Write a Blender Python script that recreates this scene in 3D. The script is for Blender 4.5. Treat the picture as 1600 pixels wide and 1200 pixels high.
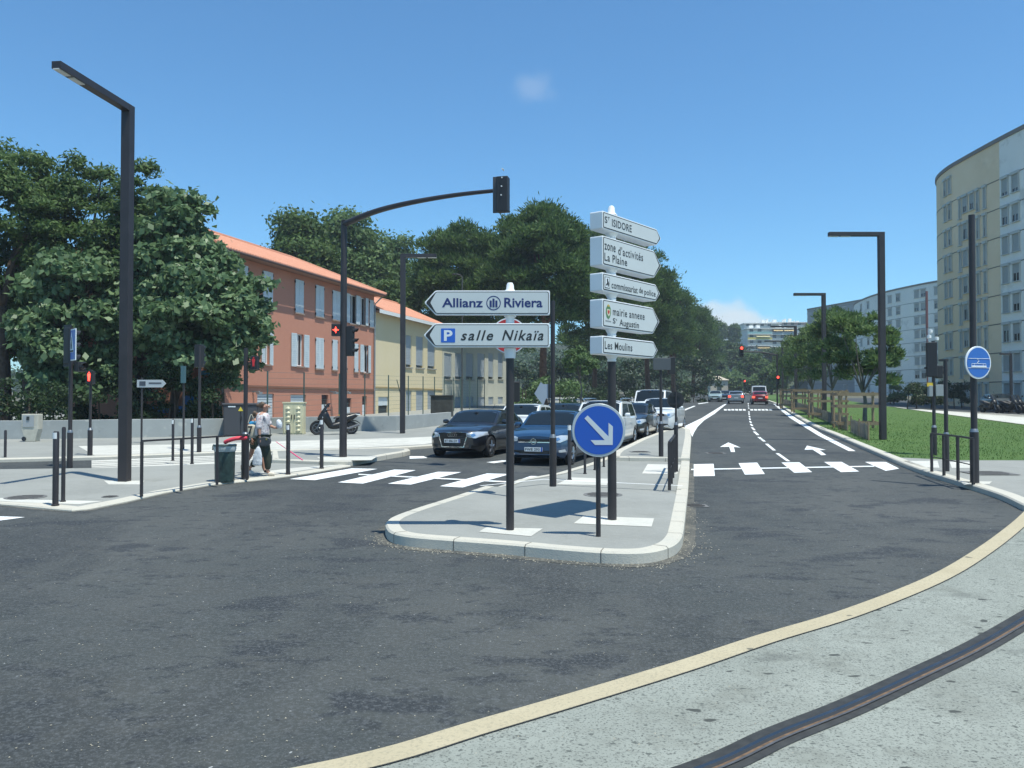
import bpy, bmesh, math, random
import numpy as np
from mathutils import Vector, Matrix
from mathutils.bvhtree import BVHTree
R = math.radians
scene = bpy.context.scene
for o in list(bpy.data.objects): bpy.data.objects.remove(o)
C = scene.collection

# ------------------------------------------------------------------ camera, sky, sun, exposure
H, F, TH, S = 2.17, 1300.0, R(1.2), 0.02      # eye height, focal length (px of 1600), pitch, slope of the street
cam = bpy.data.cameras.new('camera'); camo = bpy.data.objects.new('camera', cam); C.objects.link(camo)
camo.location = (0, 0, H); camo.rotation_euler = (R(90) + TH, 0, 0)
cam.sensor_width = 36; cam.lens = F / 1600 * 36; cam.clip_start = 0.1; cam.clip_end = 9000
scene.camera = camo
SUN = Vector((1.9, -1.74, 7.2)).normalized()
sun_el = math.asin(SUN.z)
world = bpy.data.worlds.new('World'); scene.world = world; world.use_nodes = True
nt = world.node_tree; nt.nodes.clear()
def wn(t, **k):
    n = nt.nodes.new(t)
    for a, b in k.items(): setattr(n, a, b)
    return n
sky = wn('ShaderNodeTexSky', sky_type='NISHITA', sun_disc=False, sun_elevation=sun_el,
         sun_rotation=math.atan2(SUN.x, SUN.y), air_density=1.0, dust_density=0.15, ozone_density=2.2, altitude=50)
bg = wn('ShaderNodeBackground'); out = wn('ShaderNodeOutputWorld')
# small cumulus far off above the hill and one thin wisp, fixed in the sky by direction
tc = wn('ShaderNodeTexCoord')
def cloud(dirv, size, stretch, nscale, lo, hi):
    d = Vector(dirv).normalized()
    sub = wn('ShaderNodeVectorMath', operation='SUBTRACT'); nt.links.new(tc.outputs['Generated'], sub.inputs[0]); sub.inputs[1].default_value = d
    sc = wn('ShaderNodeVectorMath', operation='MULTIPLY'); nt.links.new(sub.outputs[0], sc.inputs[0]); sc.inputs[1].default_value = (1/size, 1/size, stretch/size)
    ln = wn('ShaderNodeVectorMath', operation='LENGTH'); nt.links.new(sc.outputs[0], ln.inputs[0])
    ns = wn('ShaderNodeTexNoise'); ns.inputs['Scale'].default_value = nscale; ns.inputs['Detail'].default_value = 6
    nt.links.new(tc.outputs['Generated'], ns.inputs['Vector'])
    ad = wn('ShaderNodeMath', operation='MULTIPLY_ADD'); nt.links.new(ns.outputs['Fac'], ad.inputs[0]); ad.inputs[1].default_value = -1.6; ad.inputs[2].default_value = 0.8
    a2 = wn('ShaderNodeMath', operation='ADD'); nt.links.new(ln.outputs['Value'], a2.inputs[0]); nt.links.new(ad.outputs[0], a2.inputs[1])
    mr = wn('ShaderNodeMapRange', interpolation_type='SMOOTHSTEP'); nt.links.new(a2.outputs[0], mr.inputs['Value'])
    mr.inputs['From Min'].default_value = 1.0; mr.inputs['From Max'].default_value = lo; mr.inputs['To Min'].default_value = 0; mr.inputs['To Max'].default_value = hi
    return mr.outputs[0]
def skydir(px, py):
    u = (px-800)/F; v = -(py-600)/F
    return (u, math.cos(TH)-v*math.sin(TH), math.sin(TH)+v*math.cos(TH))
tint = wn('ShaderNodeMix', data_type='RGBA', blend_type='MULTIPLY'); tint.inputs['Factor'].default_value = 1
nt.links.new(sky.outputs[0], tint.inputs['A']); tint.inputs['B'].default_value = (0.63, 1.03, 1.22, 1)
cur = tint.outputs['Result']
for m in (cloud(skydir(1128, 500), 0.055, 1.9, 22, 0.5, 0.7), cloud(skydir(1165, 508), 0.05, 2.6, 26, 0.5, 0.55),
          cloud(skydir(832, 134), 0.026, 1.2, 30, 0.2, 0.16)):
    mx = wn('ShaderNodeMix', data_type='RGBA'); nt.links.new(m, mx.inputs['Factor']); nt.links.new(cur, mx.inputs['A'])
    mx.inputs['B'].default_value = (5.6, 6.2, 6.6, 1); cur = mx.outputs['Result']
nt.links.new(cur, bg.inputs['Color']); bg.inputs['Strength'].default_value = 0.132
nt.links.new(bg.outputs[0], out.inputs[0])
sl = bpy.data.lights.new('sun', 'SUN'); sl.energy = 5.0; sl.angle = R(0.53); sl.color = (1.0, 0.985, 0.88)
so = bpy.data.objects.new('sun', sl); C.objects.link(so); so.rotation_euler = SUN.to_track_quat('Z', 'Y').to_euler()
scene.view_settings.view_transform = 'Standard'; scene.view_settings.look = 'None'
scene.view_settings.exposure = 0.12; scene.view_settings.gamma = 1.0; scene.view_settings.use_curve_mapping = False

# ------------------------------------------------------------------ pixel -> place helpers
def ray(px, py): return skydir(px, py)
def zg(Y): return S * max(-60.0, min(260.0, Y))
def G(px, py, dz=0.0):
    d = ray(px, py); t = (H - dz) / (S * d[1] - d[2])
    return Vector((t*d[0], t*d[1], H + t*d[2]))
def AT(px, py, Y):
    d = ray(px, py); t = Y / d[1]
    return Vector((t*d[0], Y, H + t*d[2]))
def gp(x, y, dz=0.0): return Vector((x, y, zg(y) + dz))

# ------------------------------------------------------------------ materials
MATS = {}
def mat(name, col, rough=0.7, metal=0.0, spec=0.5, coat=0.0, noise=None, emit=None, bump=None, alpha=None):
    """noise=(scale, amount[, detail]) colour mottling in object space; bump=(scale, strength, distance)"""
    if name in MATS: return MATS[name]
    m = bpy.data.materials.new(name); m.use_nodes = True; n = m.node_tree; b = n.nodes['Principled BSDF']
    b.inputs['Base Color'].default_value = (*col, 1); b.inputs['Roughness'].default_value = rough
    b.inputs['Metallic'].default_value = metal; b.inputs['Specular IOR Level'].default_value = spec
    b.inputs['Coat Weight'].default_value = coat; b.inputs['Coat Roughness'].default_value = 0.04
    tcn = n.nodes.new('ShaderNodeTexCoord')
    if noise:
        t = n.nodes.new('ShaderNodeTexNoise'); t.inputs['Scale'].default_value = noise[0]; t.inputs['Detail'].default_value = noise[2] if len(noise) > 2 else 5
        n.links.new(tcn.outputs['Object'], t.inputs['Vector'])
        r = n.nodes.new('ShaderNodeMapRange'); r.inputs['From Min'].default_value = 0.25; r.inputs['From Max'].default_value = 0.75
        r.inputs['To Min'].default_value = 1-noise[1]; r.inputs['To Max'].default_value = 1+noise[1]
        n.links.new(t.outputs['Fac'], r.inputs['Value'])
        v = n.nodes.new('ShaderNodeVectorMath'); v.operation = 'SCALE'; v.inputs[0].default_value = col
        n.links.new(r.outputs[0], v.inputs['Scale']); n.links.new(v.outputs[0], b.inputs['Base Color'])
    if bump:
        t = n.nodes.new('ShaderNodeTexNoise'); t.inputs['Scale'].default_value = bump[0]; t.inputs['Detail'].default_value = 6
        n.links.new(tcn.outputs['Object'], t.inputs['Vector'])
        bp = n.nodes.new('ShaderNodeBump'); bp.inputs['Strength'].default_value = bump[1]; bp.inputs['Distance'].default_value = bump[2]
        n.links.new(t.outputs['Fac'], bp.inputs['Height']); n.links.new(bp.outputs[0], b.inputs['Normal'])
    if emit:
        b.inputs['Emission Color'].default_value = (*emit[0], 1); b.inputs['Emission Strength'].default_value = emit[1]
    MATS[name] = m; return m

def ground_mat(name, base, layers, rough=0.9, bump=(60, 0.4, 0.01)):
    """layers: (kind, scale, lo, hi, colour, amount[, (sx,sy)]) blended over base; kind 'n' noise, 'v' voronoi distance (small = spot)"""
    m = bpy.data.materials.new(name); m.use_nodes = True; n = m.node_tree; b = n.nodes['Principled BSDF']; b.inputs['Roughness'].default_value = rough
    tcn = n.nodes.new('ShaderNodeTexCoord'); cur = n.nodes.new('ShaderNodeRGB'); cur.outputs[0].default_value = (*base, 1); cur = cur.outputs[0]
    for L in layers:
        kind, sc, lo, hi, colr, am = L[:6]
        vec = tcn.outputs['Object']
        if len(L) > 6:
            mp = n.nodes.new('ShaderNodeMapping'); mp.inputs['Scale'].default_value = (*L[6], 1); n.links.new(vec, mp.inputs[0]); vec = mp.outputs[0]
        if kind == 'n':
            t = n.nodes.new('ShaderNodeTexNoise'); t.inputs['Detail'].default_value = 7; t.inputs['Roughness'].default_value = .62; o = 'Fac'
        else:
            t = n.nodes.new('ShaderNodeTexVoronoi'); o = 'Distance'
            wv = n.nodes.new('ShaderNodeTexNoise'); wv.inputs['Scale'].default_value = sc*1.7; n.links.new(vec, wv.inputs['Vector'])
            wm = n.nodes.new('ShaderNodeVectorMath'); wm.operation = 'MULTIPLY_ADD'; n.links.new(wv.outputs['Color'], wm.inputs[0]); wm.inputs[1].default_value = (.5/sc,)*3; n.links.new(vec, wm.inputs[2]); vec = wm.outputs[0]
        t.inputs['Scale'].default_value = sc; n.links.new(vec, t.inputs['Vector'])
        r = n.nodes.new('ShaderNodeMapRange'); r.inputs['From Min'].default_value = lo; r.inputs['From Max'].default_value = hi
        r.inputs['To Min'].default_value = 0; r.inputs['To Max'].default_value = am; n.links.new(t.outputs[o], r.inputs['Value'])
        mx = n.nodes.new('ShaderNodeMix'); mx.data_type = 'RGBA'; n.links.new(r.outputs[0], mx.inputs['Factor']); n.links.new(cur, mx.inputs['A'])
        mx.inputs['B'].default_value = (*colr, 1); cur = mx.outputs['Result']
    n.links.new(cur, b.inputs['Base Color'])
    t = n.nodes.new('ShaderNodeTexNoise'); t.inputs['Scale'].default_value = bump[0]; t.inputs['Detail'].default_value = 4; n.links.new(tcn.outputs['Object'], t.inputs['Vector'])
    bp = n.nodes.new('ShaderNodeBump'); bp.inputs['Strength'].default_value = bump[1]; bp.inputs['Distance'].default_value = bump[2]
    n.links.new(t.outputs['Fac'], bp.inputs['Height']); n.links.new(bp.outputs[0], b.inputs['Normal'])
    MATS[name] = m; return m
M_ASPH = ground_mat('asphalt', (.042, .048, .046), [
    ('n', .22, .42, .62, (.074, .077, .070), .9), ('n', .35, .50, .60, (.026, .030, .030), .8, (1, .45)), ('n', 2.4, .5, .66, (.058, .060, .054), .6), ('n', .7, .56, .62, (.018, .022, .026), .85, (1, 1.7)), ('n', 3.2, .56, .62, (.022, .026, .028), .8, (1, 1.6)),
    ('n', 30, .48, .70, (.10, .108, .112), .75), ('n', 14, .56, .72, (.09, .095, .098), .5), ('n', 80, .58, .70, (.20, .21, .21), .7), ('v', 6.5, .055, .04, (.42, .43, .42), .7),
    ('v', 1.3, .055, .03, (.018, .02, .022), .8, (1, 1.4))], .85)
M_APRON = ground_mat('apron_concrete', (.25, .268, .235), [
    ('n', .9, .4, .7, (.32, .34, .30), .8), ('n', 2.2, .52, .7, (.19, .20, .17), .8), ('n', 16, .52, .66, (.16, .17, .15), .45), ('n', 1.2, .60, .68, (.13, .14, .125), .6, (1, 1.8)),
    ('n', 62, .54, .61, (.08, .088, .08), .85), ('v', 3.0, .15, .11, (.045, .05, .045), .9, (1, 1.5)), ('v', 8, .17, .12, (.08, .09, .08), .85, (1, 1.4)), ('n', 45, .34, .25, (.42, .44, .39), .8)], .9, (50, .5, .01))
M_PAVE = ground_mat('pavement', (.295, .30, .275), [
    ('n', .5, .4, .7, (.215, .22, .20), .8), ('n', 8, .45, .7, (.33, .335, .31), .5), ('n', 55, .48, .70, (.20, .205, .19), .6), ('n', 1.7, .58, .70, (.22, .225, .20), .6), ('v', 2.5, .045, .03, (.10, .10, .095), .7)], .9)
M_PALE = ground_mat('pale_paving', (.60, .59, .53), [('n', 1.5, .4, .7, (.43, .425, .38), .7), ('n', 30, .5, .72, (.37, .36, .33), .5)], .85)
M_KERB = ground_mat('kerb_stone', (.53, .50, .42), [('n', 1.3, .45, .7, (.47, .46, .40), .8), ('n', 12, .55, .7, (.38, .36, .31), .5), ('n', 70, .5, .7, (.60, .58, .52), .5)], .8)
M_CREAM = ground_mat('cream_band', (.46, .40, .27), [('n', 2, .4, .7, (.39, .335, .22), .7), ('n', 40, .50, .66, (.30, .27, .19), .7), ('v', 2.2, .10, .07, (.10, .10, .08), .8)], .85)
M_LINE = ground_mat('road_paint', (.78, .80, .79), [('n', 6, .52, .7, (.58, .60, .60), .6), ('n', 50, .60, .68, (.30, .31, .31), .55)], .7)
M_LAWN = ground_mat('lawn', (.060, .125, .022), [('n', .35, .4, .65, (.085, .155, .030), .8), ('n', 3, .5, .72, (.055, .115, .022), .8), ('n', .9, .58, .70, (.15, .17, .055), .6), ('n', 25, .5, .7, (.10, .17, .035), .6)], .95, (25, .9, .05))
M_EARTH = ground_mat('earth', (.13, .115, .085), [('n', .1, .4, .6, (.10, .11, .06), .7), ('n', 4, .5, .7, (.08, .075, .05), .6)], .95)
M_POST = mat('bronze_paint', (.030, .026, .028), .45, noise=(3, .2))
M_WHITE = mat('white_paint', (.78, .80, .79), .35)
M_DARK = mat('black_plastic', (.016, .017, .019), .5)

# ------------------------------------------------------------------ object helpers
def tag(o, label=None, cat=None, group=None, kind=None):
    if label: o['label'] = label
    if cat: o['category'] = cat
    if group: o['group'] = group
    if kind: o['kind'] = kind
    return o
def empty(name, loc, label, cat, rz=0.0, group=None):
    o = bpy.data.objects.new(name, None); o.empty_display_size = .2; C.objects.link(o); o.location = loc; o.rotation_euler = (0, 0, rz)
    return tag(o, label, cat, group)
def copy_tree(o, parent=None):
    c = o.copy(); C.objects.link(c)
    if parent: c.parent = parent
    for ch in [x for x in bpy.data.objects if x.parent == o]: copy_tree(ch, c)
    return c

class MB:
    def __init__(s): s.v = []; s.f = []
    def add(s, vs, fs):
        b = len(s.v); s.v += [tuple(v) for v in vs]; s.f += [tuple(b+i for i in f) for f in fs]; return s
    def box(s, c, d, rz=0.0, m=None):
        x, y, z = d[0]/2, d[1]/2, d[2]/2
        vs = [Vector((a*x, b*y, e*z)) for e in (-1, 1) for b in (-1, 1) for a in (-1, 1)]
        if rz: vs = [Matrix.Rotation(rz, 3, 'Z') @ v for v in vs]
        if m: vs = [m @ v for v in vs]
        return s.add([v+Vector(c) for v in vs], [(0, 2, 3, 1), (4, 5, 7, 6), (0, 1, 5, 4), (2, 6, 7, 3), (0, 4, 6, 2), (1, 3, 7, 5)])
    def beam(s, p0, p1, w, h=None):
        p0, p1 = Vector(p0), Vector(p1); d = (p1-p0); L = d.length; q = d.to_track_quat('Y', 'Z').to_matrix()
        return s.box((p0+p1)/2, (w, L, h or w), m=q)
    def tube(s, pts, rad, n=10, caps=True):
        pts = [Vector(p) for p in pts]; k = len(pts)
        rad = rad if hasattr(rad, '__len__') else [rad]*k
        base = len(s.v); up = None
        for i, p in enumerate(pts):
            t = (pts[min(i+1, k-1)] - pts[max(i-1, 0)]).normalized()
            if up is None: up = Vector((0, 0, 1)) if abs(t.z) < .9 else Vector((0, 1, 0))
            a = t.cross(up).normalized(); b = a.cross(t).normalized(); up = b
            for j in range(n):
                an = 2*math.pi*j/n; s.v.append(tuple(p + rad[i]*(a*math.cos(an)+b*math.sin(an))))
        for i in range(k-1):
            for j in range(n):
                a0 = base+i*n+j; a1 = base+i*n+(j+1) % n; s.f.append((a0, a1, a1+n, a0+n))
        if caps: s.f.append(tuple(base+j for j in reversed(range(n)))); s.f.append(tuple(base+(k-1)*n+j for j in range(n)))
        return s
    def cyl(s, p0, p1, r0, r1=None, n=16): return s.tube([p0, p1], [r0, r0 if r1 is None else r1], n)
    def lathe(s, prof, c=(0, 0, 0), axis='Z', n=20):
        base = len(s.v); k = len(prof)
        for r, h in prof:
            for j in range(n):
                a = 2*math.pi*j/n; x, y = r*math.cos(a), r*math.sin(a)
                p = {'Z': (x, y, h), 'Y': (x, h, y), 'X': (h, x, y)}[axis]
                s.v.append((p[0]+c[0], p[1]+c[1], p[2]+c[2]))
        for i in range(k-1):
            for j in range(n):
                a0 = base+i*n+j; a1 = base+i*n+(j+1) % n; s.f.append((a0, a1, a1+n, a0+n))
        s.f.append(tuple(base+j for j in reversed(range(n)))); s.f.append(tuple(base+(k-1)*n+j for j in range(n)))
        return s
    def prism(s, outline, y0, y1):
        """outline in (x,z), extruded along y"""
        n = len(outline); vs = [(x, y0, z) for x, z in outline] + [(x, y1, z) for x, z in outline]
        return s.add(vs, [tuple(range(n)), tuple(reversed(range(n, 2*n)))] + [(i, i+n, (i+1) % n+n, (i+1) % n) for i in range(n)])
    def slab(s, outline, z0, z1):
        """outline of (x,y) world points on the sloping street, z0..z1 above it"""
        n = len(outline); vs = [(x, y, zg(y)+z0) for x, y in outline] + [(x, y, zg(y)+z1) for x, y in outline]
        return s.add(vs, [tuple(reversed(range(n))), tuple(range(n, 2*n))] + [(i, (i+1) % n, (i+1) % n+n, i+n) for i in range(n)])
    def grid(s, fn, nu, nv):
        b = len(s.v); s.v += [tuple(fn(i/nu, j/nv)) for j in range(nv+1) for i in range(nu+1)]
        s.f += [(b+j*(nu+1)+i, b+j*(nu+1)+i+1, b+(j+1)*(nu+1)+i+1, b+(j+1)*(nu+1)+i) for j in range(nv) for i in range(nu)]
        return s
    def build(s, name, m, parent=None, smooth=False, bevel=0.0, sub=0, off=None, fixn=True):
        me = bpy.data.meshes.new(name); vs = s.v
        if off is not None: vs = [(v[0]-off[0], v[1]-off[1], v[2]-off[2]) for v in vs]
        me.from_pydata(vs, [], s.f)
        if fixn:
            bm = bmesh.new(); bm.from_mesh(me); bmesh.ops.recalc_face_normals(bm, faces=bm.faces); bm.to_mesh(me); bm.free()
        me.materials.append(m); o = bpy.data.objects.new(name, me); C.objects.link(o)
        if parent: o.parent = parent
        if smooth:
            me.shade_smooth()
            if smooth != 'all': me.set_sharp_from_angle(angle=R(38))
        if bevel:
            md = o.modifiers.new('bevel', 'BEVEL'); md.width = bevel; md.segments = 2; md.limit_method = 'ANGLE'
        if sub:
            md = o.modifiers.new('sub', 'SUBSURF'); md.levels = sub; md.render_levels = sub
        return o

def catmull(pts, n=8):
    pts = [Vector(p) for p in pts]; P = [2*pts[0]-pts[1]] + pts + [2*pts[-1]-pts[-2]]; o = []
    for i in range(1, len(P)-2):
        for k in range(n):
            t = k/n; a, b, c, d = P[i-1:i+3]
            o.append(.5*((2*b)+(c-a)*t+(2*a-5*b+4*c-d)*t*t+(3*b-a-3*c+d)*t**3))
    return o+[pts[-1]]
def offs(line, d):
    """offset open polyline (x,y) to its left by d"""
    o = []; n = len(line)
    for i, p in enumerate(line):
        a = Vector(line[max(i-1, 0)][:2]); b = Vector(line[min(i+1, n-1)][:2]); t = (b-a).normalized(); o.append(Vector((p[0]-t.y*d, p[1]+t.x*d)))
    return o
def poly(px, dz=0): return [G(a, b, dz).xy for a, b in px]
def surf(name, outline, dz, m, kind='structure'):
    """flat sheet on the sloping street, dz above it"""
    bm = bmesh.new(); vs = [bm.verts.new((p[0], p[1], zg(p[1])+dz)) for p in outline]; f = bm.faces.new(vs)
    bmesh.ops.triangulate(bm, faces=bm.faces)
    for f in bm.faces:
        if f.normal.z < 0: f.normal_flip()
    me = bpy.data.meshes.new(name); bm.to_mesh(me); bm.free(); me.materials.append(m)
    o = bpy.data.objects.new(name, me); C.objects.link(o)
    if kind: o['kind'] = kind
    return o
def strip(line, w, dz, mb, lift=0.0):
    """ribbon w wide along line (w to the left of it)"""
    a = [Vector(p[:2]) for p in line]; b = offs(line, w); n = len(a)
    mb.add([gp(p.x, p.y, dz) for p in a]+[gp(p.x, p.y, dz+lift) for p in b], [(i, i+1, n+i+1, n+i) for i in range(n-1)])
M_JOINT = mat('mortar_joint', (.13, .125, .11), .95)
def kerb_joints(line, w, h, step=1.0):
    L = 0; nxt = .5; mb = MB(); inn = offs(line, w); a = [Vector(p[:2]) for p in line]
    for i in range(len(a)-1):
        seg = (a[i+1]-a[i]).length
        if seg < 1e-6: continue
        while nxt <= L+seg:
            t = (nxt-L)/seg; p = a[i].lerp(a[i+1], t); q = inn[i].lerp(inn[i+1], t); d = (a[i+1]-a[i]).normalized()*.006; o = (p-q).normalized()*.003
            r_ = [gp(p.x+o.x, p.y+o.y, .0), gp(p.x+o.x, p.y+o.y, h-.022), gp(p.x-o.x*8, p.y-o.y*8, h+.0025), gp(q.x, q.y, h+.0025)]
            D = Vector((d.x, d.y, 0)); mb.add([v-D for v in r_]+[v+D for v in r_], [(0, 1, 5, 4), (1, 2, 6, 5), (2, 3, 7, 6)]); nxt += step
        L += seg
        if a[i].y > 60: break
    if mb.v: tag(mb.build('kerb_joints', M_JOINT, fixn=False), kind='structure')
def kerb(name, line, w, h, m, z0=-.05, out=None):
    if name not in ('right_kerb', 'far_kerb', 'pavement_kerb'): kerb_joints(line, w, h)
    """kerb stone along line, body to the left of it, with eased edge"""
    a = [Vector(p[:2]) for p in line]; n = len(a); ho = out or [h-.025]*n; rows = [(a, [z0]*n), (a, ho), (offs(line, .025), [q+.025 for q in ho]), (offs(line, w), [h]*n), (offs(line, w), [z0]*n)]
    mb = MB(); vs = [gp(p.x, p.y, z) for r, zs_ in rows for p, z in zip(r, zs_)]
    fs = [(k*n+i, k*n+i+1, (k+1)*n+i+1, (k+1)*n+i) for k in range(4) for i in range(n-1)] + [tuple(k*n for k in range(5)), tuple(k*n+n-1 for k in reversed(range(5)))]
    mb.add(vs, fs); o = mb.build(name, m); o['kind'] = 'structure'; return o

_txt = {}
def text_part(name, body, m, parent, x0, x1, z0, z1, y, bold=0.0, shear=0.0, spacing=1.0):
    """lettering fitted to the rectangle x0..x1, z0..z1 in the xz plane, facing -y; z0 is the bottom of the glyph box"""
    cu = bpy.data.curves.new('t', 'FONT'); cu.body = body; cu.offset = bold; cu.shear = shear; cu.space_character = spacing; cu.resolution_u = 3
    ob = bpy.data.objects.new('t', cu); C.objects.link(ob); bpy.context.view_layer.update()
    me = bpy.data.meshes.new_from_object(ob.evaluated_get(bpy.context.evaluated_depsgraph_get()))
    bpy.data.objects.remove(ob); bpy.data.curves.remove(cu)
    n = len(me.vertices); co = np.zeros(n*3); me.vertices.foreach_get('co', co); co = co.reshape(-1, 3)
    mn, mxx = co.min(0), co.max(0); sx = (x1-x0)/(mxx[0]-mn[0]); sz = (z1-z0)/(mxx[1]-mn[1])
    nc = np.stack([x0+(co[:, 0]-mn[0])*sx, np.full(n, y), z0+(co[:, 1]-mn[1])*sz], 1); me.vertices.foreach_set('co', nc.ravel()); me.update()
    me.name = name; me.materials.clear(); me.materials.append(m)
    o = bpy.data.objects.new(name, me); C.objects.link(o); o.parent = parent; return o

# ------------------------------------------------------------------ the ground
gm = MB(); xs = [-900, -400, -60, 0, 60, 400, 900]; ys = [-300, -60, 0, 60, 130, 260, 500, 1000]
for y in ys:
    for x in xs: gm.v.append((x, y, zg(y)-.06))
k = len(xs); gm.f += [(j*k+i, j*k+i+1, (j+1)*k+i+1, (j+1)*k+i) for j in range(len(ys)-1) for i in range(k-1)]
tag(gm.build('ground', M_EARTH), kind='structure')

RD = Vector((.243, .970))            # direction of the avenue
def far(p, d, dr=RD): return Vector(p[:2]) + dr*d
# asphalt of the junction and the avenue, one sheet
rk_px = [(1208, 630), (1216, 633.5), (1256, 660), (1312, 686), (1359, 707), (1391, 721), (1437, 740), (1500, 760), (1560, 780), (1600, 799)]
rk = [p.xy for p in catmull([G(a, b, .0).xy.to_3d() for a, b in rk_px], 6)]           # right-hand kerb line, far to near
rk_far = far(rk[0], 130)
surf('road', [(-60, -12), (8, -12), (30, 6), (30, 10)] + [(9.2, 14.0)] + list(reversed(rk)) + [rk_far] + [far(rk_far, 18, Vector((-.97, .243)))] + [Vector((-4, 45)), Vector((-60, 33))], 0.0, M_ASPH)
# concrete apron of the tramway and its flush cream edge
ob_px = [(465, 1200), (760, 1122), (1040, 1040), (1180, 994.5), (1320, 952.5), (1453, 900), (1530, 855), (1580, 818), (1603, 797)]
ob = [Vector((-14, .6, 0)), Vector((-8, 2.2, 0)), Vector((-3.6, 3.8, 0))] + [G(a, b).xy.to_3d() for a, b in ob_px]
obc = catmull(ob, 7)
ib = list(reversed(offs(list(reversed(obc)), .21)))
bm_ = MB(); nb = len(obc); bm_.add([gp(p.x, p.y, .008) for p in obc]+[gp(p.x, p.y, .008) for p in ib], [(i, i+1, nb+i+1, nb+i) for i in range(nb-1)])
tag(bm_.build('apron_edge_band', M_CREAM), kind='structure')
jl = MB(); strip(list(reversed([p.to_3d() for p in ib])), .012, .012, jl); tag(jl.build('apron_joint', mat('joint', (.05, .05, .045), .9)), kind='structure')
surf('tram_apron', [p for p in ib] + [Vector((9.6, 13.4)), Vector((34, 16)), Vector((34, -14)), Vector((-14, -14))], .004, M_APRON)
# grooved tram rail
rl = catmull([(-1.6, 2.9, 0), (-.3, 3.9, 0)] + [G(a, b).xy.to_3d() for a, b in [(1085, 1210), (1215, 1152), (1327, 1107), (1435, 1057), (1530, 1011), (1610, 964)]] + [(6.1, 9.0, 0), (8.3, 11.4, 0), (11.5, 15.0, 0)], 6)
rc = [p for p in rl]
rt = empty('tram_rail', gp(rc[20].x, rc[20].y, 0), 'grooved steel tram rail curving through the concrete in the lower right corner', 'rail')
rev = rc
def railstrip(o0, o1, z0, z1, name, m, par):
    a = offs(rev, o0); b = offs(rev, o1); n = len(a); mbx = MB()
    mbx.add([gp(p.x, p.y, z0) for p in a]+[gp(p.x, p.y, z1) for p in b], [(i, i+1, n+i+1, n+i) for i in range(n-1)])
    return mbx.build(name, m, par, off=par.location)
railstrip(.115, .040, .010, .014, 'sealing_strip', mat('bitumen', (.035, .036, .034), .7, noise=(12, .4)), rt)
railstrip(.040, .028, .016, .020, 'rail_shoulder', mat('rail_brown', (.07, .06, .05), .6, .3, noise=(9, .4)), rt)
railstrip(.028, .0, .022, .022, 'rail_head', mat('rail_steel', (.17, .17, .175), .38, 1.0, noise=(4, .25)), rt)
railstrip(.0, -.012, .022, .009, 'groove_wall', mat('rail_dark', (.03, .03, .03), .5), rt)
railstrip(-.012, -.045, .009, .012, 'groove_floor', mat('rail_rust', (.15, .095, .055), .8, noise=(20, .5)), rt)
railstrip(-.045, -.062, .020, .020, 'guard_lip', mat('rail_grey', (.16, .155, .15), .5, .6, noise=(9, .3)), rt)
railstrip(-.062, -.115, .014, .010, 'sealing_strip', mat('bitumen', (.03, .03, .03), .7), rt)

# traffic island: front raised part, flush refuge, rear raised part
isl_px = [(757, 771), (700, 791), (655, 806), (618, 820), (604, 829), (603, 838), (612, 848), (640, 854.5), (700, 860), (800, 868), (880, 876), (960, 881.5), (1015, 880), (1050, 870), (1064, 857), (1068, 842), (1071, 815), (1074, 785)]
isl = catmull([G(a, b).xy.to_3d() for a, b in isl_px], 5)
kerb('island_kerb', isl, .20, .15, M_KERB)
top_in = offs(isl, .19)
surf('island_pavement', top_in, .147, M_PAVE)
ref_l = [G(a, b).xy for a, b in [(757, 771), (812, 752), (870, 742), (920, 727), (955, 714)]]
ref_r = [G(a, b).xy for a, b in [(1074, 785), (1076, 755), (1077.5, 724)]]
surf('refuge_pavement', ref_l + list(reversed(ref_r)), .035, M_PAVE)
mbk = MB(); strip([p.to_3d() for p in reversed(ref_l)], .20, .045, mbk)
tag(mbk.build('refuge_edge', M_KERB), kind='structure')
kerb('refuge_kerb', [p.to_3d() for p in ref_r], .22, .07, M_KERB)
mbk = MB(); strip([G(752, 771).xy.to_3d(), G(850, 760).xy.to_3d(), G(1066, 771).xy.to_3d()], .06, .151, mbk)
tag(mbk.build('refuge_threshold', M_LINE), kind='structure')
rear = [(1077.5, 724), (1080, 690), (1079, 676), (1066, 671), (1044, 674.5), (1000, 692), (962, 711.5), (957, 716)]
rearc = [G(a, b).xy.to_3d() for a, b in rear]
kerb('rear_island_kerb', [G(955, 722).xy.to_3d()] + rearc[:1] + rearc[1:] + [G(955, 722).xy.to_3d()], .24, .15, M_KERB)
surf('rear_island_pavement', offs([G(955, 722).xy.to_3d()] + rearc, .2), .147, M_PAVE)
for nm, px in (('tactile_paving', [(893, 746), (952, 748), (948, 758), (868, 757)]), ('tactile_paving', [(1012, 725), (1064, 726), (1058, 741), (1003, 740)])):
    surf(nm, poly(px, .04), .041, M_PALE)
mbp = MB(); surf('post_footing_patch', poly([(760, 824), (848, 826), (830, 838), (748, 831)], .15), .152, M_PALE); surf('post_footing_patch', poly([(912, 806), (1022, 810), (1018, 823), (896, 818)], .15), .152, M_PALE)
M_WOOD = ground_mat('weathered_wood', (.30, .22, .13), [('n', 6, .4, .7, (.20, .14, .085), .8), ('n', 30, .5, .7, (.38, .30, .20), .5)], .9)
DP = .05
M_IRON = mat('cast_iron', (.15, .15, .145), .8, .0, noise=(14, .35))
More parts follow.
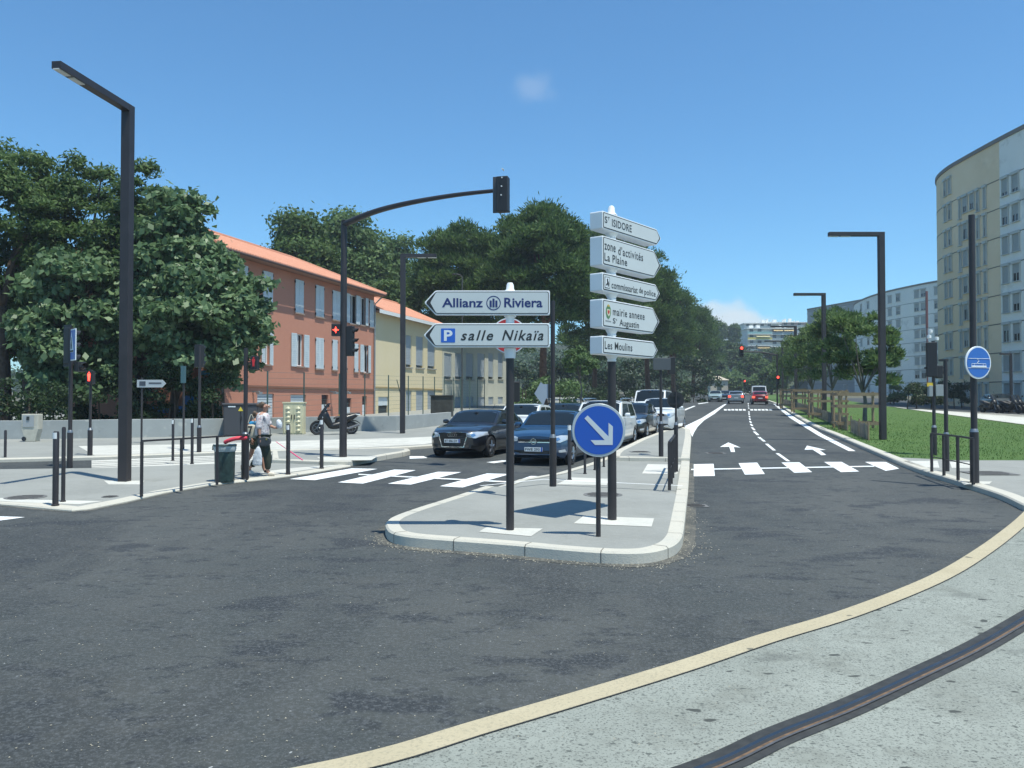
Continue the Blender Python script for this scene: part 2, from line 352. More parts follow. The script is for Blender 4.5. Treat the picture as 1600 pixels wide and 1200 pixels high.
def cover(px, py, r, dz, label, square=False):
    p = G(px, py, dz); e = empty('manhole_cover', p, label, 'manhole cover')
    a = math.atan(S)
    m = MB()
    if square: m.box((0, 0, .002), (r*2, r*1.6, .004))
    else: m.lathe([(r, 0), (r, .004), (r*.93, .006), (r*.9, .004), (.02, .005)], n=28)
    o = m.build('lid', M_IRON, e, smooth=True); e.rotation_euler = (a, 0, 0)
    g = MB()
    for i in range(-3, 4):
        w = (r*.8)*math.sqrt(max(.1, 1-(i/4)**2)); g.box((0, i*r*.22, .0075), (w*2, r*.06, .004))
    g.build('ribs', mat('iron_wear', (.13, .12, .11), .6, .3), e)
cover(942, 773, .36, .148, 'round dark iron cover on the front of the traffic island')
cover(1000, 706, .30, .148, 'rusty square cover on the rear part of the traffic island', True)
cover(40, 777, .36, DP, 'round dark cover at the left corner of the near pavement')
cover(172, 776, .15, DP, 'small faint cover beside the first railing post')
cover(1086, 790, .22, .004, 'small drain grate in the asphalt beside the island kerb', True)
cover(1118, 708, .30, .004, 'flat cover in the asphalt below the left lane arrow', True)
cover(1545, 739, .5, .13, 'flat square cover in the right pavement beside the tram sign', True)

# left pavement: kerb corner, dropped crossing, raised tip with the signal mast
lk_px = [(-260, 768), (-60, 785), (30, 792), (88, 797.5), (112, 799.5), (140, 797), (200, 785), (260, 771), (330, 759), (420, 749.5), (480, 741), (548, 729.5)]
lk = [G(a, b).xy.to_3d() for a, b in lk_px]
lkc = []
for i_, q_ in enumerate(lk[:-1]):          # straight runs between the set-out points, split evenly
    k_ = max(1, int((lk[i_+1]-q_).length/1.0)); lkc += [q_.lerp(lk[i_+1], j_/k_) for j_ in range(k_)]
lkc.append(lk[-1])
lk_far = [G(a, b).xy.to_3d() for a, b in [(548, 722), (430, 722.5), (385, 722), (340, 727), (160, 734), (0, 736), (-260, 738)]]
DP = .05
kerb('pavement_kerb', lkc, .26, DP, M_KERB, out=[DP-.03]*len(lkc))
surf('near_pavement', [p.xy for p in offs(lkc, .25)] + [p.xy for p in lk_far], DP-.003, M_PAVE)
mbp = MB()
surf('pavement_corner_slab', poly([(0, 778), (60, 781), (162, 783), (124, 788), (40, 785), (0, 783)], DP), DP+.001, M_PALE)
surf('dropped_kerb_slab', poly([(430, 741), (500, 731), (545, 725), (460, 731), (392, 739)], DP), DP+.001, M_PALE)
surf('lamp_footing_patch', poly([(162, 751), (226, 751), (220, 757), (170, 757)], DP), DP+.001, M_PALE)
surf('mast_footing_patch', poly([(495, 714.5), (590, 713), (580, 719), (505, 720)], .15), .152, M_PALE)
tip = [G(a, b).xy.to_3d() for a, b in [(425, 726), (500, 729), (546, 729), (572, 724), (606, 717.5), (632, 713), (641, 710.5), (638, 708), (600, 707), (520, 709), (425, 712)]]
kerb('tip_kerb', tip + [tip[0]], .18, .15, M_KERB)
surf('tip_pavement', offs(tip + [tip[0]], .15)[:-1], .147, M_PAVE)
# tram track strip in pale concrete with grooves, then the far pavement up to the wall
surf('track_concrete', poly([(143, 720), (345, 712), (430, 709), (385, 722), (340, 727), (143, 734)], 0), .012, M_PALE)
tg = MB()
for a, b in (((143, 723), (420, 711.5)), ((143, 725.5), (415, 714)), ((143, 729), (395, 717)), ((143, 731.5), (390, 719.5))):
    strip([G(*a).xy.to_3d(), G(*b).xy.to_3d()], .07, .017, tg)
tag(tg.build('track_grooves', mat('groove', (.10, .10, .10), .6, noise=(8, .3))), kind='structure')
fk = [G(a, b).xy.to_3d() for a, b in [(-300, 724), (0, 722.5), (143, 719), (345, 711), (425, 708.5), (560, 706), (640, 702.5), (700, 698), (760, 690), (800, 682), (850, 671)]]
fkc = fk + [gp(4.5, 60), gp(10, 82), gp(33, 175)]
kerb('far_kerb', fkc, .3, .10, M_KERB)
wl_px = [(-300, 692), (60, 690), (200, 688), (345, 684), (482, 678.5), (620, 676), (665, 671), (705, 665)]
wl = [G(a, b).xy.to_3d() for a, b in wl_px]
back = [Vector((-24, 40, 0)), Vector((-3, 45, 0)), Vector((3, 70, 0)), Vector((25, 175, 0))]
surf('far_pavement', [p.xy for p in offs(fkc, .25)] + [Vector((26, 176)), Vector((-14, 110)), Vector((-40, 60)), Vector((-60, 45))], .097, M_PAVE)
surf('far_pavement_pale_strip', poly([(122, 697), (300, 694), (480, 688), (640, 684), (700, 681), (722, 685), (660, 694.5), (560, 699.5), (430, 702.5), (345, 705), (148, 712)], .1), .102, M_PALE)
tl = MB()
for k in range(5):
    a = G(145, 699+k*3, .1); b = G(640, 684.5+k*2.6, .1)
    strip([a, b], .03, .106, tl)
tag(tl.build('paving_joints', mat('paving_joint', (.38, .37, .33), .9)), kind='structure')

# right: pavement at the crossing, kerb, lawn, path
kerb('right_kerb', [rk_far.to_3d()] + [p.to_3d() for p in rk], .26, .12, M_KERB)
rin = [p for p in offs([q.to_3d() for q in rk], .24)]
cr = [i for i, p in enumerate(rk) if (p - G(1391, 721).xy).length < .3][0]
surf('right_pavement', rin[cr:] + [Vector((9.55, 13.35)), Vector((34, 15.9)), Vector((34, 20.5)), G(1600, 719, .12).xy, G(1500, 719, .12).xy], .116, M_PAVE)
surf('right_tactile_slab', poly([(1410, 720), (1465, 720), (1468, 731), (1440, 730)], .12), .120, M_PALE)
surf('right_tactile_slab', poly([(1484, 722), (1516, 722), (1517, 731), (1487, 731)], .12), .120, M_PALE)
surf('mast_footing_patch', poly([(1500, 752), (1550, 752), (1546, 756), (1506, 757)], .12), .120, M_PALE)
lawn_outline = rin[:cr+1] + [G(1500, 719, .12).xy, G(1600, 719, .12).xy, Vector((36, 21)), Vector((36, 38)), G(1600, 664, .12).xy, G(1480, 648, .12).xy, G(1405, 637.5, .12).xy, G(1330, 627, .12).xy, far(rin[0], 90) + Vector((14, 0)), far(rin[0], 90)]
surf('lawn', lawn_outline, .118, M_LAWN)
surf('lawn_path', [G(1395, 636, .1).xy, G(1480, 647.6, .1).xy, G(1600, 663.5, .1).xy, Vector((36, 37.8)), Vector((36, 48)), G(1600, 652, .1).xy, G(1462, 641.5, .1).xy], .112, M_PALE)
surf('side_street', [Vector((36, 48)), G(1600, 652, .1).xy, G(1462, 641.5, .1).xy, Vector((39, 100)), Vector((41, 130)), Vector((56, 130)), Vector((44, 48))], .100, M_ASPH)

# painted markings
mk = MB()
def mark(px, dz=.006):
    p = [G(a, b) for a, b in px]; mk.add([gp(q.x, q.y, dz) for q in p], [tuple(range(len(p)))])
for q in ([(550, 732), (590, 733), (492, 750.5), (452, 749)], [(616, 734), (650, 735), (567, 756), (528, 754)], [(684, 737.5), (721, 738), (642, 757.5), (606, 756)],
          [(761, 740), (797, 741), (723, 762), (687, 760)], [(829, 744), (857, 745), (800, 761), (772, 764)],
          [(1084, 725.6), (1115, 725), (1117, 744), (1084, 744.5)], [(1154, 724), (1183, 723), (1195, 741), (1164, 742)], [(1221, 723), (1249, 722.5), (1269, 738), (1241, 739)],
          [(1287.5, 722), (1315, 722), (1342.5, 737), (1314, 738)], [(1351.5, 722), (1384, 722), (1405, 732.5), (1384, 736)], [(-40, 806), (39, 808.5), (-30, 818)]): mark(q)
mark([(560, 741), (560, 742.5), (812, 755.5), (812, 753.5)], .010)
mark([(1080, 733.2), (1080, 735), (1366, 729.8), (1366, 728.2)], .010)
mark([(1125, 698.5), (1138, 691.5), (1157, 699.5), (1146.5, 698.6), (1148.5, 706.5), (1142, 706.5), (1139.5, 698.3)])
mark([(1257, 703), (1261, 696.5), (1290.5, 703.2), (1280.5, 703.6), (1291, 711), (1283.5, 711.5), (1269.5, 702.6)])
for a, b, w in (((1214.5, 708.5), (1232, 721), 5.6), ((1197.5, 693.5), (1210, 704), 5), ((1185.5, 683), (1194.5, 690), 4.6), ((1178.5, 674.5), (1184.5, 680), 4.2), ((1175, 668), (1179, 672.3), 3.6),
                ((1173, 662.5), (1175.5, 665.8), 3.2), ((1171.7, 658), (1173.5, 660.8), 2.9), ((1171, 653.8), (1172.2, 656.1), 2.6), ((1170.6, 650), (1171.6, 652.2), 2.4), ((1170.2, 646), (1170.8, 648.2), 2.2), ((1170, 643), (1170.4, 644.8), 2), ((1169.6, 637), (1170.2, 638.6), 1.8), ((1169.2, 633.5), (1169.6, 635), 1.6), ((1169, 630), (1169.2, 632), 1.5)):
    mark([(a[0]-w/2, a[1]), (a[0]+w/2, a[1]), (b[0]+w/2, b[1]), (b[0]-w/2, b[1])])
mark([(1058, 674), (1066, 668), (1097, 653), (1130, 632.5), (1137, 630), (1116, 647), (1100, 657), (1090, 667), (1085, 675), (1081.5, 683), (1079, 676)])     # hatched nose painted solid white
mark([(1090, 630.5), (1106, 628.5), (1107, 629.2), (1092, 631.5)]); mark([(1064, 641.5), (1084, 634.2), (1087, 634.6), (1068, 642.5)])
mark([(1208, 631), (1211, 631), (1240, 651), (1285, 678.5), (1337, 705), (1326, 705), (1278, 680.5), (1234, 653)])                                   # edge line
for i in range(13):
    x = 1131+i*5.9
    if i != 6: mark([(x, 639.2), (x+4.4, 639.4), (x+4.6, 641.6), (x+.2, 641.4)])
mark([(640, 713), (662, 713), (668, 716), (640, 717)]); mark([(760, 722.5), (785, 719.5), (800, 720), (772, 724)])
tag(mk.build('road_markings', M_LINE), kind='structure')
# joints and patched strips in the asphalt
pt = MB()
strip([G(345, 717), G(430, 712)], .5, .004, pt)
# dust washed up against the kerbs
M_DUST = ground_mat('dusty_asphalt', (.055, .058, .054), [('n', 2.5, .40, .62, (.15, .14, .115), .7), ('n', 30, .5, .66, (.21, .20, .165), .7), ('n', 9, .55, .66, (.035, .036, .034), .7)], .9)
du = MB(); strip(isl, -.16, .0035, du); strip(lkc, -.10, .0035, du); strip([p.to_3d() for p in ref_r], -.12, .0035, du)
tag(du.build('kerb_dust', M_DUST, fixn=False), kind='structure')
# litter along the island kerb and loose grit
rng = random.Random(5); gr = MB()
def grit(x, y, s, dz=.004):
    a = rng.random()*6.28; z = zg(y)+dz
    gr.add([(x+s*math.cos(a), y+s*math.sin(a), z), (x+s*math.cos(a+2.1), y+s*math.sin(a+2.1), z), (x+s*math.cos(a+4.2)*.7, y+s*math.sin(a+4.2)*.7, z), (x, y, z+s*.6)], [(0, 1, 3), (1, 2, 3), (2, 0, 3)])
for i in range(520):
    p = isl[rng.randrange(25, len(isl))]; a = rng.uniform(0, 6.28); d = abs(rng.gauss(0, .16))+.03
    q = offs(isl, -d)[isl.index(p)]; grit(q.x+rng.gauss(0, .1), q.y+rng.gauss(0, .05), rng.uniform(.006, .016))
for i in range(500):
    q = G(rng.uniform(0, 1300), rng.uniform(800, 1195)); grit(q.x, q.y, rng.uniform(.004, .010))
tag(gr.build('road_grit', mat('grit', (.36, .33, .26), .9, noise=(5, .4))), 'loose pale grit and leaf litter on the asphalt by the island kerb', 'grit', kind='stuff')
# ------------------------------------------------------------------ buildings on the left
def frame_of(P, Q):
    d = (Q-P); d.z = 0; d.normalize(); return d
VP = (1165-800)/F
dA = Vector((VP, 1, 0)).normalized()
P1 = AT(343, 600, 42.0); P1.z = 0
class Facade:
    """vertical plane through P along d; at(px,py) gives (s, z) on it"""
    def __init__(s, P, d): s.P = Vector((P.x, P.y, 0)); s.d = d; s.n = Vector((d.y, -d.x, 0)); s.rz = math.atan2(d.y, d.x)
    def at(s, px, py):
        r = Vector(ray(px, py)); o = Vector((0, 0, H)); t = (s.P-o).dot(s.n)/r.dot(s.n); q = o+r*t
        return (q-s.P).dot(s.d), q.z
    def root(s, name, label, cat, z=0.0): return empty(name, (s.P.x, s.P.y, z), label, cat, s.rz)
FA = Facade(P1, dA)
M_ORANGE = ground_mat('orange_render', (.50, .225, .15), [('n', .3, .4, .7, (.45, .195, .13), .7), ('n', 4, .5, .75, (.54, .275, .195), .4), ('n', 1.0, .64, .78, (.40, .16, .10), .4, (3, .5))], .9, (30, .3, .01))
M_YELLOW = ground_mat('yellow_render', (.66, .57, .38), [('n', .3, .4, .7, (.63, .53, .31), .7), ('n', 5, .5, .75, (.74, .65, .43), .4)], .9, (30, .3, .01))
M_SHUT = mat('shutter_paint', (.58, .64, .66), .6, noise=(2, .06))
M_BLIND = mat('roller_blind', (.36, .40, .43), .6, noise=(2, .08))
M_TILE = ground_mat('roof_tile', (.54, .245, .155), [('n', 1.2, .4, .7, (.50, .21, .12), .8), ('n', 7, .5, .7, (.62, .34, .235), .7), ('n', .5, .6, .8, (.40, .20, .13), .4)], .85)
M_GLASS = mat('window_glass', (.02, .028, .033), .08, spec=.8)
M_ZINC = mat('zinc', (.34, .37, .38), .45, .5, noise=(4, .15))
M_STONE = mat('sill_stone', (.30, .22, .17), .9, noise=(6, .2))
def tiled_roof(name, parent, x0, x1, y0, y1, z0, rise, hip=(0, 0), m=M_TILE):
    """pantile roof over local rectangle, ridge along x; each slope a row of real half-round courses"""
    r = MB(); ym = (y0+y1)/2; step = .24
    def edge(x, t, side):   # point on slope; t 0 eave..1 ridge
        y = y0+(ym-y0)*t if side == 0 else y1+(ym-y1)*t
        return y, z0+rise*t
    for side in (0, 1):
        n = int((x1-x0)/step)
        for i in range(n):
            xa = x0+(x1-x0)*i/n; xb = x0+(x1-x0)*(i+1)/n; xm = (xa+xb)/2
            tmax = 1.0
            if hip[0]: tmax = min(tmax, (xm-x0)/hip[0])
            if hip[1]: tmax = min(tmax, (x1-xm)/hip[1])
            tmax = max(tmax, .02); w = (xb-xa); prof = [(0, 0), (.18, .055), (.5, .085), (.82, .055), (1, 0)]
            b = len(r.v)
            for t in (0, tmax):
                y, z = edge(xm, t, side)
                for u, h in prof: r.v.append((xa+w*u, y, z+h))
            r.f += [(b+k, b+k+1, b+k+6, b+k+5) for k in range(4)]
            r.f.append((b, b+1, b+2, b+3, b+4))
    for e, hp in ((0, hip[0]), (1, hip[1])):
        if not hp: continue
        n = int((y1-y0)/step); xe = x0 if e == 0 else x1; sg = 1 if e == 0 else -1
        for i in range(n):
            ya = y0+(y1-y0)*i/n; w = (y1-y0)/n; t = 1-abs((ya+w/2)-ym)/((y1-y0)/2); b = len(r.v)
            for tt in (0, max(.02, t)):
                for u, h in ((0, 0), (.18, .055), (.5, .085), (.82, .055), (1, 0)): r.v.append((xe+sg*hp*tt, ya+w*u, z0+rise*tt+h))
            r.f += [(b+k, b+k+1, b+k+6, b+k+5) for k in range(4)]
    r.tube([(x0+hip[0], ym, z0+rise+.05), (x1-hip[1], ym, z0+rise+.05)], .12, 8)
    if hip[0]:
        for yy in (y0, y1): r.tube([(x0, yy, z0+.05), (x0+hip[0], ym, z0+rise+.05)], .11, 8)
    if hip[1]:
        for yy in (y0, y1): r.tube([(x1, yy, z0+.05), (x1-hip[1], ym, z0+rise+.05)], .11, 8)
    o = r.build(name, m, parent, fixn=False)
    s = MB(); s.box(((x0+x1)/2, ym, z0-.06), (x1-x0-.06, y1-y0-.06, .08)); s.build('soffit', mat('soffit', (.30, .17, .12), .8), o)
    return o
def shutter_leaf(par, x0, x1, z0, z1, y, arched=False):
    m = MB(); w = x1-x0; f = .07
    m.box(((x0+x1)/2, y, (z0+z1)/2), (w, .03, z1-z0))
    m.box((x0+f/2, y-.022, (z0+z1)/2), (f, .02, z1-z0)); m.box((x1-f/2, y-.022, (z0+z1)/2), (f, .02, z1-z0))
    for zz in (z0+f/2, (z0+z1)/2, z1-f/2): m.box(((x0+x1)/2, y-.024, zz), (w, .02, f))
    k = int((z1-z0)/.11)
    for i in range(1, k):
        m.box(((x0+x1)/2, y-.018, z0+(z1-z0)*i/k), (w-2*f, .02, .05), m=None)
    return m.build('shutter', M_SHUT, par)
def wall_grid(par, name, L, D, z0, z1, openings, m, depth=.22):
    """front wall with real window recesses + plain other sides; openings (x0,x1,z0,z1)"""
    xs_ = sorted({0, L, *[v for o in openings for v in o[:2]]}); zs_ = sorted({z0, z1, *[v for o in openings for v in o[2:4]]})
    w = MB()
    def inside(x, z): return any(o[0] < x < o[1] and o[2] < z < o[3] for o in openings)
    for i in range(len(xs_)-1):
        for j in range(len(zs_)-1):
            a, b, c, d = xs_[i], xs_[i+1], zs_[j], zs_[j+1]
            if not inside((a+b)/2, (c+d)/2): w.add([(a, 0, c), (b, 0, c), (b, 0, d), (a, 0, d)], [(0, 1, 2, 3)])
    for a, b, c, d in [o[:4] for o in openings]:
        w.add([(a, 0, c), (b, 0, c), (b, 0, d), (a, 0, d), (a, depth, c), (b, depth, c), (b, depth, d), (a, depth, d)], [(0, 4, 5, 1), (1, 5, 6, 2), (2, 6, 7, 3), (3, 7, 4, 0)])
    w.add([(0, 0, z0), (0, D, z0), (0, D, z1), (0, 0, z1)], [(0, 1, 2, 3)]); w.add([(L, 0, z0), (L, D, z0), (L, D, z1), (L, 0, z1)], [(3, 2, 1, 0)])
    w.add([(0, D, z0), (L, D, z0), (L, D, z1), (0, D, z1)], [(3, 2, 1, 0)]); w.add([(0, 0, z1), (L, 0, z1), (L, D, z1), (0, D, z1)], [(0, 1, 2, 3)])
    return w.build(name, m, par, fixn=False)
def glazing(par, x0, x1, z0, z1, y=.14):
    g = MB().box(((x0+x1)/2, y+.03, (z0+z1)/2), (x1-x0, .02, z1-z0)).build('pane', M_GLASS, par)
    f = MB(); t = .06
    for xx in (x0+t/2, x1-t/2, (x0+x1)/2): f.box((xx, y, (z0+z1)/2), (t, .05, z1-z0))
    for zz in (z0+t/2, z1-t/2): f.box(((x0+x1)/2, y-.003, zz), (x1-x0, .05, t))
    f.build('frame', M_WHITE, par)
hA = FA.root('orange_house', 'long three storey orange rendered house with pale louvred shutters and a tiled hip roof', 'house')
LA, _ = FA.at(584, 600)
def fx(px, py, Fc=FA): return Fc.at(px, py)
zE = FA.at(420, 418)[1]      # eave shade reference
ops = []; wins = []
for (a, b, t, bo, mode) in ((370, 386, 414, 464, 'c'), (410, 425, 424.5, 479, 'c'), (460.6, 473.2, 437.6, 489, 'c'), (492.6, 505, 446.5, 495, 'c'), (519, 532, 455, 500, 'c'), (546, 558.6, 461, 506, 'h'), (562.4, 572, 465, 508, 'h'), (576.8, 583, 469, 511, 'c'),
                            (413, 420, 519, 569, 'o'), (462.5, 473.5, 522, 572, 'o'), (492.6, 504.6, 528, 576, 'c'), (518.6, 526, 531, 578, 'c'), (535, 541, 534, 580, 'c'), (553, 558.6, 537, 581, 'c'), (567, 576, 539.5, 582, 'h')):
    xm = (a+b)/2; s0 = fx(a, bo)[0]; s1 = fx(b, bo)[0]; zt = fx(xm, t)[1]; zb = fx(xm, bo)[1]
    wins.append((s0, s1, zb, zt, mode)); ops.append((s0, s1, zb, zt))
for (a, b, t, bo, kind) in ((402, 428, 615, 668, 'shop'), (454, 478, 616.5, 668, 'shop'), (502.5, 513, 617, 666, 'door'), (540, 549, 622, 665, 'door'), (566, 573, 619, 664, 'door')):
    s0 = fx(a, 630)[0]; s1 = fx(b, 630)[0]; zt = fx((a+b)/2, t)[1]; zb = .75
    wins.append((s0, s1, zb, zt, kind)); ops.append((s0, s1, zb, zt))
zW = fx(584, 459)[1] - .45
wall_grid(hA, 'wall', LA, 9.0, -.5, zW+.3, ops, M_ORANGE)
for (a, b, c, d, mode) in wins:
    w = MB().box(((a+b)/2, -.03, c-.05), (b-a+.16, .14, .08)).build('window' if mode in 'cho' else mode + 'front' if mode == 'shop' else 'door', M_STONE if mode in 'cho' else M_SHUT, hA)
    if mode == 'c':
        xm = (a+b)/2; shutter_leaf(w, a, xm-.01, c, d, -.03); shutter_leaf(w, xm+.01, b, c, d, -.03)
        k = MB()
        for zz in (c+.15, d-.15):
            for xx in (a-.04, b+.04): k.box((xx, -.05, zz), (.10, .03, .14))
        k.build('hinges', M_DARK, w)
    elif mode == 'h':
        glazing(w, a, b, c, d); xm = (a+b)/2; shutter_leaf(w, a-.5*(b-a), a, c, d, -.03); shutter_leaf(w, xm+.2, b+.1, c, d, -.10)
    elif mode == 'o':
        glazing(w, a, b, c, d); wd = (b-a)*.75; shutter_leaf(w, a-wd, a-.02, c-.05, d, -.05); shutter_leaf(w, b+.02, b+wd, c-.05, d, -.05)
    elif mode == 'shop':
        m = MB(); m.box(((a+b)/2, .12, (c+d)/2-.3), (b-a, .04, d-c-.6))
        for i in range(12): m.box(((a+b)/2, .09, c+.15+i*.16), (b-a-.06, .02, .1))
        m.build('roller_shutter', mat('pale_shutter', (.58, .63, .65), .5), w); MB().box(((a+b)/2, .12, d-.3), (b-a, .05, .58)).build('panel', M_BLIND, w)
    else:
        MB().box(((a+b)/2, .12, (c+d)/2-.3), (b-a, .05, d-c-.6)).build('leaf', mat('pale_shutter', (.58, .63, .65), .5), w); MB().box(((a+b)/2, .13, d-.3), (b-a, .03, .55)).build('pane', M_GLASS, w)
zs = fx(480, 606)[1]
MB().box((LA/2, -.04, zs), (LA-.01, .10, .10)).build('string_course', mat('band_brown', (.22, .11, .07), .9), hA)
dp = MB(); sx_, _ = fx(356, 420)
dp.tube([(sx_, -.62, zW+.1), (sx_-.1, -.5, zW-.4), (sx_-.5, -.1, zW-.9), (sx_-.5, -.08, 0)], .055, 8); dp.tube([(LA-.05, -.6, zW+.15), (LA-.05, -.1, zW-.3), (LA-.05, -.1, 0)], .055, 8)
dp.build('downpipe', M_ZINC, hA)
MB().tube([(-.6, -.74, zW+.34), (LA+.4, -.74, zW+.34)], .07, 8).build('gutter', mat('gutter_brown', (.10, .06, .05), .6), hA)
tiled_roof('roof', hA, -.7, LA+.6, -.68, 9.7, zW+.42, 2.2, hip=(4.2, 4.2))
wl_l = MB()
for px in (395, 516, 536): s_, z_ = fx(px, 612); wl_l.box((s_, -.2, z_), (.12, .4, .08)); wl_l.box((s_, -.4, z_-.08), (.3, .2, .12))
wl_l.build('wall_lamp', M_ZINC, hA)
# yellow house
P2 = P1 + dA*(LA+.02); FB = Facade(P2, dA); hB = FB.root('yellow_house', 'pale yellow rendered building with grey roller blinds next to the orange house', 'building')
LB, _ = FB.at(691, 600); zB = FB.at(625, 497)[1]
wB = []; oB = []
for px0, px1 in ((634, 643), (650, 661.5), (668, 680)):
    for t, bo in ((523+(px0-634)*.09, 573+(px0-634)*.06), (610, 655)):
        s0, _ = FB.at(px0, bo); s1, _ = FB.at(px1, bo); z1 = FB.at(px0, t)[1]; z0 = FB.at(px0, bo)[1]; wB.append((s0, s1, z0, z1, 'b')); oB.append((s0, s1, z0, z1))
s0, _ = FB.at(591, 640); s1, _ = FB.at(607, 640); wB.append((s0, s1, .9, FB.at(598, 620)[1], 'd')); oB.append(wB[-1][:4])
wall_grid(hB, 'wall', LB, 9.0, -.5, zB, oB, M_YELLOW, .18)
for a, b, c, d, k in wB:
    w = MB().box(((a+b)/2, -.04, c-.06), (b-a+.2, .14, .10)).build('window' if k == 'b' else 'door', mat('grey_sill', (.32, .31, .27), .9), hB)
    if k == 'b':
        m = MB(); m.box(((a+b)/2, .10, (c+d)/2+.1), (b-a, .03, d-c-.2)); n = int((d-c)/.12)
        for i in range(n): m.box(((a+b)/2, .08, c+.25+i*.12), (b-a-.04, .012, .085))
        m.build('roller_blind', M_BLIND, w); MB().box(((a+b)/2, .15, (c+d)/2), (b-a, .02, d-c)).build('pane', M_GLASS, w)
    else:
        MB().box(((a+b)/2, .17, (c+d)/2-.35), (b-a, .03, d-c-.7)).build('doorway', mat('door_dark', (.02, .03, .035), .5), w)
        MB().box(((a+b)/2, .12, d-.33), (b-a, .05, .62)).build('panel', M_SHUT, w)
MB().box((LB/2, -.03, FB.at(640, 607)[1]), (LB, .08, .09)).build('string_course', mat('band_tan', (.36, .27, .13), .9), hB)
MB().box((LB*.36, -.07, 4), (.14, .14, 8)).build('downpipe', M_ZINC, hB)
rb = tiled_roof('roof', hB, -.1, LB+.5, -.55, 9.5, zB+.12, 2.2)
MB().box((LB/2, -.58, zB+.02), (LB+.6, .04, .26)).build('fascia', M_WHITE, hB)
# pale annex further on
P3 = P2 + dA*(LB+.05); FC = Facade(P3, dA); hC = FC.root('pale_annex', 'pale grey annex with a row of grey blinds behind the direction signs', 'building')
LC = 20.5; zC = FC.at(740, 533)[1]; wC = []
for px0, px1 in ((694, 706), (711, 723), (728, 739.5), (746, 757.5), (763, 771), (778, 786)):
    for t, bo in ((551, 592), (620, 655)):
        s0, _ = FC.at(px0, bo); s1, _ = FC.at(px1, bo); wC.append((s0, s1, FC.at(px0, bo)[1], FC.at(px0, t)[1]))
wC = [w for w in wC if w[1] < LC-.3 and w[0] > .05]
wall_grid(hC, 'wall', LC, 9, -.5, zC, wC, mat('pale_render', (.50, .49, .40), .9, noise=(.6, .1)), .2)
for a, b, c, d in wC:
    w = MB().box(((a+b)/2, -.04, c-.06), (b-a+.2, .14, .10)).build('window', mat('grey_sill', (.32, .31, .27), .9), hC)
    m = MB(); m.box(((a+b)/2, .10, (c+d)/2+.12), (b-a, .03, d-c-.24)); n = int((d-c)/.14)
    for i in range(n-1): m.box(((a+b)/2, .08, c+.3+i*.14), (b-a-.04, .012, .09))
    m.build('roller_blind', M_BLIND, w); MB().box(((a+b)/2, .15, (c+d)/2), (b-a, .02, d-c)).build('pane', M_GLASS, w)
tiled_roof('roof', hC, -.3, LC+.5, -.5, 9.5, zC+.1, 2.4)

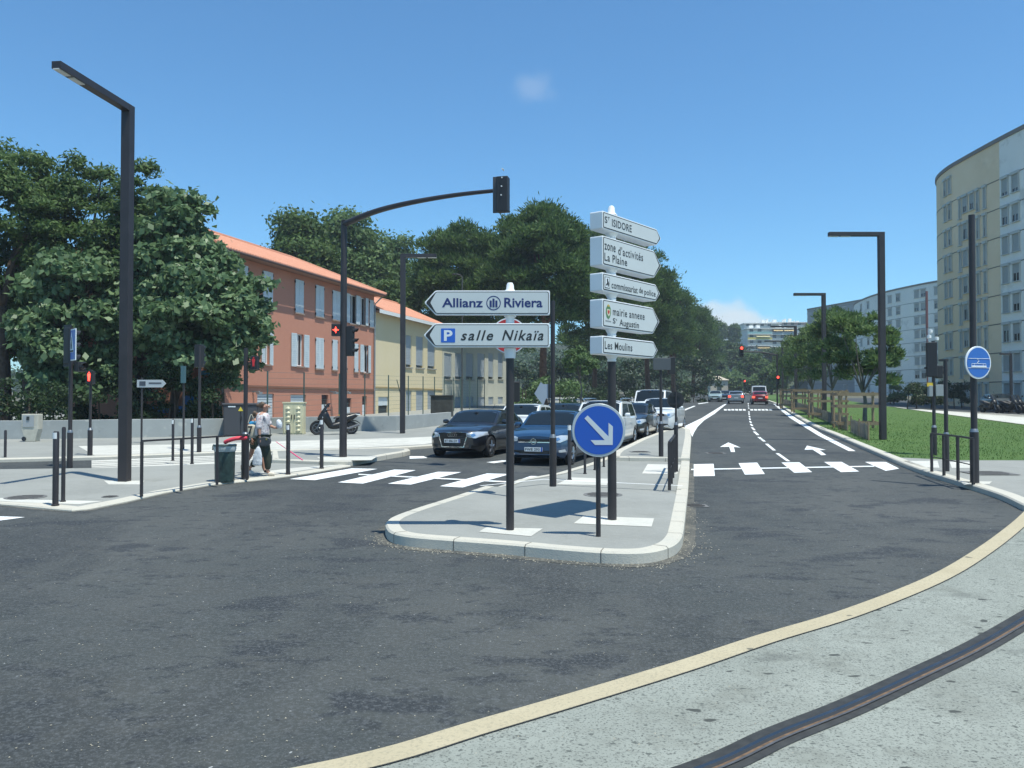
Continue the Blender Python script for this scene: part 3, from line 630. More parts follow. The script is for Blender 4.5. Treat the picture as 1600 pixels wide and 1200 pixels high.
# ------------------------------------------------------------------ apartment blocks on the right (curved)
M_BEIGE = ground_mat('beige_render', (.86, .65, .43), [('n', .10, .42, .62, (.76, .57, .37), .8), ('n', .9, .5, .7, (.88, .70, .50), .5), ('n', .35, .58, .66, (.62, .48, .33), .5, (1, 1))], .9, (8, .2, .01))
M_PALEW = ground_mat('pale_block_render', (.86, .82, .74), [('n', .10, .42, .62, (.74, .73, .68), .8), ('n', .9, .5, .7, (.84, .83, .78), .5), ('n', .35, .58, .66, (.46, .44, .38), .5)], .9, (8, .2, .01))
M_GREYW = ground_mat('grey_block_render', (.36, .37, .36), [('n', .10, .42, .62, (.30, .31, .30), .8), ('n', .9, .5, .7, (.40, .41, .40), .5)], .9, (8, .2, .01))
def curved_block(name, label, line, z0, storey, nst, ztop, m, win_px, seed, wgroup, m2=None, split=None):
    """facade follows line (x,y); windows are recessed panels with blind box, blind and glass set along it"""
    P = [Vector(p[:2]) for p in line]; e = empty(name, (P[0].x, P[0].y, z0), label, 'apartment block'); off = (P[0].x, P[0].y, z0)
    lens = [0]
    for i in range(1, len(P)): lens.append(lens[-1]+(P[i]-P[i-1]).length)
    def at(s):
        i = max(1, min(len(P)-1, next((k for k in range(len(P)) if lens[k] >= s), len(P)-1))); t = (s-lens[i-1])/(lens[i]-lens[i-1]); p = P[i-1].lerp(P[i], t)
        d = (P[i]-P[i-1]).normalized(); return p, d
    outl = P + [p for p in reversed(offs([q.to_3d() for q in P], -11))]
    def prism_(o, za, zb): n = len(o); return MB().add([(p.x, p.y, za) for p in o]+[(p.x, p.y, zb) for p in o], [tuple(range(n)), tuple(range(n, 2*n))]+[(i, (i+1) % n, (i+1) % n+n, i+n) for i in range(n)])
    body = prism_(outl, z0-3, ztop-.35).build('wall', m, e, off=off)
    rim = [p for p in offs([q.to_3d() for q in P], .12)]; prism_(rim + [p for p in reversed(offs([q.to_3d() for q in P], -11.1))], ztop-.35, ztop).build('parapet', mat('parapet', (.20, .18, .16), .8), e, off=off)
    bands = MB()
    for k in range(0, nst):
        zz = z0+k*storey+.9*0; a = offs([q.to_3d() for q in P], .015); b = a; n = len(a)
        bands.add([(p.x, p.y, zz) for p in a]+[(p.x, p.y, zz+.09) for p in b], [(i, i+1, n+i+1, n+i) for i in range(n-1)])
    bands.build('floor_bands', mat('band_dark', (.19, .165, .13), .9), e, off=off)
    if m2:
        a = [p for p in offs([q.to_3d() for q in P], .008)]
        for s0, s1 in split:
            q = MB(); pa = [at(s0)[0]] + [P[i] for i in range(len(P)) if s0 < lens[i] < s1] + [at(s1)[0]]; pa = offs([p.to_3d() for p in pa], .008); n = len(pa)
            q.add([(p.x, p.y, z0-2) for p in pa]+[(p.x, p.y, ztop-.36) for p in pa], [(i, i+1, n+i+1, n+i) for i in range(n-1)]).build('painted_bay', m2, e, off=off)
    r = random.Random(seed); Mg = M_GLASS; Mb = mat('block_blind', (.34, .355, .34), .7, noise=(1, .1)); Mf = mat('block_frame', (.50, .50, .46), .7)
    cnt = 0
    for k in range(nst):
        for s, w, kind in win_px:
            zb = z0+k*storey+(.95 if kind == 'w' else .55); zt = z0+k*storey+2.45
            if zt > ztop-.4: continue
            p, d = at(s); nrm = Vector((-d.y, d.x)); rz = math.atan2(d.y, d.x)
            if cnt >= 98: break
            cnt += 1
            def bx(mb, ds, dn, z, dx, dy, dz): c = p+d*ds+nrm*dn; mb.box((c.x, c.y, z), (dx, dy, dz), rz)
            f = MB(); t = .07
            bx(f, 0, .10, zt+.10, w+.2, .24, .24); bx(f, 0, .08, zb-.05, w+.2, .22, .08); bx(f, -w/2, .06, (zb+zt)/2, t, .12, zt-zb); bx(f, w/2, .06, (zb+zt)/2, t, .12, zt-zb)
            fo = f.build('window', Mf, e, off=off)
            g = MB(); bx(g, 0, .012, (zb+zt)/2, w, .03, zt-zb); g.build('pane', Mg, fo, off=off)
            h = r.choice((.35, .55, .8, 1.0, 1.0, .6)); hh = (zt-zb)*h; g = MB(); bx(g, 0, .045, zt-hh/2, w-.04, .03, hh); g.build('blind', Mb, fo, off=off)
            if h < .95: g = MB(); bx(g, 0, .05, (zb+zt-hh)/2, .05, .03, zt-hh-zb); g.build('mullion', Mf, fo, off=off)
    return e, at, lens
z1b = 1.3
line1 = catmull([(52, 92, 0), (47.5, 90.5, 0), (44.7, 87.2, 0), (43.4, 83, 0), (43.1, 78, 0), (43.1, 71, 0), (43.6, 62, 0), (44.6, 52, 0), (46.2, 42, 0)], 4)
line1 = line1[::-1]
ztop1 = AT(1600, 200, 70.5).z
def arc_s(line, px):
    """arclength along line where it crosses the image column px"""
    L = 0; u = (px-800)/F
    for a, b in zip(line[:-1], line[1:]):
        fa = a.x-u*a.y; fb = b.x-u*b.y
        if fa*fb <= 0 and fa != fb: return L + (b-a).length*fa/(fa-fb)
        L += (b-a).length
    return None
w1 = []
for px, w, k in ((1481, .55, 'w'), (1488, .55, 'w'), (1512, .75, 'w'), (1523, .75, 'w'), (1504, .35, 't'), (1532, .4, 't'), (1543, .4, 't'), (1575, .85, 'w'), (1591.5, .9, 'w')):
    s_ = arc_s(line1, px)
    if s_: w1.append((s_, w, k))
sm = min(s for s, w, k in w1)
w1 += [(sm-3.2, .9, 'w'), (sm-4.8, .9, 'w'), (sm-9, .9, 'w')]
sp = arc_s(line1, 1566) or 30
b1, at1, l1 = curved_block('apartment_block', 'tall curved beige apartment block at the right edge of the picture', line1, z1b, (ztop1-1.2-z1b)/9, 9, ztop1, M_BEIGE, [w for w in w1 if w[0] > 1], 3, None, M_PALEW, [(.1, sp)])
line2 = catmull([(92, 215, 0), (84, 204, 0), (80.5, 190, 0), (80, 176, 0), (83, 161, 0), (88.5, 150, 0), (97, 139, 0)], 5)[::-1]
ztop2 = AT(1450, 442, 165).z
w2 = []
for px in (1347, 1358, 1392, 1405, 1434, 1444.5, 1466, 1476):
    s_ = arc_s(line2, px)
    if s_: w2.append((s_, 1.3, 'w'))
w2 = [w for w in w2 if w[0] > 1]
curved_block('apartment_block', 'pale grey curved apartment block partly hidden behind the young trees', line2, 3.2, (ztop2-1-3.2)/8, 8, ztop2, M_PALEW, w2, 7, None)
rp = MB(); q = AT(1448, 480, 150); rp.box((q.x, q.y, (AT(1448, 455, 150).z+AT(1448, 512, 150).z)/2), (.32, .3, AT(1448, 455, 150).z-AT(1448, 512, 150).z)); rp.cyl((q.x, q.y, 3), (q.x, q.y, AT(1448, 512, 150).z), .12)
ro = rp.build('mast', mat('mast_red', (.13, .035, .03), .7)); tag(ro, 'slim dark red mast in front of the pale curved block', 'mast')
line3 = [Vector((90, 205, 0)), Vector((82.5, 232, 0)), Vector((100, 270, 0))]
curved_block('apartment_block', 'distant dark grey block with sloping roof corner above the young trees', line3, 4, 2.9, 9, AT(1290, 478, 225).z, M_GREYW, [(12, 1.3, 'w'), (20, 1.3, 'w'), (30, 1.3, 'w'), (36, 1.3, 'w'), (50, 1.3, 'w')], 9, None)

# ------------------------------------------------------------------ hill with its flats
def hill_z(x, y):
    t = max(0, min(1, (y-235)/200)); t = t*t*(3-2*t)
    return zg(min(y, 260)) + 31*t*math.exp(-((x-75)/170)**2)
hm = MB(); nx, ny = 44, 26
for j in range(ny):
    for i in range(nx):
        x = -330+i*20; y = 225+j*16; hm.v.append((x, y, hill_z(x, y)-.4+2*math.sin(x*.05)*math.sin(y*.04)*min(1, (y-225)/80)))
hm.f += [(j*nx+i, j*nx+i+1, (j+1)*nx+i+1, (j+1)*nx+i) for j in range(ny-1) for i in range(nx-1)]
tag(hm.build('hill', mat('hill_scrub', (.045, .06, .03), .95, noise=(.1, .4))), kind='structure')
M_BALC = mat('balcony_white', (.80, .80, .76), .8); M_FW = mat('far_wall', (.66, .66, .62), .9, noise=(.3, .1))
def far_flats(name, label, pxl, pxr, pyt, pyb, Y, depth, stories, bands=None, m=M_FW, awn=(), rz=0.0, roof=True):
    a = AT(pxl, pyb, Y); b = AT(pxr, pyt, Y); w = b.x-a.x; h = b.z-a.z; e = empty(name, (a.x, Y, a.z), label, 'apartment block', rz); sh = h/stories
    MB().box((w/2, depth/2, h/2-3), (w, depth, h+6)).build('wall', m, e)
    for k in range(stories):
        c = (bands or {}).get(k); z = k*sh
        s = MB().box((w/2, -.8, z+.12), (w+.8, 1.7, .22)).build('balcony', M_BALC, e)
        MB().box((w/2, -1.6, z+.65), (w+.7, .08, .85)).build('parapet', c or mat('balc_glass', (.30, .36, .36), .4), s)
        for j in range(int(w/3.2)):
            x = 1.6+j*3.2; MB().box((x, -.03, z+1.45), (1.5, .06, 2.0)).build('window', mat('far_glass', (.05, .07, .08), .2), e)
    for (x0, x1, k, c) in awn:
        mm = MB().add([(w*x0, -.1, (k+1)*sh-.1), (w*x1, -.1, (k+1)*sh-.1), (w*x1, -2.1, (k+1)*sh-.9), (w*x0, -2.1, (k+1)*sh-.9), (w*x0, -.1, (k+1)*sh-.2), (w*x1, -.1, (k+1)*sh-.2), (w*x1, -2.1, (k+1)*sh-1.0), (w*x0, -2.1, (k+1)*sh-1.0)],
                      [(0, 1, 2, 3), (7, 6, 5, 4), (2, 3, 7, 6), (0, 3, 7, 4), (1, 2, 6, 5), (0, 1, 5, 4)]); mm.build('awning', c, e)
    if roof:
        MB().box((w/2, depth/2-.6, h+.15), (w+1.2, depth+1.8, .3)).build('roof', M_BALC, e)
        r = random.Random(int(pxl)); c = MB()
        for j in range(int(w/2.2)): hh = r.uniform(.7, 2.0); c.box((r.uniform(1, w-1), depth*.4+r.uniform(-2, 2), h+.3+hh/2), (r.uniform(.5, 1.7), 1.0, hh))
        c.build('roof_stacks', M_BALC, e)
    return e
YEL = mat('yellow_balcony', (.62, .52, .12), .8); SAND = mat('sand_awning', (.66, .48, .22), .8); REDA = mat('red_awning', (.50, .08, .06), .8); TURQ = mat('turquoise_panel', (.25, .45, .42), .5)
far_flats('hillside_flats', 'hillside block of flats with a yellow balcony band and cream awning', 1168, 1203, 514, 550, 330, 14, 4, {2: YEL, 3: TURQ}, awn=((.35, .95, 2, mat('cream_awning', (.72, .62, .34), .8)), (.4, .95, 0, SAND)))
far_flats('hillside_flats', 'stepped block of flats with orange awnings right of the yellow banded one', 1204, 1243, 514, 552, 334, 14, 4, awn=((.08, .45, 3, SAND), (.5, .9, 3, SAND), (.6, .95, 2, SAND)))
far_flats('hillside_flats', 'white roofline flats higher on the hill behind the yellow banded block', 1163, 1218, 506, 522, 372, 12, 2, roof=True)
far_flats('hillside_flats', 'long low pinkish penthouse flats topping the hill at the right', 1200, 1262, 504.5, 520, 380, 12, 2, m=mat('pink_wall', (.42, .33, .30), .9))
far_flats('hillside_flats', 'white flats with red awnings at the left end of the hilltop', 1108, 1140, 511, 526, 360, 12, 2, awn=((.1, .3, 1, REDA), (.35, .55, 0, REDA), (.7, .95, 0, REDA)))
far_flats('hillside_villa', 'low white flat roofed villa among trees on the hillside', 1116, 1145, 523, 532, 320, 8, 1)
far_flats('roadside_flats', 'small pale block of flats beside the far end of the avenue', 1125, 1139, 574, 602, 215, 8, 3, roof=False)
fh = empty('stone_house', AT(1124, 627, 185), 'pale stone house with a low hipped roof at the end of the avenue', 'house'); fh.location.z = zg(185)
MB().box((0, 3, 1.6), (3.9, 6, 3.2)).build('wall', mat('pale_stone', (.55, .50, .40), .9, noise=(1, .15)), fh)
MB().add([(-2.2, -.3, 3.2), (2.2, -.3, 3.2), (2.2, 6.3, 3.2), (-2.2, 6.3, 3.2), (-.8, 3, 4.2), (.8, 3, 4.2)], [(0, 1, 5, 4), (1, 2, 5), (2, 3, 4, 5), (3, 0, 4), (0, 3, 2, 1)]).build('roof', mat('pale_tile', (.48, .42, .33), .9), fh)
MB().box((0, -.03, 1.5), (1, .06, 1.2)).build('window', M_GLASS, fh)

# ------------------------------------------------------------------ boundary wall, fence, cabinets
M_CONC = ground_mat('boundary_concrete', (.33, .35, .34), [('n', .6, .4, .7, (.26, .28, .27), .8), ('n', 3, .55, .7, (.40, .42, .41), .6), ('n', 1.6, .62, .72, (.19, .20, .19), .6, (1, 1)), ('v', .9, .13, .10, (.50, .50, .44), .5)], .9)
cw = MB(); n = len(wl); a = [p.xy for p in wl]; b = offs(wl, .22); hh = [.70]*2+[.72, .68, .66, .66, .64, .62]
vs = [gp(p.x, p.y, .0) for p in a]+[gp(p.x, p.y, .1+h_) for p, h_ in zip(a, hh)]+[gp(p.x, p.y, .1+h_) for p, h_ in zip(b, hh)]+[gp(p.x, p.y, .0) for p in b]
cw.add(vs, [(k*n+i, k*n+i+1, (k+1)*n+i+1, (k+1)*n+i) for k in range(3) for i in range(n-1)]+[(0, n, 2*n, 3*n), (n-1, 4*n-1, 3*n-1, 2*n-1)])
tag(cw.build('boundary_wall', M_CONC, bevel=.012), 'low weathered grey concrete wall running behind the far pavement', 'wall')
fn = empty('mesh_fence', gp(-9.6, 38, .0), 'tall green wire fence on thin posts in front of the houses', 'fence'); fo_ = fn.location
px_l = (418, 475, 530, 570, 607, 638, 661, 679, 694, 709, 720, 734, 746, 757)
M_GREEN = mat('fence_green', (.055, .10, .085), .5)
pts = []
for px in px_l:
    u = (px-800)/F; Y = (-9.7-.19*38+0)/(u-.19) if True else 0; pts.append(Vector((u*Y, Y, 0)))
for p in pts:
    MB().cyl((p.x-fo_.x, p.y-fo_.y, zg(p.y)-fo_.z), (p.x-fo_.x, p.y-fo_.y, zg(p.y)+2.75-fo_.z), .035, n=6).build('post', M_GREEN, fn)
w = MB()
for k in range(9):
    z = .7+k*.25
    for p, q in zip(pts[:-1], pts[1:]): w.tube([gp(p.x, p.y, z)-fo_, gp(q.x, q.y, z)-fo_], .006, 3, False)
w.build('wires', M_GREEN, fn)
MB().tube([gp(pts[4].x, pts[4].y+3.6, 2.5)-fo_, gp(pts[5].x-.4, pts[5].y+.8, .7)-fo_], .03, 6).build('brace', M_GREEN, fn)
db = AT(662, 650, 45); tb = empty('timber_box', gp(db.x, 45), 'dark low timber enclosure behind the wall beside the black hatchback', 'enclosure')
m = MB(); m.box((1.0, 0, 1.0), (1.15, 1.0, 1.1)); m.build('panel', mat('dark_timber', (.05, .05, .042), .9, noise=(4, .4)), tb); m = MB(); m.box((1.0, 0, 1.58), (1.25, 1.1, .05)); m.build('lid', mat('dark_lid', (.035, .035, .032), .7), tb)

def cab_root(name, label, pxc, pyb, dz=.1, rz=0): p = G(pxc, pyb, dz); return empty(name, p, label, 'cabinet', rz), p
t1, p = cab_root('transformer_cabinet', 'large dark grey transformer cabinet against the concrete wall', 376, 681.5)
k = p.y/F; w, h = 55*k, 50*k
MB().box((0, .45, h/2-.02), (w, .9, h-.04)).build('housing', mat('cabinet_dark', (.055, .055, .06), .6, noise=(2, .2)), t1, bevel=.02)
MB().box((0, .45, h), (w+.08, 1.0, .08)).build('lid', mat('cabinet_lid', (.075, .075, .08), .6), t1, bevel=.02)
for sx in (-1, 1): MB().box((sx*w*.24, -.012, h/2-.03), (w*.45, .02, h-.18)).build('door', mat('cabinet_door', (.063, .063, .068), .55), t1)
MB().box((.02, -.035, h*.55), (.04, .03, .18)).build('handle', M_DARK, t1)
MB().prism([(-.1, h-.28), (.1, h-.28), (0, h-.1)], -.032, -.026).build('warning_triangle', mat('warn_yellow', (.75, .58, .05), .6), t1)
MB().box((-w*.25, -.03, h-.10), (.3, .008, .05)).build('plate', M_WHITE, t1)
t2, p = cab_root('utility_cabinet', 'cream double door utility cabinet with moulded diamond bosses', 458, 678.5)
k = p.y/F; w, h = 32*k, 48*k; Mc = mat('cabinet_cream', (.62, .58, .38), .55, noise=(3, .06))
MB().box((0, .2, h/2), (w, .4, h)).build('housing', Mc, t2, bevel=.015); MB().box((0, .2, h+.03), (w+.06, .46, .06)).build('lid', Mc, t2, bevel=.01)
for sx in (-1, 1):
    d = MB().box((sx*w*.235, -.012, h/2), (w*.44, .02, h-.12)).build('door', Mc, t2)
    bo = MB()
    for i in range(6):
        z = .16+i*(h-.3)/5.4; bo.lathe([(.10, 0), (.10, -.012), (.02, -.06)], (sx*w*.25, -.022, z), 'Y', 4)
    bo.build('bosses', mat('cabinet_cream_hi', (.66, .62, .42), .5), d); MB().box((sx*.06, -.04, h*.56), (.03, .03, .2)).build('handle', M_DARK, d)
t3, p = cab_root('meter_box', 'pale grey concrete meter box with a tapering foot beside the hedge', 46, 690)
k = p.y/F; w, h = 26*k, 43*k
MB().prism([(-w*.5, h), (w*.5, h), (w*.5, h*.45), (w*.32, 0), (-w*.28, 0), (-w*.5, h*.42)], 0, .32).build('housing', mat('meter_concrete', (.48, .46, .38), .85, noise=(5, .15)), t3, bevel=.02)
MB().box((-w*.06, -.012, h*.74), (w*.66, .02, h*.42)).build('door', mat('meter_grey', (.34, .36, .36), .6), t3); MB().box((-.05, -.03, h*.84), (.1, .02, .14)).build('gauge_window', M_GLASS, t3)
MB().lathe([(.08, 0), (.08, -.02), (.02, -.02)], (-w*.33, 0, h*.1), 'Y', 14).build('pipe_end', M_DARK, t3)
# ------------------------------------------------------------------ lamps
M_LENS = mat('lamp_lens', (.62, .62, .58), .3)
def street_lamp(px, pyb, pyt, armpx, armpy, label, dz, w=.27, Y=None, armY=None, group='angular bronze street lamps'):
    p = G(px, pyb, dz) if Y is None else gp((px-800)/F*Y, Y, dz)
    ht = AT(px, pyt, p.y).z - p.z
    e = empty('street_lamp', p, label, 'street lamp', 0, group)
    tipY = armY or p.y; tip = AT(armpx, armpy, tipY); v = Vector((tip.x-p.x, tip.y-p.y, 0)); L = v.length; e.rotation_euler.z = math.atan2(v.y, v.x)
    MB().box((0, 0, ht/2), (w, w, ht)).build('pole', M_POST, e, bevel=.008)
    MB().box((L/2+w/2*0-.0, 0, ht-w*.36+.003), (L+w*1.0, w*.94, w*.72)).build('arm', M_POST, e, bevel=.006)
    for k in (0, 1):
        MB().box((L-.42+k*.45-.1, 0, ht-w*.72-.004), (.36, w*.6, .02)).build('light_panel', M_LENS, e)
    MB().box((0, -w/2-.004, .9), (w*.5, .012, .45)).build('service_door', mat('bronze_door', (.036, .031, .033), .5), e)
    return e
street_lamp(194.5, 752, 165, 93, 113, 'tall bronze street lamp nearest the camera on the left pavement, arm towards the road', DP, .205, None, 16.0)
street_lamp(629, 677, 397, 678, 394, 'bronze street lamp behind the black hatchback in front of the yellow house', .10, .21)
street_lamp(1379.5, 687, 363, 1299, 365, 'tall bronze street lamp standing on the lawn beside the tree guards', .12, .21)
street_lamp(1288, 645, 458, 1243, 458, 'second bronze lamp on the right side, rising out of the young trees', .12, .22, 52)
street_lamp(1243.5, 634, 509, 1206, 508, 'third bronze lamp on the right side, small and half hidden by leaves', .12, .22, 78)
street_lamp(1223, 632, 532, 1196, 532, 'farthest bronze lamp of the right side row', .12, .22, 104)
street_lamp(1580, 640, 552, 1564, 552, 'small bronze lamp by the parked scooters in front of the apartment block', .1, .16, 62)
ol = empty('old_lamp', gp((722-800)/F*62, 62, 0), 'small old street lamp with a curved neck among the pines behind the left sign', 'street lamp')
zt = AT(722, 428, 62).z - ol.location.z
MB().tube([(0, 0, 0), (0, 0, zt-.25), (-.15, 0, zt-.08), (-.45, 0, zt)], [.06, .045, .04, .035], 8).build('pole', mat('old_pole', (.06, .065, .06), .6), ol); MB().lathe([(.02, .04), (.14, .02), (.16, -.05), (.05, -.09)], (-.6, 0, zt), 'Z', 12).build('lamp_head', M_DARK, ol)
# ------------------------------------------------------------------ bollards, posts, railings
M_CAPW = mat('reflector_white', (.75, .77, .75), .4)
def bollard(px, pyb, pyt, wpx, label, dz=.12, cap=True, group='slim bronze bollards'):
    p = G(px, pyb, dz); s = p.y/F; h = AT(px, pyt, p.y).z-p.z; w = wpx*s; e = empty('bollard', p, label, 'bollard', 0, group)
    MB().tube([(0, 0, 0), (0, 0, h-.03), (0, 0, h)], [w/2, w/2, w/2-.012], 14).build('post', M_POST, e, smooth=True)
    MB().lathe([(w/2+.012, 0), (w/2+.012, .025), (w/2, .03)], (0, 0, 0), 'Z', 14).build('base_ring', M_POST, e)
    if cap:
        m = MB(); c = h-.13
        for k in range(9):
            a = R(150+k*20); m.v += [((w/2+.004)*math.cos(a), (w/2+.004)*math.sin(a), c), ((w/2+.004)*math.cos(a), (w/2+.004)*math.sin(a), h-.02)]
        m.f += [(2*k, 2*k+2, 2*k+3, 2*k+1) for k in range(8)]; m.build('reflector', M_CAPW, e, fixn=False)
    return e
bollard(86.5, 790, 674, 9, 'thick bronze bollard at the left pavement corner, nearest the camera', DP)
bollard(98.5, 784, 667, 6, 'thin bronze post just right of the thick corner bollard', DP, cap=False)
bollard(450, 741, 663, 6.5, 'bronze bollard in front of the cream cabinet, right of the walkers', DP)
bollard(502.5, 732, 655, 6, 'bronze bollard in front of the parked scooter front wheel', DP)
bollard(270, 720, 655, 4, 'white topped bollard behind the railing, left of the pair', .10)
bollard(300, 725, 653, 4.5, 'white topped bollard behind the railing, right of the pair', .05)
bollard(8, 720, 672, 4, 'leaning thin post at the far left picture edge', .0, False)
bollard(890, 750, 663, 5.5, 'bronze bollard on the refuge beside the blue car front wheel', .035)
bollard(914, 740.5, 680, 4, 'second bronze bollard of the refuge row, behind the round blue sign', .035)
bollard(929.5, 734.5, 680, 3.6, 'third bronze bollard of the refuge row, behind the round blue sign', .035)
bollard(943.5, 729.5, 680, 3.2, 'fourth and farthest bronze bollard of the refuge row', .035)
def railing(px, dz, label, name='railing', wp=.055, mid=False, name_post='post'):
    pts = [(G(a, b, dz), c, a) for a, b, c in px]; e = empty(name, pts[0][0], label, 'railing'); o = pts[0][0]; top = []
    for p, c, a in pts:
        h = AT(a, c, p.y).z-p.z; MB().box(tuple(Vector((0, 0, h/2))+p-o), (wp, wp*.8, h), .2).build(name_post, M_POST, e, bevel=.004); top.append(p-o+Vector((0, 0, h+.012)))
    for q, r_ in zip(top[:-1], top[1:]):
        MB().beam(q, r_, .05, .035).build('rail', M_POST, e)
        if mid: MB().beam(q-Vector((0, 0, .55)), r_-Vector((0, 0, .55)), .02, .02).build('wire', M_POST, e)
    return e
railing([(221, 776, 690), (283, 767, 686.5), (339, 757.5, 683), (386, 750, 680)], DP, 'low bronze pavement railing with four posts in front of the litter bin')
railing([(1456, 737, 678), (1475, 743, 680), (1497, 750, 682.5), (1521, 757, 686)], .12, 'low bronze railing with four posts at the right crossing', mid=True)
rb_ = railing([(1046, 766, 692), (1049, 756, 688), (1051.5, 747, 685), (1054, 738, 681), (1056, 731, 678)], .07, 'bronze railing on the refuge seen nearly end on', mid=True)
# ------------------------------------------------------------------ signals and masts
M_RED = mat('red_light', (.9, .05, .03), .4, emit=((1, .05, .03), 5)); M_LDARK = mat('dark_lens', (.03, .02, .02), .25)
M_SIGB = mat('sign_blue', (.012, .085, .42), .35); M_SIGW = mat('sign_white', (.72, .76, .77), .35); M_SIGR = mat('sign_red', (.45, .03, .03), .4)
def pole_on(name, px, pyb, pyt, wpx, label, cat, dz=.12, sleeve=None, wtop=None, rz=0, group=None):
    p = G(px, pyb, dz); s = p.y/F; h = AT(px, pyt, p.y).z-p.z; e = empty(name, p, label, cat, rz, group)
    if sleeve:
        hs = AT(px, sleeve, p.y).z-p.z
        MB().cyl((0, 0, 0), (0, 0, hs), wpx*s/2, n=16).build('sleeve', M_POST, e, smooth=True)
        MB().lathe([(wpx*s/2, 0), (wtop*s/2+.01, .05), (wtop*s/2, .07)], (0, 0, hs), 'Z', 16).build('collar', mat('collar_steel', (.30, .31, .31), .4, .8), e, smooth=True)
        MB().cyl((0, 0, hs), (0, 0, h), wtop*s/2, n=12).build('pole', M_POST, e, smooth=True)
    else: MB().cyl((0, 0, 0), (0, 0, h), wpx*s/2, (wtop or wpx)*s/2, n=14).build('pole', M_POST, e, smooth=True)
    return e, p, s, h
def Z_(px, py, p): return AT(px, py, p.y).z-p.z
def X_(px, p): return (px-800)/F*p.y-p.x
def signal_head(par, x, y, z, h=.85, w=.26, d=.2, lights=3, lit=None, face=0.0, backplate=False, name='signal_head'):
    """housing with hoods, facing angle `face` (0 = towards -y)"""
    rot = Matrix.Rotation(face, 3, 'Z'); c = Vector((x, y, z))
    def place(o): o.location = c; o.rotation_euler.z = face; return o
    hd = place(MB().box((0, 0, 0), (w, d, h)).build(name, M_DARK, par, bevel=.02))
    if backplate: 
        MB().box((0, d*.3, 0), (w*1.45, .02, h*1.15)).build('backplate', M_DARK, hd, bevel=.01)
    step = h/lights; r = min(w*.38, step*.38)
    for k in range(lights):
        zz = h/2-step*(k+.5)
        MB().lathe([(r, 0), (r*.9, -.02), (.01, -.03)], (0, -d/2, zz), 'Y', 16).build('lens', M_RED if lit == k else M_LDARK, hd, smooth='all')
        m = MB(); n = 9
        for i in range(n+1):
            a = math.pi*(-.08+1.16*i/n); cx, cz = r*1.12*math.cos(a), r*1.12*math.sin(a)
            m.v += [(cx, -d/2, zz+cz), (cx, -d/2-.16*(.5+.5*math.sin(max(0, min(math.pi, a)))), zz+cz)]
        m.f += [(2*i, 2*i+2, 2*i+3, 2*i+1) for i in range(n)]; m.build('hood', M_DARK, hd, fixn=False)
    return hd
# left: pedestrian-sign pole
e, p, s, h = pole_on('traffic_pole', 109, 731, 512, 8.5, 'bronze signal pole with the blue pedestrian crossing sign near the left edge', 'signal pole', .02, 676, 6)
z0, z1 = Z_(109, 564, p), Z_(109, 515, p); w_ = (z1-z0)*.92
sg = MB().prism([(-w_/2, z0), (w_/2, z0), (w_/2, z1), (-w_/2, z1)], -.012, .012).build('crossing_sign', M_SIGW, e, bevel=.004)
def sgp(name, pts, m, y=-.016): return MB().prism([(x*w_/2, z0+(z1-z0)*z) for x, z in pts], y, y+.003).build(name, m, sg)
sgp('blue_field', [(-.9, .04), (.9, .04), (.9, .96), (-.9, .96)], M_SIGB); sgp('triangle', [(-.66, .26), (.66, .26), (0, .9)], M_SIGW, -.020)
sgp('stripe', [(-.6, .27), (.6, .27), (.56, .33), (-.56, .33)], M_DARK, -.024); sgp('walker', [(-.10, .36), (-.02, .36), (.03, .5), (.14, .36), (.22, .38), (.08, .60), (.05, .74), (-.05, .74), (-.08, .6), (-.16, .5)], M_DARK, -.024)
sg.location = (.0, -.12, 0); 
sg.rotation_euler.z = R(-49); sg.location = (.09, -.12, 0)
signal_head(e, -.09, .12, Z_(109, 540, p), .95, .24, .22, 3, None, R(150), True)
signal_head(e, .22, .05, Z_(121, 573, p), .26, .24, .18, 1, None, R(60), name='button_box')
# pedestrian red light
e, p, s, h = pole_on('pedestrian_signal', 140.5, 714, 577, 7.5, 'pedestrian signal showing a red standing figure in front of the dark hedge', 'pedestrian signal', .05, 672, 4)
def red_man(par, x, y, z, sc=1.0, lit=True):
    b = MB().box((x, y, z), (.30*sc, .2, .62*sc)).build('signal_box', M_DARK, par, bevel=.015); m = M_RED if lit else mat('dim_red', (.25, .02, .02), .4, emit=((.8, .03, .05), .25))
    g = MB(); g.lathe([(.035*sc, 0), (.03*sc, -.01), (.005, -.012)], (x, y-.1, z+.22*sc), 'Y', 10)
    g.prism([(x+a_*sc, z+b_*sc) for a_, b_ in ((-.045, -.02), (-.04, -.17), (-.012, -.17), (0, -.04), (.012, -.17), (.04, -.17), (.045, -.02), (.075, .12), (.05, .175), (-.05, .175), (-.075, .12))], y-.112, y-.1)
    g.build('red_figure', m, b); return b
red_man(e, 0.06, -.12, Z_(145, 590, p), .62)
# thin poles behind the railing
e, p, s, h = pole_on('signal_pole', 311, 709, 540, 7, 'tall dark sleeved pole in front of the leafy tree, right of the white topped bollards', 'pole', .05, 668, 4.4)
signal_head(e, -.05, .1, Z_(311, 556, p), .7, .24, .2, 3, None, R(170))
e, p, s, h = pole_on('thin_pole', 286.5, 702, 573, 3.2, 'thinnest dark pole with a small bluish box on top, left of the sleeved pole', 'pole', .1)
MB().box((0, -.05, h-.25), (.12, .14, .55)).build('box', mat('teal_box', (.05, .12, .14), .6), e)
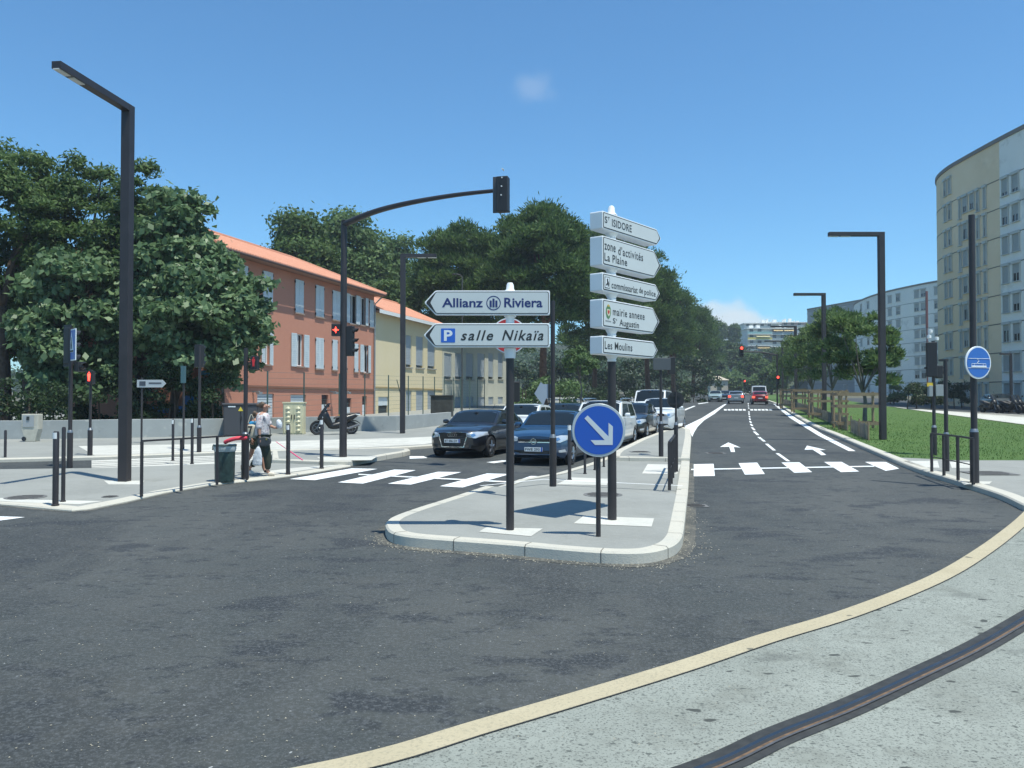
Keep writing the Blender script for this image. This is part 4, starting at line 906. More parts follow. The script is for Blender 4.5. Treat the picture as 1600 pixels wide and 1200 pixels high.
# far-left street-name post with small white direction sign
e, p, s, h = pole_on('small_signpost', 221, 692, 590, 3, 'small white arrow sign on a post in the shade of the left tree', 'signpost', .1)
bo = MB().prism([(-.15, h-.35), (.75, h-.35), (.88, h-.21), (.75, h-.08), (-.15, h-.08)], -.07, -.04).build('sign_board', mat('sign_shaded', (.38, .42, .44), .5), e)  # white board coloured grey, the tree's shade is put into the paint
MB().box((.05, -.075, h-.215), (.22, .006, .16)).build('dark_square', mat('sign_dark', (.05, .06, .08), .5), bo); MB().box((.5, -.075, h-.2), (.45, .006, .05)).build('text_line', mat('sign_dark', (.05, .06, .08), .5), bo)
# ped signal on the pole by the walkers
e, p, s, h = pole_on('pedestrian_signal', 383, 748, 544, 12, 'bronze pedestrian signal pole right of the litter bin with a dim red figure', 'pedestrian signal', DP, 680, 6.6)
red_man(e, X_(398, p), 0, Z_(398, 567, p), .5, False); MB().box((X_(390, p), 0, Z_(390, 567, p)), (.2, .04, .04)).build('bracket', M_DARK, e)
# signal mast with curved arm
e, p, s, h = pole_on('signal_mast', 536, 714, 346, 12, 'tall traffic signal mast with a long curved arm over the road', 'signal mast', .15, None, 9.5)
armY = p.y-2.2
arm = [Vector((0, 0, h-.08))]
for a_, b_, k_ in ((585, 331, .25), (640, 317, .5), (710, 305, .75), (782, 297, 1.0)):
    q = AT(a_, b_, p.y-2.2*k_); arm.append(q-p)
MB().tube(catmull(arm, 5), [.088-.04*i/20 for i in range(21)], 10).build('arm', M_POST, e, smooth='all')
q = AT(786, 306, armY)-p
hd = signal_head(e, q.x, q.y-.12, q.z, 56*armY/F*.98, .30, .26, 3, None, R(180-14), False)
MB().box((.06, .02, 0), (.40, .03, 57*armY/F)).build('backplate', mat('backplate_grey', (.07, .068, .07), .5), hd, bevel=.01)
g = MB()
for k in range(4): g.cyl((-.02+.01*k, -.0, .62-k*.22), (-.02+.01*k, .16, .62-k*.22), .018, n=6)
g.build('clamp', M_CAPW, hd)
MB().lathe([(.06, 0), (.09, .02), (.02, .05)], (0, 0, h), 'Z', 12).build('cap', M_POST, e)
ch = MB().box((X_(525.5, p), -.03, Z_(525, 516, p)), (14*s, .16, 19*s)).build('cross_signal', M_DARK, e, bevel=.015)
cx, cz, cr_ = X_(525.5, p), Z_(525, 516, p), 5.2*s
MB().prism([(cx+cr_*(1 if k % 2 == 0 else .38)*math.sin(k*math.pi/4), cz+cr_*(1 if k % 2 == 0 else .38)*math.cos(k*math.pi/4)) for k in range(8)], -.13, -.115).build('red_cross', M_RED, ch)
signal_head(e, X_(547, p), 0, Z_(547, 533, p), 47*s, .17, .2, 3, None, R(75))
# poles on the island
e, p, s, h = pole_on('signal_pole', 864, 760, 470, 11, 'sleeved pole between the direction signs, an arrow board seen from behind on it', 'signal pole', .15, 684, 7)
ar = MB().prism([(X_(835, p), Z_(0, 615, p)), (X_(845, p), Z_(0, 597, p)), (X_(849, p), Z_(0, 600, p)), (X_(862, p), Z_(0, 600, p)), (X_(862, p), Z_(0, 622, p)), (X_(853, p), Z_(0, 623, p)), (X_(849, p), Z_(0, 634, p))], .02, .05).build('arrow_board', mat('board_back', (.30, .36, .43), .5, noise=(3, .05)), e)
MB().box((X_(858, p), .03, Z_(0, 612, p)), (.03, .06, .5)).build('bracket', M_DARK, e)
e, p, s, h = pole_on('signal_pole', 1033, 713, 570, 7.5, 'sleeved pole on the rear island with a small dark square board on top', 'signal pole', .15, 662, 4.6)
MB().box((.02, -.06, h+.02), (.50, .03, .34)).build('board', mat('board_dark', (.07, .08, .085), .5), e, bevel=.01); signal_head(e, .32, .1, h-.02, .5, .2, .18, 2, None, R(180))
e, p, s, h = pole_on('round_sign', 1056.5, 737, 613, 6.5, 'round traffic sign seen from its black back, beside the white crossover', 'traffic sign', .07, 664, 3.4)
zc = Z_(0, 625, p); r_ = 13.2*s
MB().lathe([(r_, 0), (r_, .025), (r_-.02, .03), (.01, .03)], (0, .02, zc), 'Y', 32).build('disc', mat('sign_back', (.022, .023, .025), .5), e)
m = MB(); m.box((0, .0, zc+.1), (r_*1.2, .03, .05)); m.box((0, .0, zc-.1), (r_*1.2, .03, .05)); m.build('bracket', M_DARK, e)
# no-entry sign hidden behind the left direction sign
e, p, s, h = pole_on('no_entry_sign', 795.5, 775, 500, 6, 'red no entry sign partly hidden behind the left direction sign', 'traffic sign', .15)
zc = Z_(0, 525, p); r_ = 28*s
d_ = MB().lathe([(r_, 0), (r_, -.02), (.01, -.02)], (0, -.05, zc), 'Y', 40).build('rim', M_SIGW, e)
MB().lathe([(r_*.93, 0), (r_*.93, -.004), (.01, -.004)], (0, -.072, zc), 'Y', 40).build('red_disc', M_SIGR, e); MB().box((0, -.08, zc), (r_*1.4, .006, r_*.34)).build('white_bar', M_SIGW, e)
signal_head(e, X_(803, p), .05, Z_(0, 612, p), 32*s, .22, .2, 2, None, R(180))

# blue keep-right sign
e, p, s, h = pole_on('round_blue_sign', 935, 838, 690, 7.5, 'round blue sign with a white arrow pointing down to the right, on the island', 'traffic sign', .15)
zc = Z_(0, 672, p)-.0; r_ = 41.5*s
MB().lathe([(r_, .018), (r_, -.012), (r_*.985, -.016), (.01, -.016)], (0, -.055, zc), 'Y', 56).build('rim', mat('sign_grey', (.42, .47, .49), .35), e)
MB().lathe([(r_*.905, 0), (r_*.905, -.003), (.01, -.003)], (0, -.0725, zc), 'Y', 56).build('blue_disc', M_SIGB, e)
def A(pts): # zoom coordinates (centre 450,555, radius 247) -> sign plane
    return [((x-450)/247*r_, zc-(y-555)/247*r_) for x, y in pts]
MB().prism(A([(318, 445), (348, 418), (540, 612), (540, 485), (580, 520), (578, 690), (415, 690), (374, 646), (505, 646)]), -.080, -.0765).build('arrow', mat('sign_grey_w', (.56, .61, .63), .35), e)
MB().cyl((0, -.02, zc-r_*.5), (0, -.02, zc+r_*.5), .028, n=10).build('mount', M_POST, e)

# ------------------------------------------------------------------ direction sign assemblies
M_BOX = mat('sign_box_white', (.76, .79, .79), .38, noise=(2, .03)); M_FACE = mat('sign_face', (.56, .60, .59), .4, noise=(3, .03)); M_INK = mat('sign_ink', (.022, .026, .028), .5)
M_NAVY = mat('logo_navy', (.015, .03, .14), .45); M_PBLUE = mat('parking_blue', (.02, .12, .52), .4)
def rounded(pts, rad, n=4):
    o = []; k = len(pts)
    for i in range(k):
        p = Vector(pts[i]); a = (Vector(pts[i-1])-p); b = (Vector(pts[(i+1) % k])-p); r = min(rad, a.length*.45, b.length*.45); a.normalize(); b.normalize()
        for j in range(n+1):
            t = j/n; q = (p+a*r)*(1-t)**2 + p*2*t*(1-t) + (p+b*r)*t*t; o.append((q.x, q.y))
    return o
def shrink(pts, d):
    """inset a convex outline by d"""
    k = len(pts); area = sum(pts[i][0]*pts[(i+1) % k][1]-pts[(i+1) % k][0]*pts[i][1] for i in range(k)); sg = 1 if area > 0 else -1; L = []
    for i in range(k):
        p = Vector(pts[i]); q = Vector(pts[(i+1) % k]); t = (q-p).normalized(); nrm = Vector((-t.y, t.x))*sg; L.append((p+nrm*d, t))
    o = []
    for i in range(k):
        p, t = L[i-1]; q, u = L[i]; den = t.x*u.y-t.y*u.x; s_ = ((q.x-p.x)*u.y-(q.y-p.y)*u.x)/den; o.append(tuple(p+t*s_))
    return o
def arrow_board(root, x0, x1, z0, z1, point, taper, depth, yface, ink_w=.010, rim=.016, gap=.0, name='sign_board'):
    """hexagonal arrow board; point 'L' or 'R'; face towards -y at yface"""
    zm = (z0+z1)/2
    out = [(x0, zm), (x0+taper, z0), (x1, z0), (x1, z1), (x0+taper, z1)] if point == 'L' else [(x0, z0), (x1-taper, z0), (x1, zm), (x1-taper, z1), (x0, z1)]
    b = MB().prism(rounded(out, .022), yface, yface+depth).build(name, M_BOX, root, bevel=.006)
    i1 = shrink(out, rim); MB().prism(rounded(i1, .03), yface-.003, yface-.0005).build('border', M_INK, b)
    i2 = shrink(out, rim+ink_w)
    if point == 'L': i2 = [(i2[0][0]+taper*.32, i2[0][1])] + i2[1:]
    else: i2 = [i2[0], i2[1], (i2[2][0]-taper*.14, i2[2][1]), i2[3], i2[4]]
    MB().prism(rounded(i2, .02), yface-.006, yface-.0032).build('face', M_FACE, b)
    return b
e, p, s, h = pole_on('direction_sign', 797, 828, 556, 12.5, 'tall post with two white left-pointing direction boards on the traffic island', 'direction sign', .15)
mc = MB(); mc.lathe([(.075, Z_(0, 560, p)), (.085, Z_(0, 545, p)), (.06, Z_(0, 543, p)), (.06, Z_(0, 497, p)), (.085, Z_(0, 495, p)), (.08, Z_(0, 470, p)), (.095, Z_(0, 457, p)), (.055, Z_(0, 452, p)), (.05, Z_(0, 445, p)), (.035, Z_(0, 442, p))], n=20)
mc.build('white_mount', M_BOX, e, smooth=True)
yf = -.13
def bl(zx, zy): return X_(650+zx/6.957, p), Z_(0, 430+zy/6.957, p)
def rect(zx0, zy0, zx1, zy1): a = bl(zx0, zy1); b = bl(zx1, zy0); return a[0], b[0], a[1], b[1]
x0, x1, z0, z1 = rect(97, 180, 1452, 442); B1 = arrow_board(e, x0, x1, z0, z1, 'L', .155, .10, yf)
X0, X1, Z0, Z1 = rect(290, 262, 730, 362); text_part('lettering', 'Allianz', M_NAVY, B1, X0, X1, Z0, Z1, yf-.008, .022)
X0, X1, Z0, Z1 = rect(960, 258, 1372, 362); text_part('lettering', 'Riviera', M_NAVY, B1, X0, X1, Z0, Z1, yf-.008, .022)
cx, cz = bl(845, 315); rr = 78/6.957*s; g = MB(); n = 40
for k in range(n):
    a = 2*math.pi*k/n; g.v += [(cx+rr*math.cos(a), yf-.008, cz+rr*math.sin(a)), (cx+rr*.87*math.cos(a), yf-.008, cz+rr*.87*math.sin(a))]
g.f += [(2*k, (2*k+2) % (2*n), (2*k+3) % (2*n), 2*k+1) for k in range(n)]
for dx, t_, b_ in ((-31, -28, 45), (0, -48, 45), (31, -28, 45)):
    g.prism([(cx+(dx-11)/6.957*s, cz-b_/6.957*s), (cx+(dx+11)/6.957*s, cz-b_/6.957*s), (cx+(dx+11)/6.957*s, cz-(t_+6)/6.957*s), (cx+(dx+5)/6.957*s, cz-t_/6.957*s), (cx+(dx-11)/6.957*s, cz-t_/6.957*s)], yf-.010, yf-.008)
g.build('round_logo', M_NAVY, B1, fixn=False)
x0, x1, z0, z1 = rect(90, 532, 1450, 790); B2 = arrow_board(e, x0, x1, z0, z1, 'L', .155, .10, yf)
X0, X1, Z0, Z1 = rect(280, 588, 432, 738); MB().prism(rounded([(X0, Z0), (X1, Z0), (X1, Z1), (X0, Z1)], .008), yf-.009, yf-.0065).build('parking_square', M_PBLUE, B2)
X0, X1, Z0, Z1 = rect(312, 606, 404, 722); text_part('parking_letter', 'P', M_SIGW, B2, X0, X1, Z0, Z1, yf-.011, .03)
X0, X1, Z0, Z1 = rect(492, 608, 842, 718); text_part('lettering', 'salle', M_INK, B2, X0, X1, Z0, Z1, yf-.008, .018, .30, 1.25)
X0, X1, Z0, Z1 = rect(935, 605, 1382, 718); text_part('lettering', 'Nikaïa', M_INK, B2, X0, X1, Z0, Z1, yf-.008, .018, .30, 1.2)
# right assembly, five lit boxes turned towards the right-hand lane
p = G(956.5, 812, .15); YAW = math.atan2(.79, .61)
e = empty('direction_sign', p, 'tall post with five stacked white right-pointing direction boxes on the traffic island', 'direction sign', YAW)
s = p.y/F; h = AT(956, 560, p.y).z-p.z
MB().cyl((0, 0, 0), (0, 0, h), 7*s, 6.4*s, n=18).build('pole', M_POST, e, smooth=True)
dv = Vector((math.cos(YAW), math.sin(YAW), 0)); nv = Vector((dv.y, -dv.x, 0)); T = .215; yf = -T/2-.0
plane_p = p + nv*(T/2); FS = Facade(plane_p, dv)
def on(px, py): a, z = FS.at(px, py); return a-0, z-p.z
def zz(zx, zy): return on(900+zx/4.444, 310+zy/4.444)
m = MB()
prof = []
lows = [(100, 195), (270, 460), (530, 645), (705, 895), (960, 1080)]
m = MB(); ztop_ = AT(957, 322, p.y).z-p.z
m.lathe([(.03, ztop_), (.05, ztop_-.03), (.055, ztop_-.10), (.09, ztop_-.14)], n=16); m.build('cap', M_BOX, e, smooth=True)
boards = []
# (left top y, left bottom y, tip x, tip y) in zoom coordinates of the front face
for (ty, by, tipx, taper) in ((84, 208, 590, .15), (256, 462, 590, .24), (512, 640, 583, .15), (695, 893, 580, .23), (952, 1080, 568, .15)):
    a0, zt_ = zz(183, ty); _, zb_ = zz(183, by); a1, _ = zz(tipx, ty+130)
    boards.append((arrow_board(e, a0, a1, zb_, zt_, 'R', taper, T, yf, .013, .017), a0, a1, zb_, zt_))
for i, bdt in enumerate(boards):
    zlo = boards[i+1][4] if i < 4 else h-.06
    mm = MB(); zm = bdt[3]; gap = zm-zlo; mm.lathe([(.10, zm), (.08, zm-gap*.3), (.062, zm-gap*.55), (.07, zm-gap*.75), (.05, zlo-.01)], n=18); mm.build('collar', M_BOX, e, smooth=True)
def t_on(b, body, zx0, zy0, zx1, zy1, bold=.008, **k):
    """corners given at the lettering's left-bottom and right-top on the board face"""
    a0, zb_ = zz(zx0, zy1); a1, _ = zz(zx1, zy1); zt_ = zz(zx0, zy0)[1]
    text_part('lettering', body, M_INK, b, a0, a1, zb_, zt_, yf-.008, bold, **k)
b = [x[0] for x in boards]
t_on(b[0], 'S', 196, 122, 215, 168, .012); t_on(b[0], 'T', 218, 128, 231, 150, .012); t_on(b[0], 'ISIDORE', 247, 142, 384, 194, .012, spacing=1.08)
t_on(b[1], 'zone', 195, 311, 272, 355, .012, spacing=1.1); t_on(b[1], "d'activités", 290, 331, 462, 391, .012, spacing=1.15)
t_on(b[1], 'La Plaine', 195, 376, 352, 432, .012, spacing=1.1)
t_on(b[2], 'commissariat', 244, 578, 425, 624, .012, spacing=1.05); t_on(b[2], 'de', 435, 615, 462, 656, .012); t_on(b[2], 'police', 472, 627, 550, 681, .012, spacing=1.05)
t_on(b[3], 'mairie annexe', 253, 760, 473, 811, .012, spacing=1.15); t_on(b[3], 'S', 253, 830, 271, 868, .012); t_on(b[3], 't', 274, 834, 281, 850, .012); t_on(b[3], 'Augustin', 299, 838, 434, 898, .012, spacing=1.05)
t_on(b[4], 'Les Moulins', 197, 990, 388, 1045, .012, spacing=1.1)
def fp(pts): return [zz(*q) for q in pts]
pic = MB().prism(fp([(197, 543), (231, 550), (231, 627), (197, 620)]), yf-.008, yf-.0062).build('police_pictogram', M_INK, b[2])
MB().prism(fp([(200, 547), (228, 553), (228, 622), (200, 616)]), yf-.0095, yf-.0082).build('field', M_SIGW, pic)
MB().prism(fp([(210, 558), (219, 558), (219, 572), (226, 592), (222, 614), (217, 612), (216, 596), (209, 606), (203, 600), (212, 585)]), yf-.012, yf-.0098).build('figure', M_INK, pic)
cr_b = MB().prism(fp([(206, 762), (213, 748), (222, 738), (232, 750), (239, 768), (240, 800), (232, 828), (222, 840), (210, 824), (204, 795)]), yf-.0085, yf-.0064).build('town_crest', mat('crest_green', (.10, .22, .10), .6), b[3])
MB().prism(fp([(212, 768), (234, 773), (233, 806), (223, 820), (212, 800)]), yf-.0105, yf-.0088).build('shield', mat('crest_pale', (.65, .62, .45), .6), cr_b)
MB().prism(fp([(216, 776), (230, 779), (228, 797), (222, 804), (216, 795)]), yf-.0125, yf-.0108).build('charge', mat('crest_red', (.5, .05, .04), .6), cr_b)
MB().prism(fp([(213, 740), (222, 736), (231, 744), (228, 753), (216, 750)]), yf-.0105, yf-.0088).build('crown', mat('crest_gold', (.55, .40, .08), .5), cr_b)
MB().prism(fp([(202, 844), (240, 852), (240, 860), (202, 852)]), yf-.0085, yf-.0064).build('crest_caption', mat('caption_grey', (.25, .27, .27), .6), b[3])

# ------------------------------------------------------------------ right side furniture
e, p, s, h = pole_on('tram_sign', 1523, 754, 336, 13, 'round blue tram sign on a tall bronze mast at the right pavement', 'traffic sign', .12, 675, 9.5)
zc = Z_(0, 567, p); rx = 25.5*s; ry = 23*s; oy = -.14
d_ = MB().lathe([(1, .0), (1, -.02), (.985, -.025), (.01, -.025)], (0, 0, 0), 'Y', 48); d_.v = [(x*rx, y, z*rx) for x, y, z in d_.v]; yaw_s = R(18)
def plc(o): o.location = (X_(1522, p), oy, zc); o.rotation_euler.z = yaw_s; return o
rim_ = plc(d_.build('rim', M_SIGW, e)); d_ = MB().lathe([(.9, 0), (.9, -.003), (.01, -.003)], (0, 0, 0), 'Y', 48); d_.v = [(x*rx, y-.028, z*rx) for x, y, z in d_.v]; d_.build('blue_disc', mat('tram_blue', (.03, .14, .46), .35), rim_)
def tz(x, y): return ((x-490)/103*rx, -(y-345)/92*rx*.95)
g = MB(); LW = .008
def ln(a, b, w=LW): a = tz(*a); b = tz(*b); g.beam((a[0], -.036, a[1]), (b[0], -.036, b[1]), .004, w*2) if False else g.tube([(a[0], -.034, a[1]), (b[0], -.034, b[1])], w*.55, 6)
for a_, b_ in (((408, 322), (578, 322)), ((404, 377), (580, 377))): ln(a_, b_, .009)
for a_, b_ in (((430, 374), (434, 352)), ((434, 352), (545, 352)), ((545, 352), (550, 374)), ((455, 352), (455, 372)), ((525, 352), (525, 372)), ((475, 322), (492, 336)), ((492, 336), (478, 346)), ((478, 346), (490, 352))): ln(a_, b_, .009)
for a_, b_ in (((430, 372), (550, 372)), ((432, 367), (548, 367))): ln(a_, b_, .02)
g.build('tram_pictogram', M_SIGW, rim_)
e, p, s, h = pole_on('signal_pole', 1460, 711, 533, 8, 'signal pole with a dark head and grey boxes at the lawn corner', 'signal pole', .12, 668, 5)
hd = signal_head(e, X_(1456, p), 0, Z_(0, 562, p), 54*s, 15*s, .26, 3, None, R(160)); hd2 = signal_head(e, X_(1466, p)+.05, .05, Z_(0, 581, p), 20*s, .18, .18, 1, None, R(80))
MB().box((X_(1462, p), 0, Z_(0, 575, p)), (34*s, .05, .05)).build('bracket', M_DARK, e)
MB().box((X_(1466, p), -.1, Z_(0, 610, p)), (13*s, .03, 18*s)).build('grey_board', mat('board_grey', (.25, .28, .28), .5), e, bevel=.01)
MB().box((X_(1452, p), -.05, Z_(0, 611, p)), (6*s, .12, 17*s)).build('side_box', mat('board_grey', (.25, .28, .28), .5), e, bevel=.01); MB().box((X_(1451, p), -.08, Z_(0, 601, p)), (9*s, .03, 6*s)).build('yellow_plate', mat('plate_yellow', (.65, .45, .04), .5), e)
c = MB()
for dx, dz_ in ((-.12, .12), (-.08, .28), (.1, .06)): c.lathe([(.03, -.06), (.06, -.03), (.06, .05), (.02, .06)], (dx, 0, h+dz_), 'Z', 10)
c.tube([(-.1, 0, h-.1), (-.1, 0, h+.34)], .015, 6); c.build('detector', M_CAPW, e)
e, p, s, h = pole_on('signal_pole', 1479, 736, 561, 8.5, 'bare bronze pole with short top bracket between the lawn signal and the tram sign', 'signal pole', .12, 680, 6)
MB().box((X_(1475, p), 0, h-.03), (13*s, .05, .05)).build('bracket', M_DARK, e)
# far signals
def far_signal(px, pyb, pyt, Y, label, lz, armpx=None, armpy=None):
    q = gp((px-800)/F*Y, Y); e = empty('traffic_signal', q, label, 'traffic signal'); h = AT(px, pyt, Y).z-q.z; MB().cyl((0, 0, 0), (0, 0, h), .09, n=8).build('pole', M_POST, e)
    z = AT(px, lz, Y).z-q.z; signal_head(e, 0, -.15, z-.28, .95, .3, .2, 3, 0)
    if armpx:
        a = AT(armpx, armpy, Y)-q; MB().tube([(0, 0, h-.1), (a.x*.5, 0, (h+a.z)/2+.1), (a.x, 0, a.z)], .07, 8).build('arm', M_POST, e); signal_head(e, a.x, -.1, a.z-.1+.1, 1.05, .42, .2, 3, 0)
far_signal(1214.5, 632, 553, 84, 'red traffic signal on a mast with an arm over the avenue, at the right kerb', 590, 1158, 549.5)
far_signal(1163, 629, 592, 128, 'small distant traffic signal glowing orange red in the middle of the avenue', 596)
# paling fence and tree guards
def paling(pxs, label):
    ps = [G(a, b, .12).to_2d().to_3d() for a, b in pxs]; e = empty('paling_fence', gp(ps[0].x, ps[0].y, .12), label, 'fence'); o = e.location; m = MB(); r = random.Random(3)
    for a, b in zip(ps[:-1], ps[1:]):
        L = (b-a).length; n = int(L/.085)
        for i in range(n):
            q = a.lerp(b, i/n); z = zg(q.y)+.12; hh = .55+r.uniform(-.05, .05); m.box((q.x-o.x+r.uniform(-.01, .01), q.y-o.y, z-o.z+hh/2), (.055, .018, hh), math.atan2(b.y-a.y, b.x-a.x)+r.uniform(-.15, .15), Matrix.Rotation(r.uniform(-.04, .04), 3, 'X'))
    m.build('pales', mat('grey_wood', (.22, .20, .17), .9, noise=(3, .35)), e); w_ = MB()
    for zq in (.15, .42):
        for a, b in zip(ps[:-1], ps[1:]): w_.tube([gp(a.x, a.y, .12+zq)-o, gp(b.x, b.y, .12+zq)-o], .006, 4)
    w_.build('wires', M_DARK, e)
    pst = MB()
    for q in ps: pst.cyl(gp(q.x, q.y, .12)-o, gp(q.x, q.y, .12+.7)-o, .035, n=7)
    pst.build('stakes', M_WOOD, e)
paling([(1357, 688), (1343, 682), (1330, 675)], 'near piece of grey chestnut paling at the foot of the guarded tree')
paling([(1324, 673), (1300, 662), (1278, 652), (1258, 643.5), (1240, 637), (1224, 632)], 'long grey chestnut paling fence running along the right kerb')
def guard(px, pyb, w, hgt, label, d=2.0):
    p = G(px, pyb, .12); e = empty('tree_guard', p, label, 'tree guard', R(-14), 'wooden tree guards on the lawn')
    for sx in (-1, 1):
        for sy in (0, 1): MB().cyl((sx*w/2, sy*d, -.05), (sx*w/2, sy*d, hgt), .065, .06, n=8).build('post', M_WOOD, e)
    for zq in (.30, 1.08, hgt-.12):
        for sy in (0, 1): MB().box((0, sy*d+(-.075 if sy == 0 else .075), zq), (w+.25, .035, .14)).build('rail', M_WOOD, e)
        for sx in (-1, 1): MB().box((sx*(w/2+.075), d/2, zq), (.035, d+.2, .12)).build('rail', M_WOOD, e)
guard(1344, 672, 1.75, 1.75, 'nearest wooden guard of posts and rails round the tree beside the tall lamp')
guard(1296, 655, 1.9, 1.75, 'second wooden tree guard, behind the paling fence')
guard(1262, 645, 1.9, 1.75, 'third wooden tree guard from the camera')
guard(1240, 638, 1.9, 1.75, 'farthest wooden tree guard near the red signal')
# litter bin, walkers' things
p = G(351, 752, DP); s = p.y/F
e = empty('litter_bin', p, 'dark green litter bin with a pale bag folded over its rim behind the railing', 'litter bin'); h = 58*s; r_ = 15.5*s
MB().lathe([(r_*.93, 0), (r_*.96, .03), (r_, h*.84), (r_*.6, h*.84)], n=24).build('body', mat('bin_green', (.025, .05, .045), .45, noise=(9, .5), bump=(25, .5, .02)), e, smooth=True)
MB().lathe([(r_*1.02, h*.80), (r_*1.1, h*.86), (r_*1.12, h*.95), (r_*1.06, h), (r_*.9, h*.99), (r_*.88, h*.85)], n=24).build('bag_rim', mat('bag_film', (.42, .47, .46), .35, noise=(14, .15)), e, smooth=True)
rg = MB(); rg.lathe([(r_*1.15, h*.95), (r_*1.15, h*.99), (r_*1.08, h*.99)], n=24); rg.beam((-r_*1.1, 0, h*.9), (-r_*1.1-.02, .0, h*.9), .1, .1); rg.build('holder_ring', mat('ring_green', (.05, .08, .07), .5), e)
nd = MB().tube(catmull([AT(350, 692, p.y+.15), AT(358, 688, p.y+.1), AT(370, 685, p.y+.1), AT(386, 684, p.y+.2)], 5), [.015]+[.045]*14+[.03], 10).build('foam_tube', mat('foam_red', (.72, .06, .09), .6), smooth='all')
tag(nd, 'curved red foam tube lying over the bin towards the pole', 'foam tube')
# ------------------------------------------------------------------ vehicles
M_TYRE = mat('tyre', (.018, .018, .019), .85); M_RIM = mat('alloy', (.42, .43, .45), .3, .9); M_CGL = mat('car_glass', (.012, .017, .02), .05, spec=.45)
M_HEAD = mat('headlight', (.55, .60, .64), .08, .3, coat=1.0); M_CHR = mat('chrome', (.62, .64, .66), .15, 1.0); M_TRIM = mat('black_trim', (.012, .012, .013), .35)
M_TAIL = mat('tail_red', (.45, .02, .02), .15, coat=1); M_TAILON = mat('tail_lit', (.9, .08, .05), .3, emit=((1, .08, .04), 2.5)); M_PLATE = mat('plate_white', (.70, .72, .72), .4)
def paint(name, c, metal=.0): return mat('paint_' + name, c, .28, metal, .6, 1.0)
def lerp_tab(tab, x):
    if x <= tab[0][0]: return tab[0][1]
    for (a, b), (c, d) in zip(tab[:-1], tab[1:]):
        if x <= c:
            t = (x-a)/(c-a); t = t*t*(3-2*t)*.35+t*.65; return b+(d-b)*t
    return tab[-1][1]
def make_car(name, label, cat, loc, heading, L=4.1, W=1.76, Hh=1.45, hood=.82, cowl=1.12, roof0=1.95, roof1=3.35, tail=4.0, belt=.93, rear_z=.98, colour=None, wheels=(.82, 3.35), wr=.315, kind='front', plate=None, grille='wide', roof_rails=False, deck=None, group=None, lit=False, windows3=False, rim=None, van=False):
    """local frame: x runs from the nose (0) backwards to L, y to the car's right-hand... z up; root sits at the nose on the road"""
    e = empty(name, loc, label, cat, heading, group); P = colour; hw = W/2
    top = [(0, hood-.10), (.12, hood-.03), (.5, hood+.05), (cowl, belt+.03), (tail, rear_z), (L, rear_z-.12)] if deck is None else [(0, hood-.10), (.12, hood-.03), (.5, hood+.05), (cowl, belt+.03), (tail-deck, belt+.06), (tail, rear_z), (L, rear_z-.08)]
    wid = [(0, .70), (.10, .83), (.35, .94), (.9, .995), (2.2, 1.0), (L-.7, .99), (L-.25, .93), (L, .82)]
    bot = [(0, .30), (.3, .2), (1.0, .17), (L-.8, .18), (L, .33)]
    N = 30; xs_ = [L*(i/N) for i in range(N+1)]; xs_[0] = 0; rows = []
    xs_ = sorted(set([0, .04, .1, .18] + xs_[2:-2] + [L-.16, L-.05, L]))
    for x in xs_:
        t = lerp_tab(top, x); w = hw*lerp_tab(wid, x); b = lerp_tab(bot, x); sh = min(t-.02, belt) if x > .6 else t-.10
        sh = max(sh, t-.12); mid = b+(sh-b)*.5
        half = [(0, b), (w*.86, b), (w*.965, b+.10), (w, mid), (w*.985, sh-.06), (w*.955, sh), (w*.86, t-.005+.0), (w*.45, t+.025), (0, t+.035)]
        rows.append([(x+.16*(abs(y)/hw)**3*(1-min(1, x/1.2)) if x < 1.2 else x-.10*(abs(y)/hw)**3*max(0, (x-L+1)/1), y, z) for y, z in half] )
    bm = bmesh.new(); ring = []
    for r_ in rows:
        full = [bm.verts.new(p) for p in r_] + [bm.verts.new((p[0], -p[1], p[2])) for p in reversed(r_[1:-1])]; ring.append(full)
    n = len(ring[0])
    for a, b in zip(ring[:-1], ring[1:]):
        for j in range(n): bm.faces.new((a[j], a[(j+1) % n], b[(j+1) % n], b[j]))
    bm.faces.new(list(reversed(ring[0]))); bm.faces.new(ring[-1]); bmesh.ops.recalc_face_normals(bm, faces=bm.faces)
    me = bpy.data.meshes.new('body'); bm.to_mesh(me); bm.free(); body = bpy.data.objects.new('body', me); C.objects.link(body)
    cut = MB()
    for wx in wheels:
        for sy in (-1, 1): cut.cyl((wx, sy*(hw-.26), wr+.0), (wx, sy*(hw+.2), wr+.0), wr+.055, n=28)
    co = cut.build('cut', P); md = body.modifiers.new('b', 'BOOLEAN'); md.object = co; md.operation = 'DIFFERENCE'; md.solver = 'EXACT'
    bpy.context.view_layer.update(); dg = bpy.context.evaluated_depsgraph_get(); nm = bpy.data.meshes.new_from_object(body.evaluated_get(dg)); bpy.data.objects.remove(body); bpy.data.objects.remove(co)
    nm.materials.clear(); nm.materials.append(P); nm.name = 'body'
    for f in nm.polygons: f.material_index = 0
    body = bpy.data.objects.new('body', nm); C.objects.link(body); body.parent = e; nm.shade_smooth(); nm.set_sharp_from_angle(angle=R(40))
    # greenhouse
    rw = hw*(.80 if not van else .88); bw = hw*.93
    cen = [(cowl-.08, belt-.02), (cowl+.02, belt+.05), (roof0-.12, Hh-.08), (roof0+.12, Hh-.015), ((roof0+roof1)/2, Hh), (roof1-.1, Hh-.03), (roof1+.12, Hh-.09), (tail-.04-(deck or 0), belt+.12), (tail+.05-(deck or 0), belt-.02)]
    def cpt(t):
        t = t*(len(cen)-1); i = min(int(t), len(cen)-2); f = t-i; return (cen[i][0]+(cen[i+1][0]-cen[i][0])*f, cen[i][1]+(cen[i+1][1]-cen[i][1])*f)
    def wz(z): return bw+(rw-bw)*max(0, min(1, (z-belt)/(Hh-belt)))
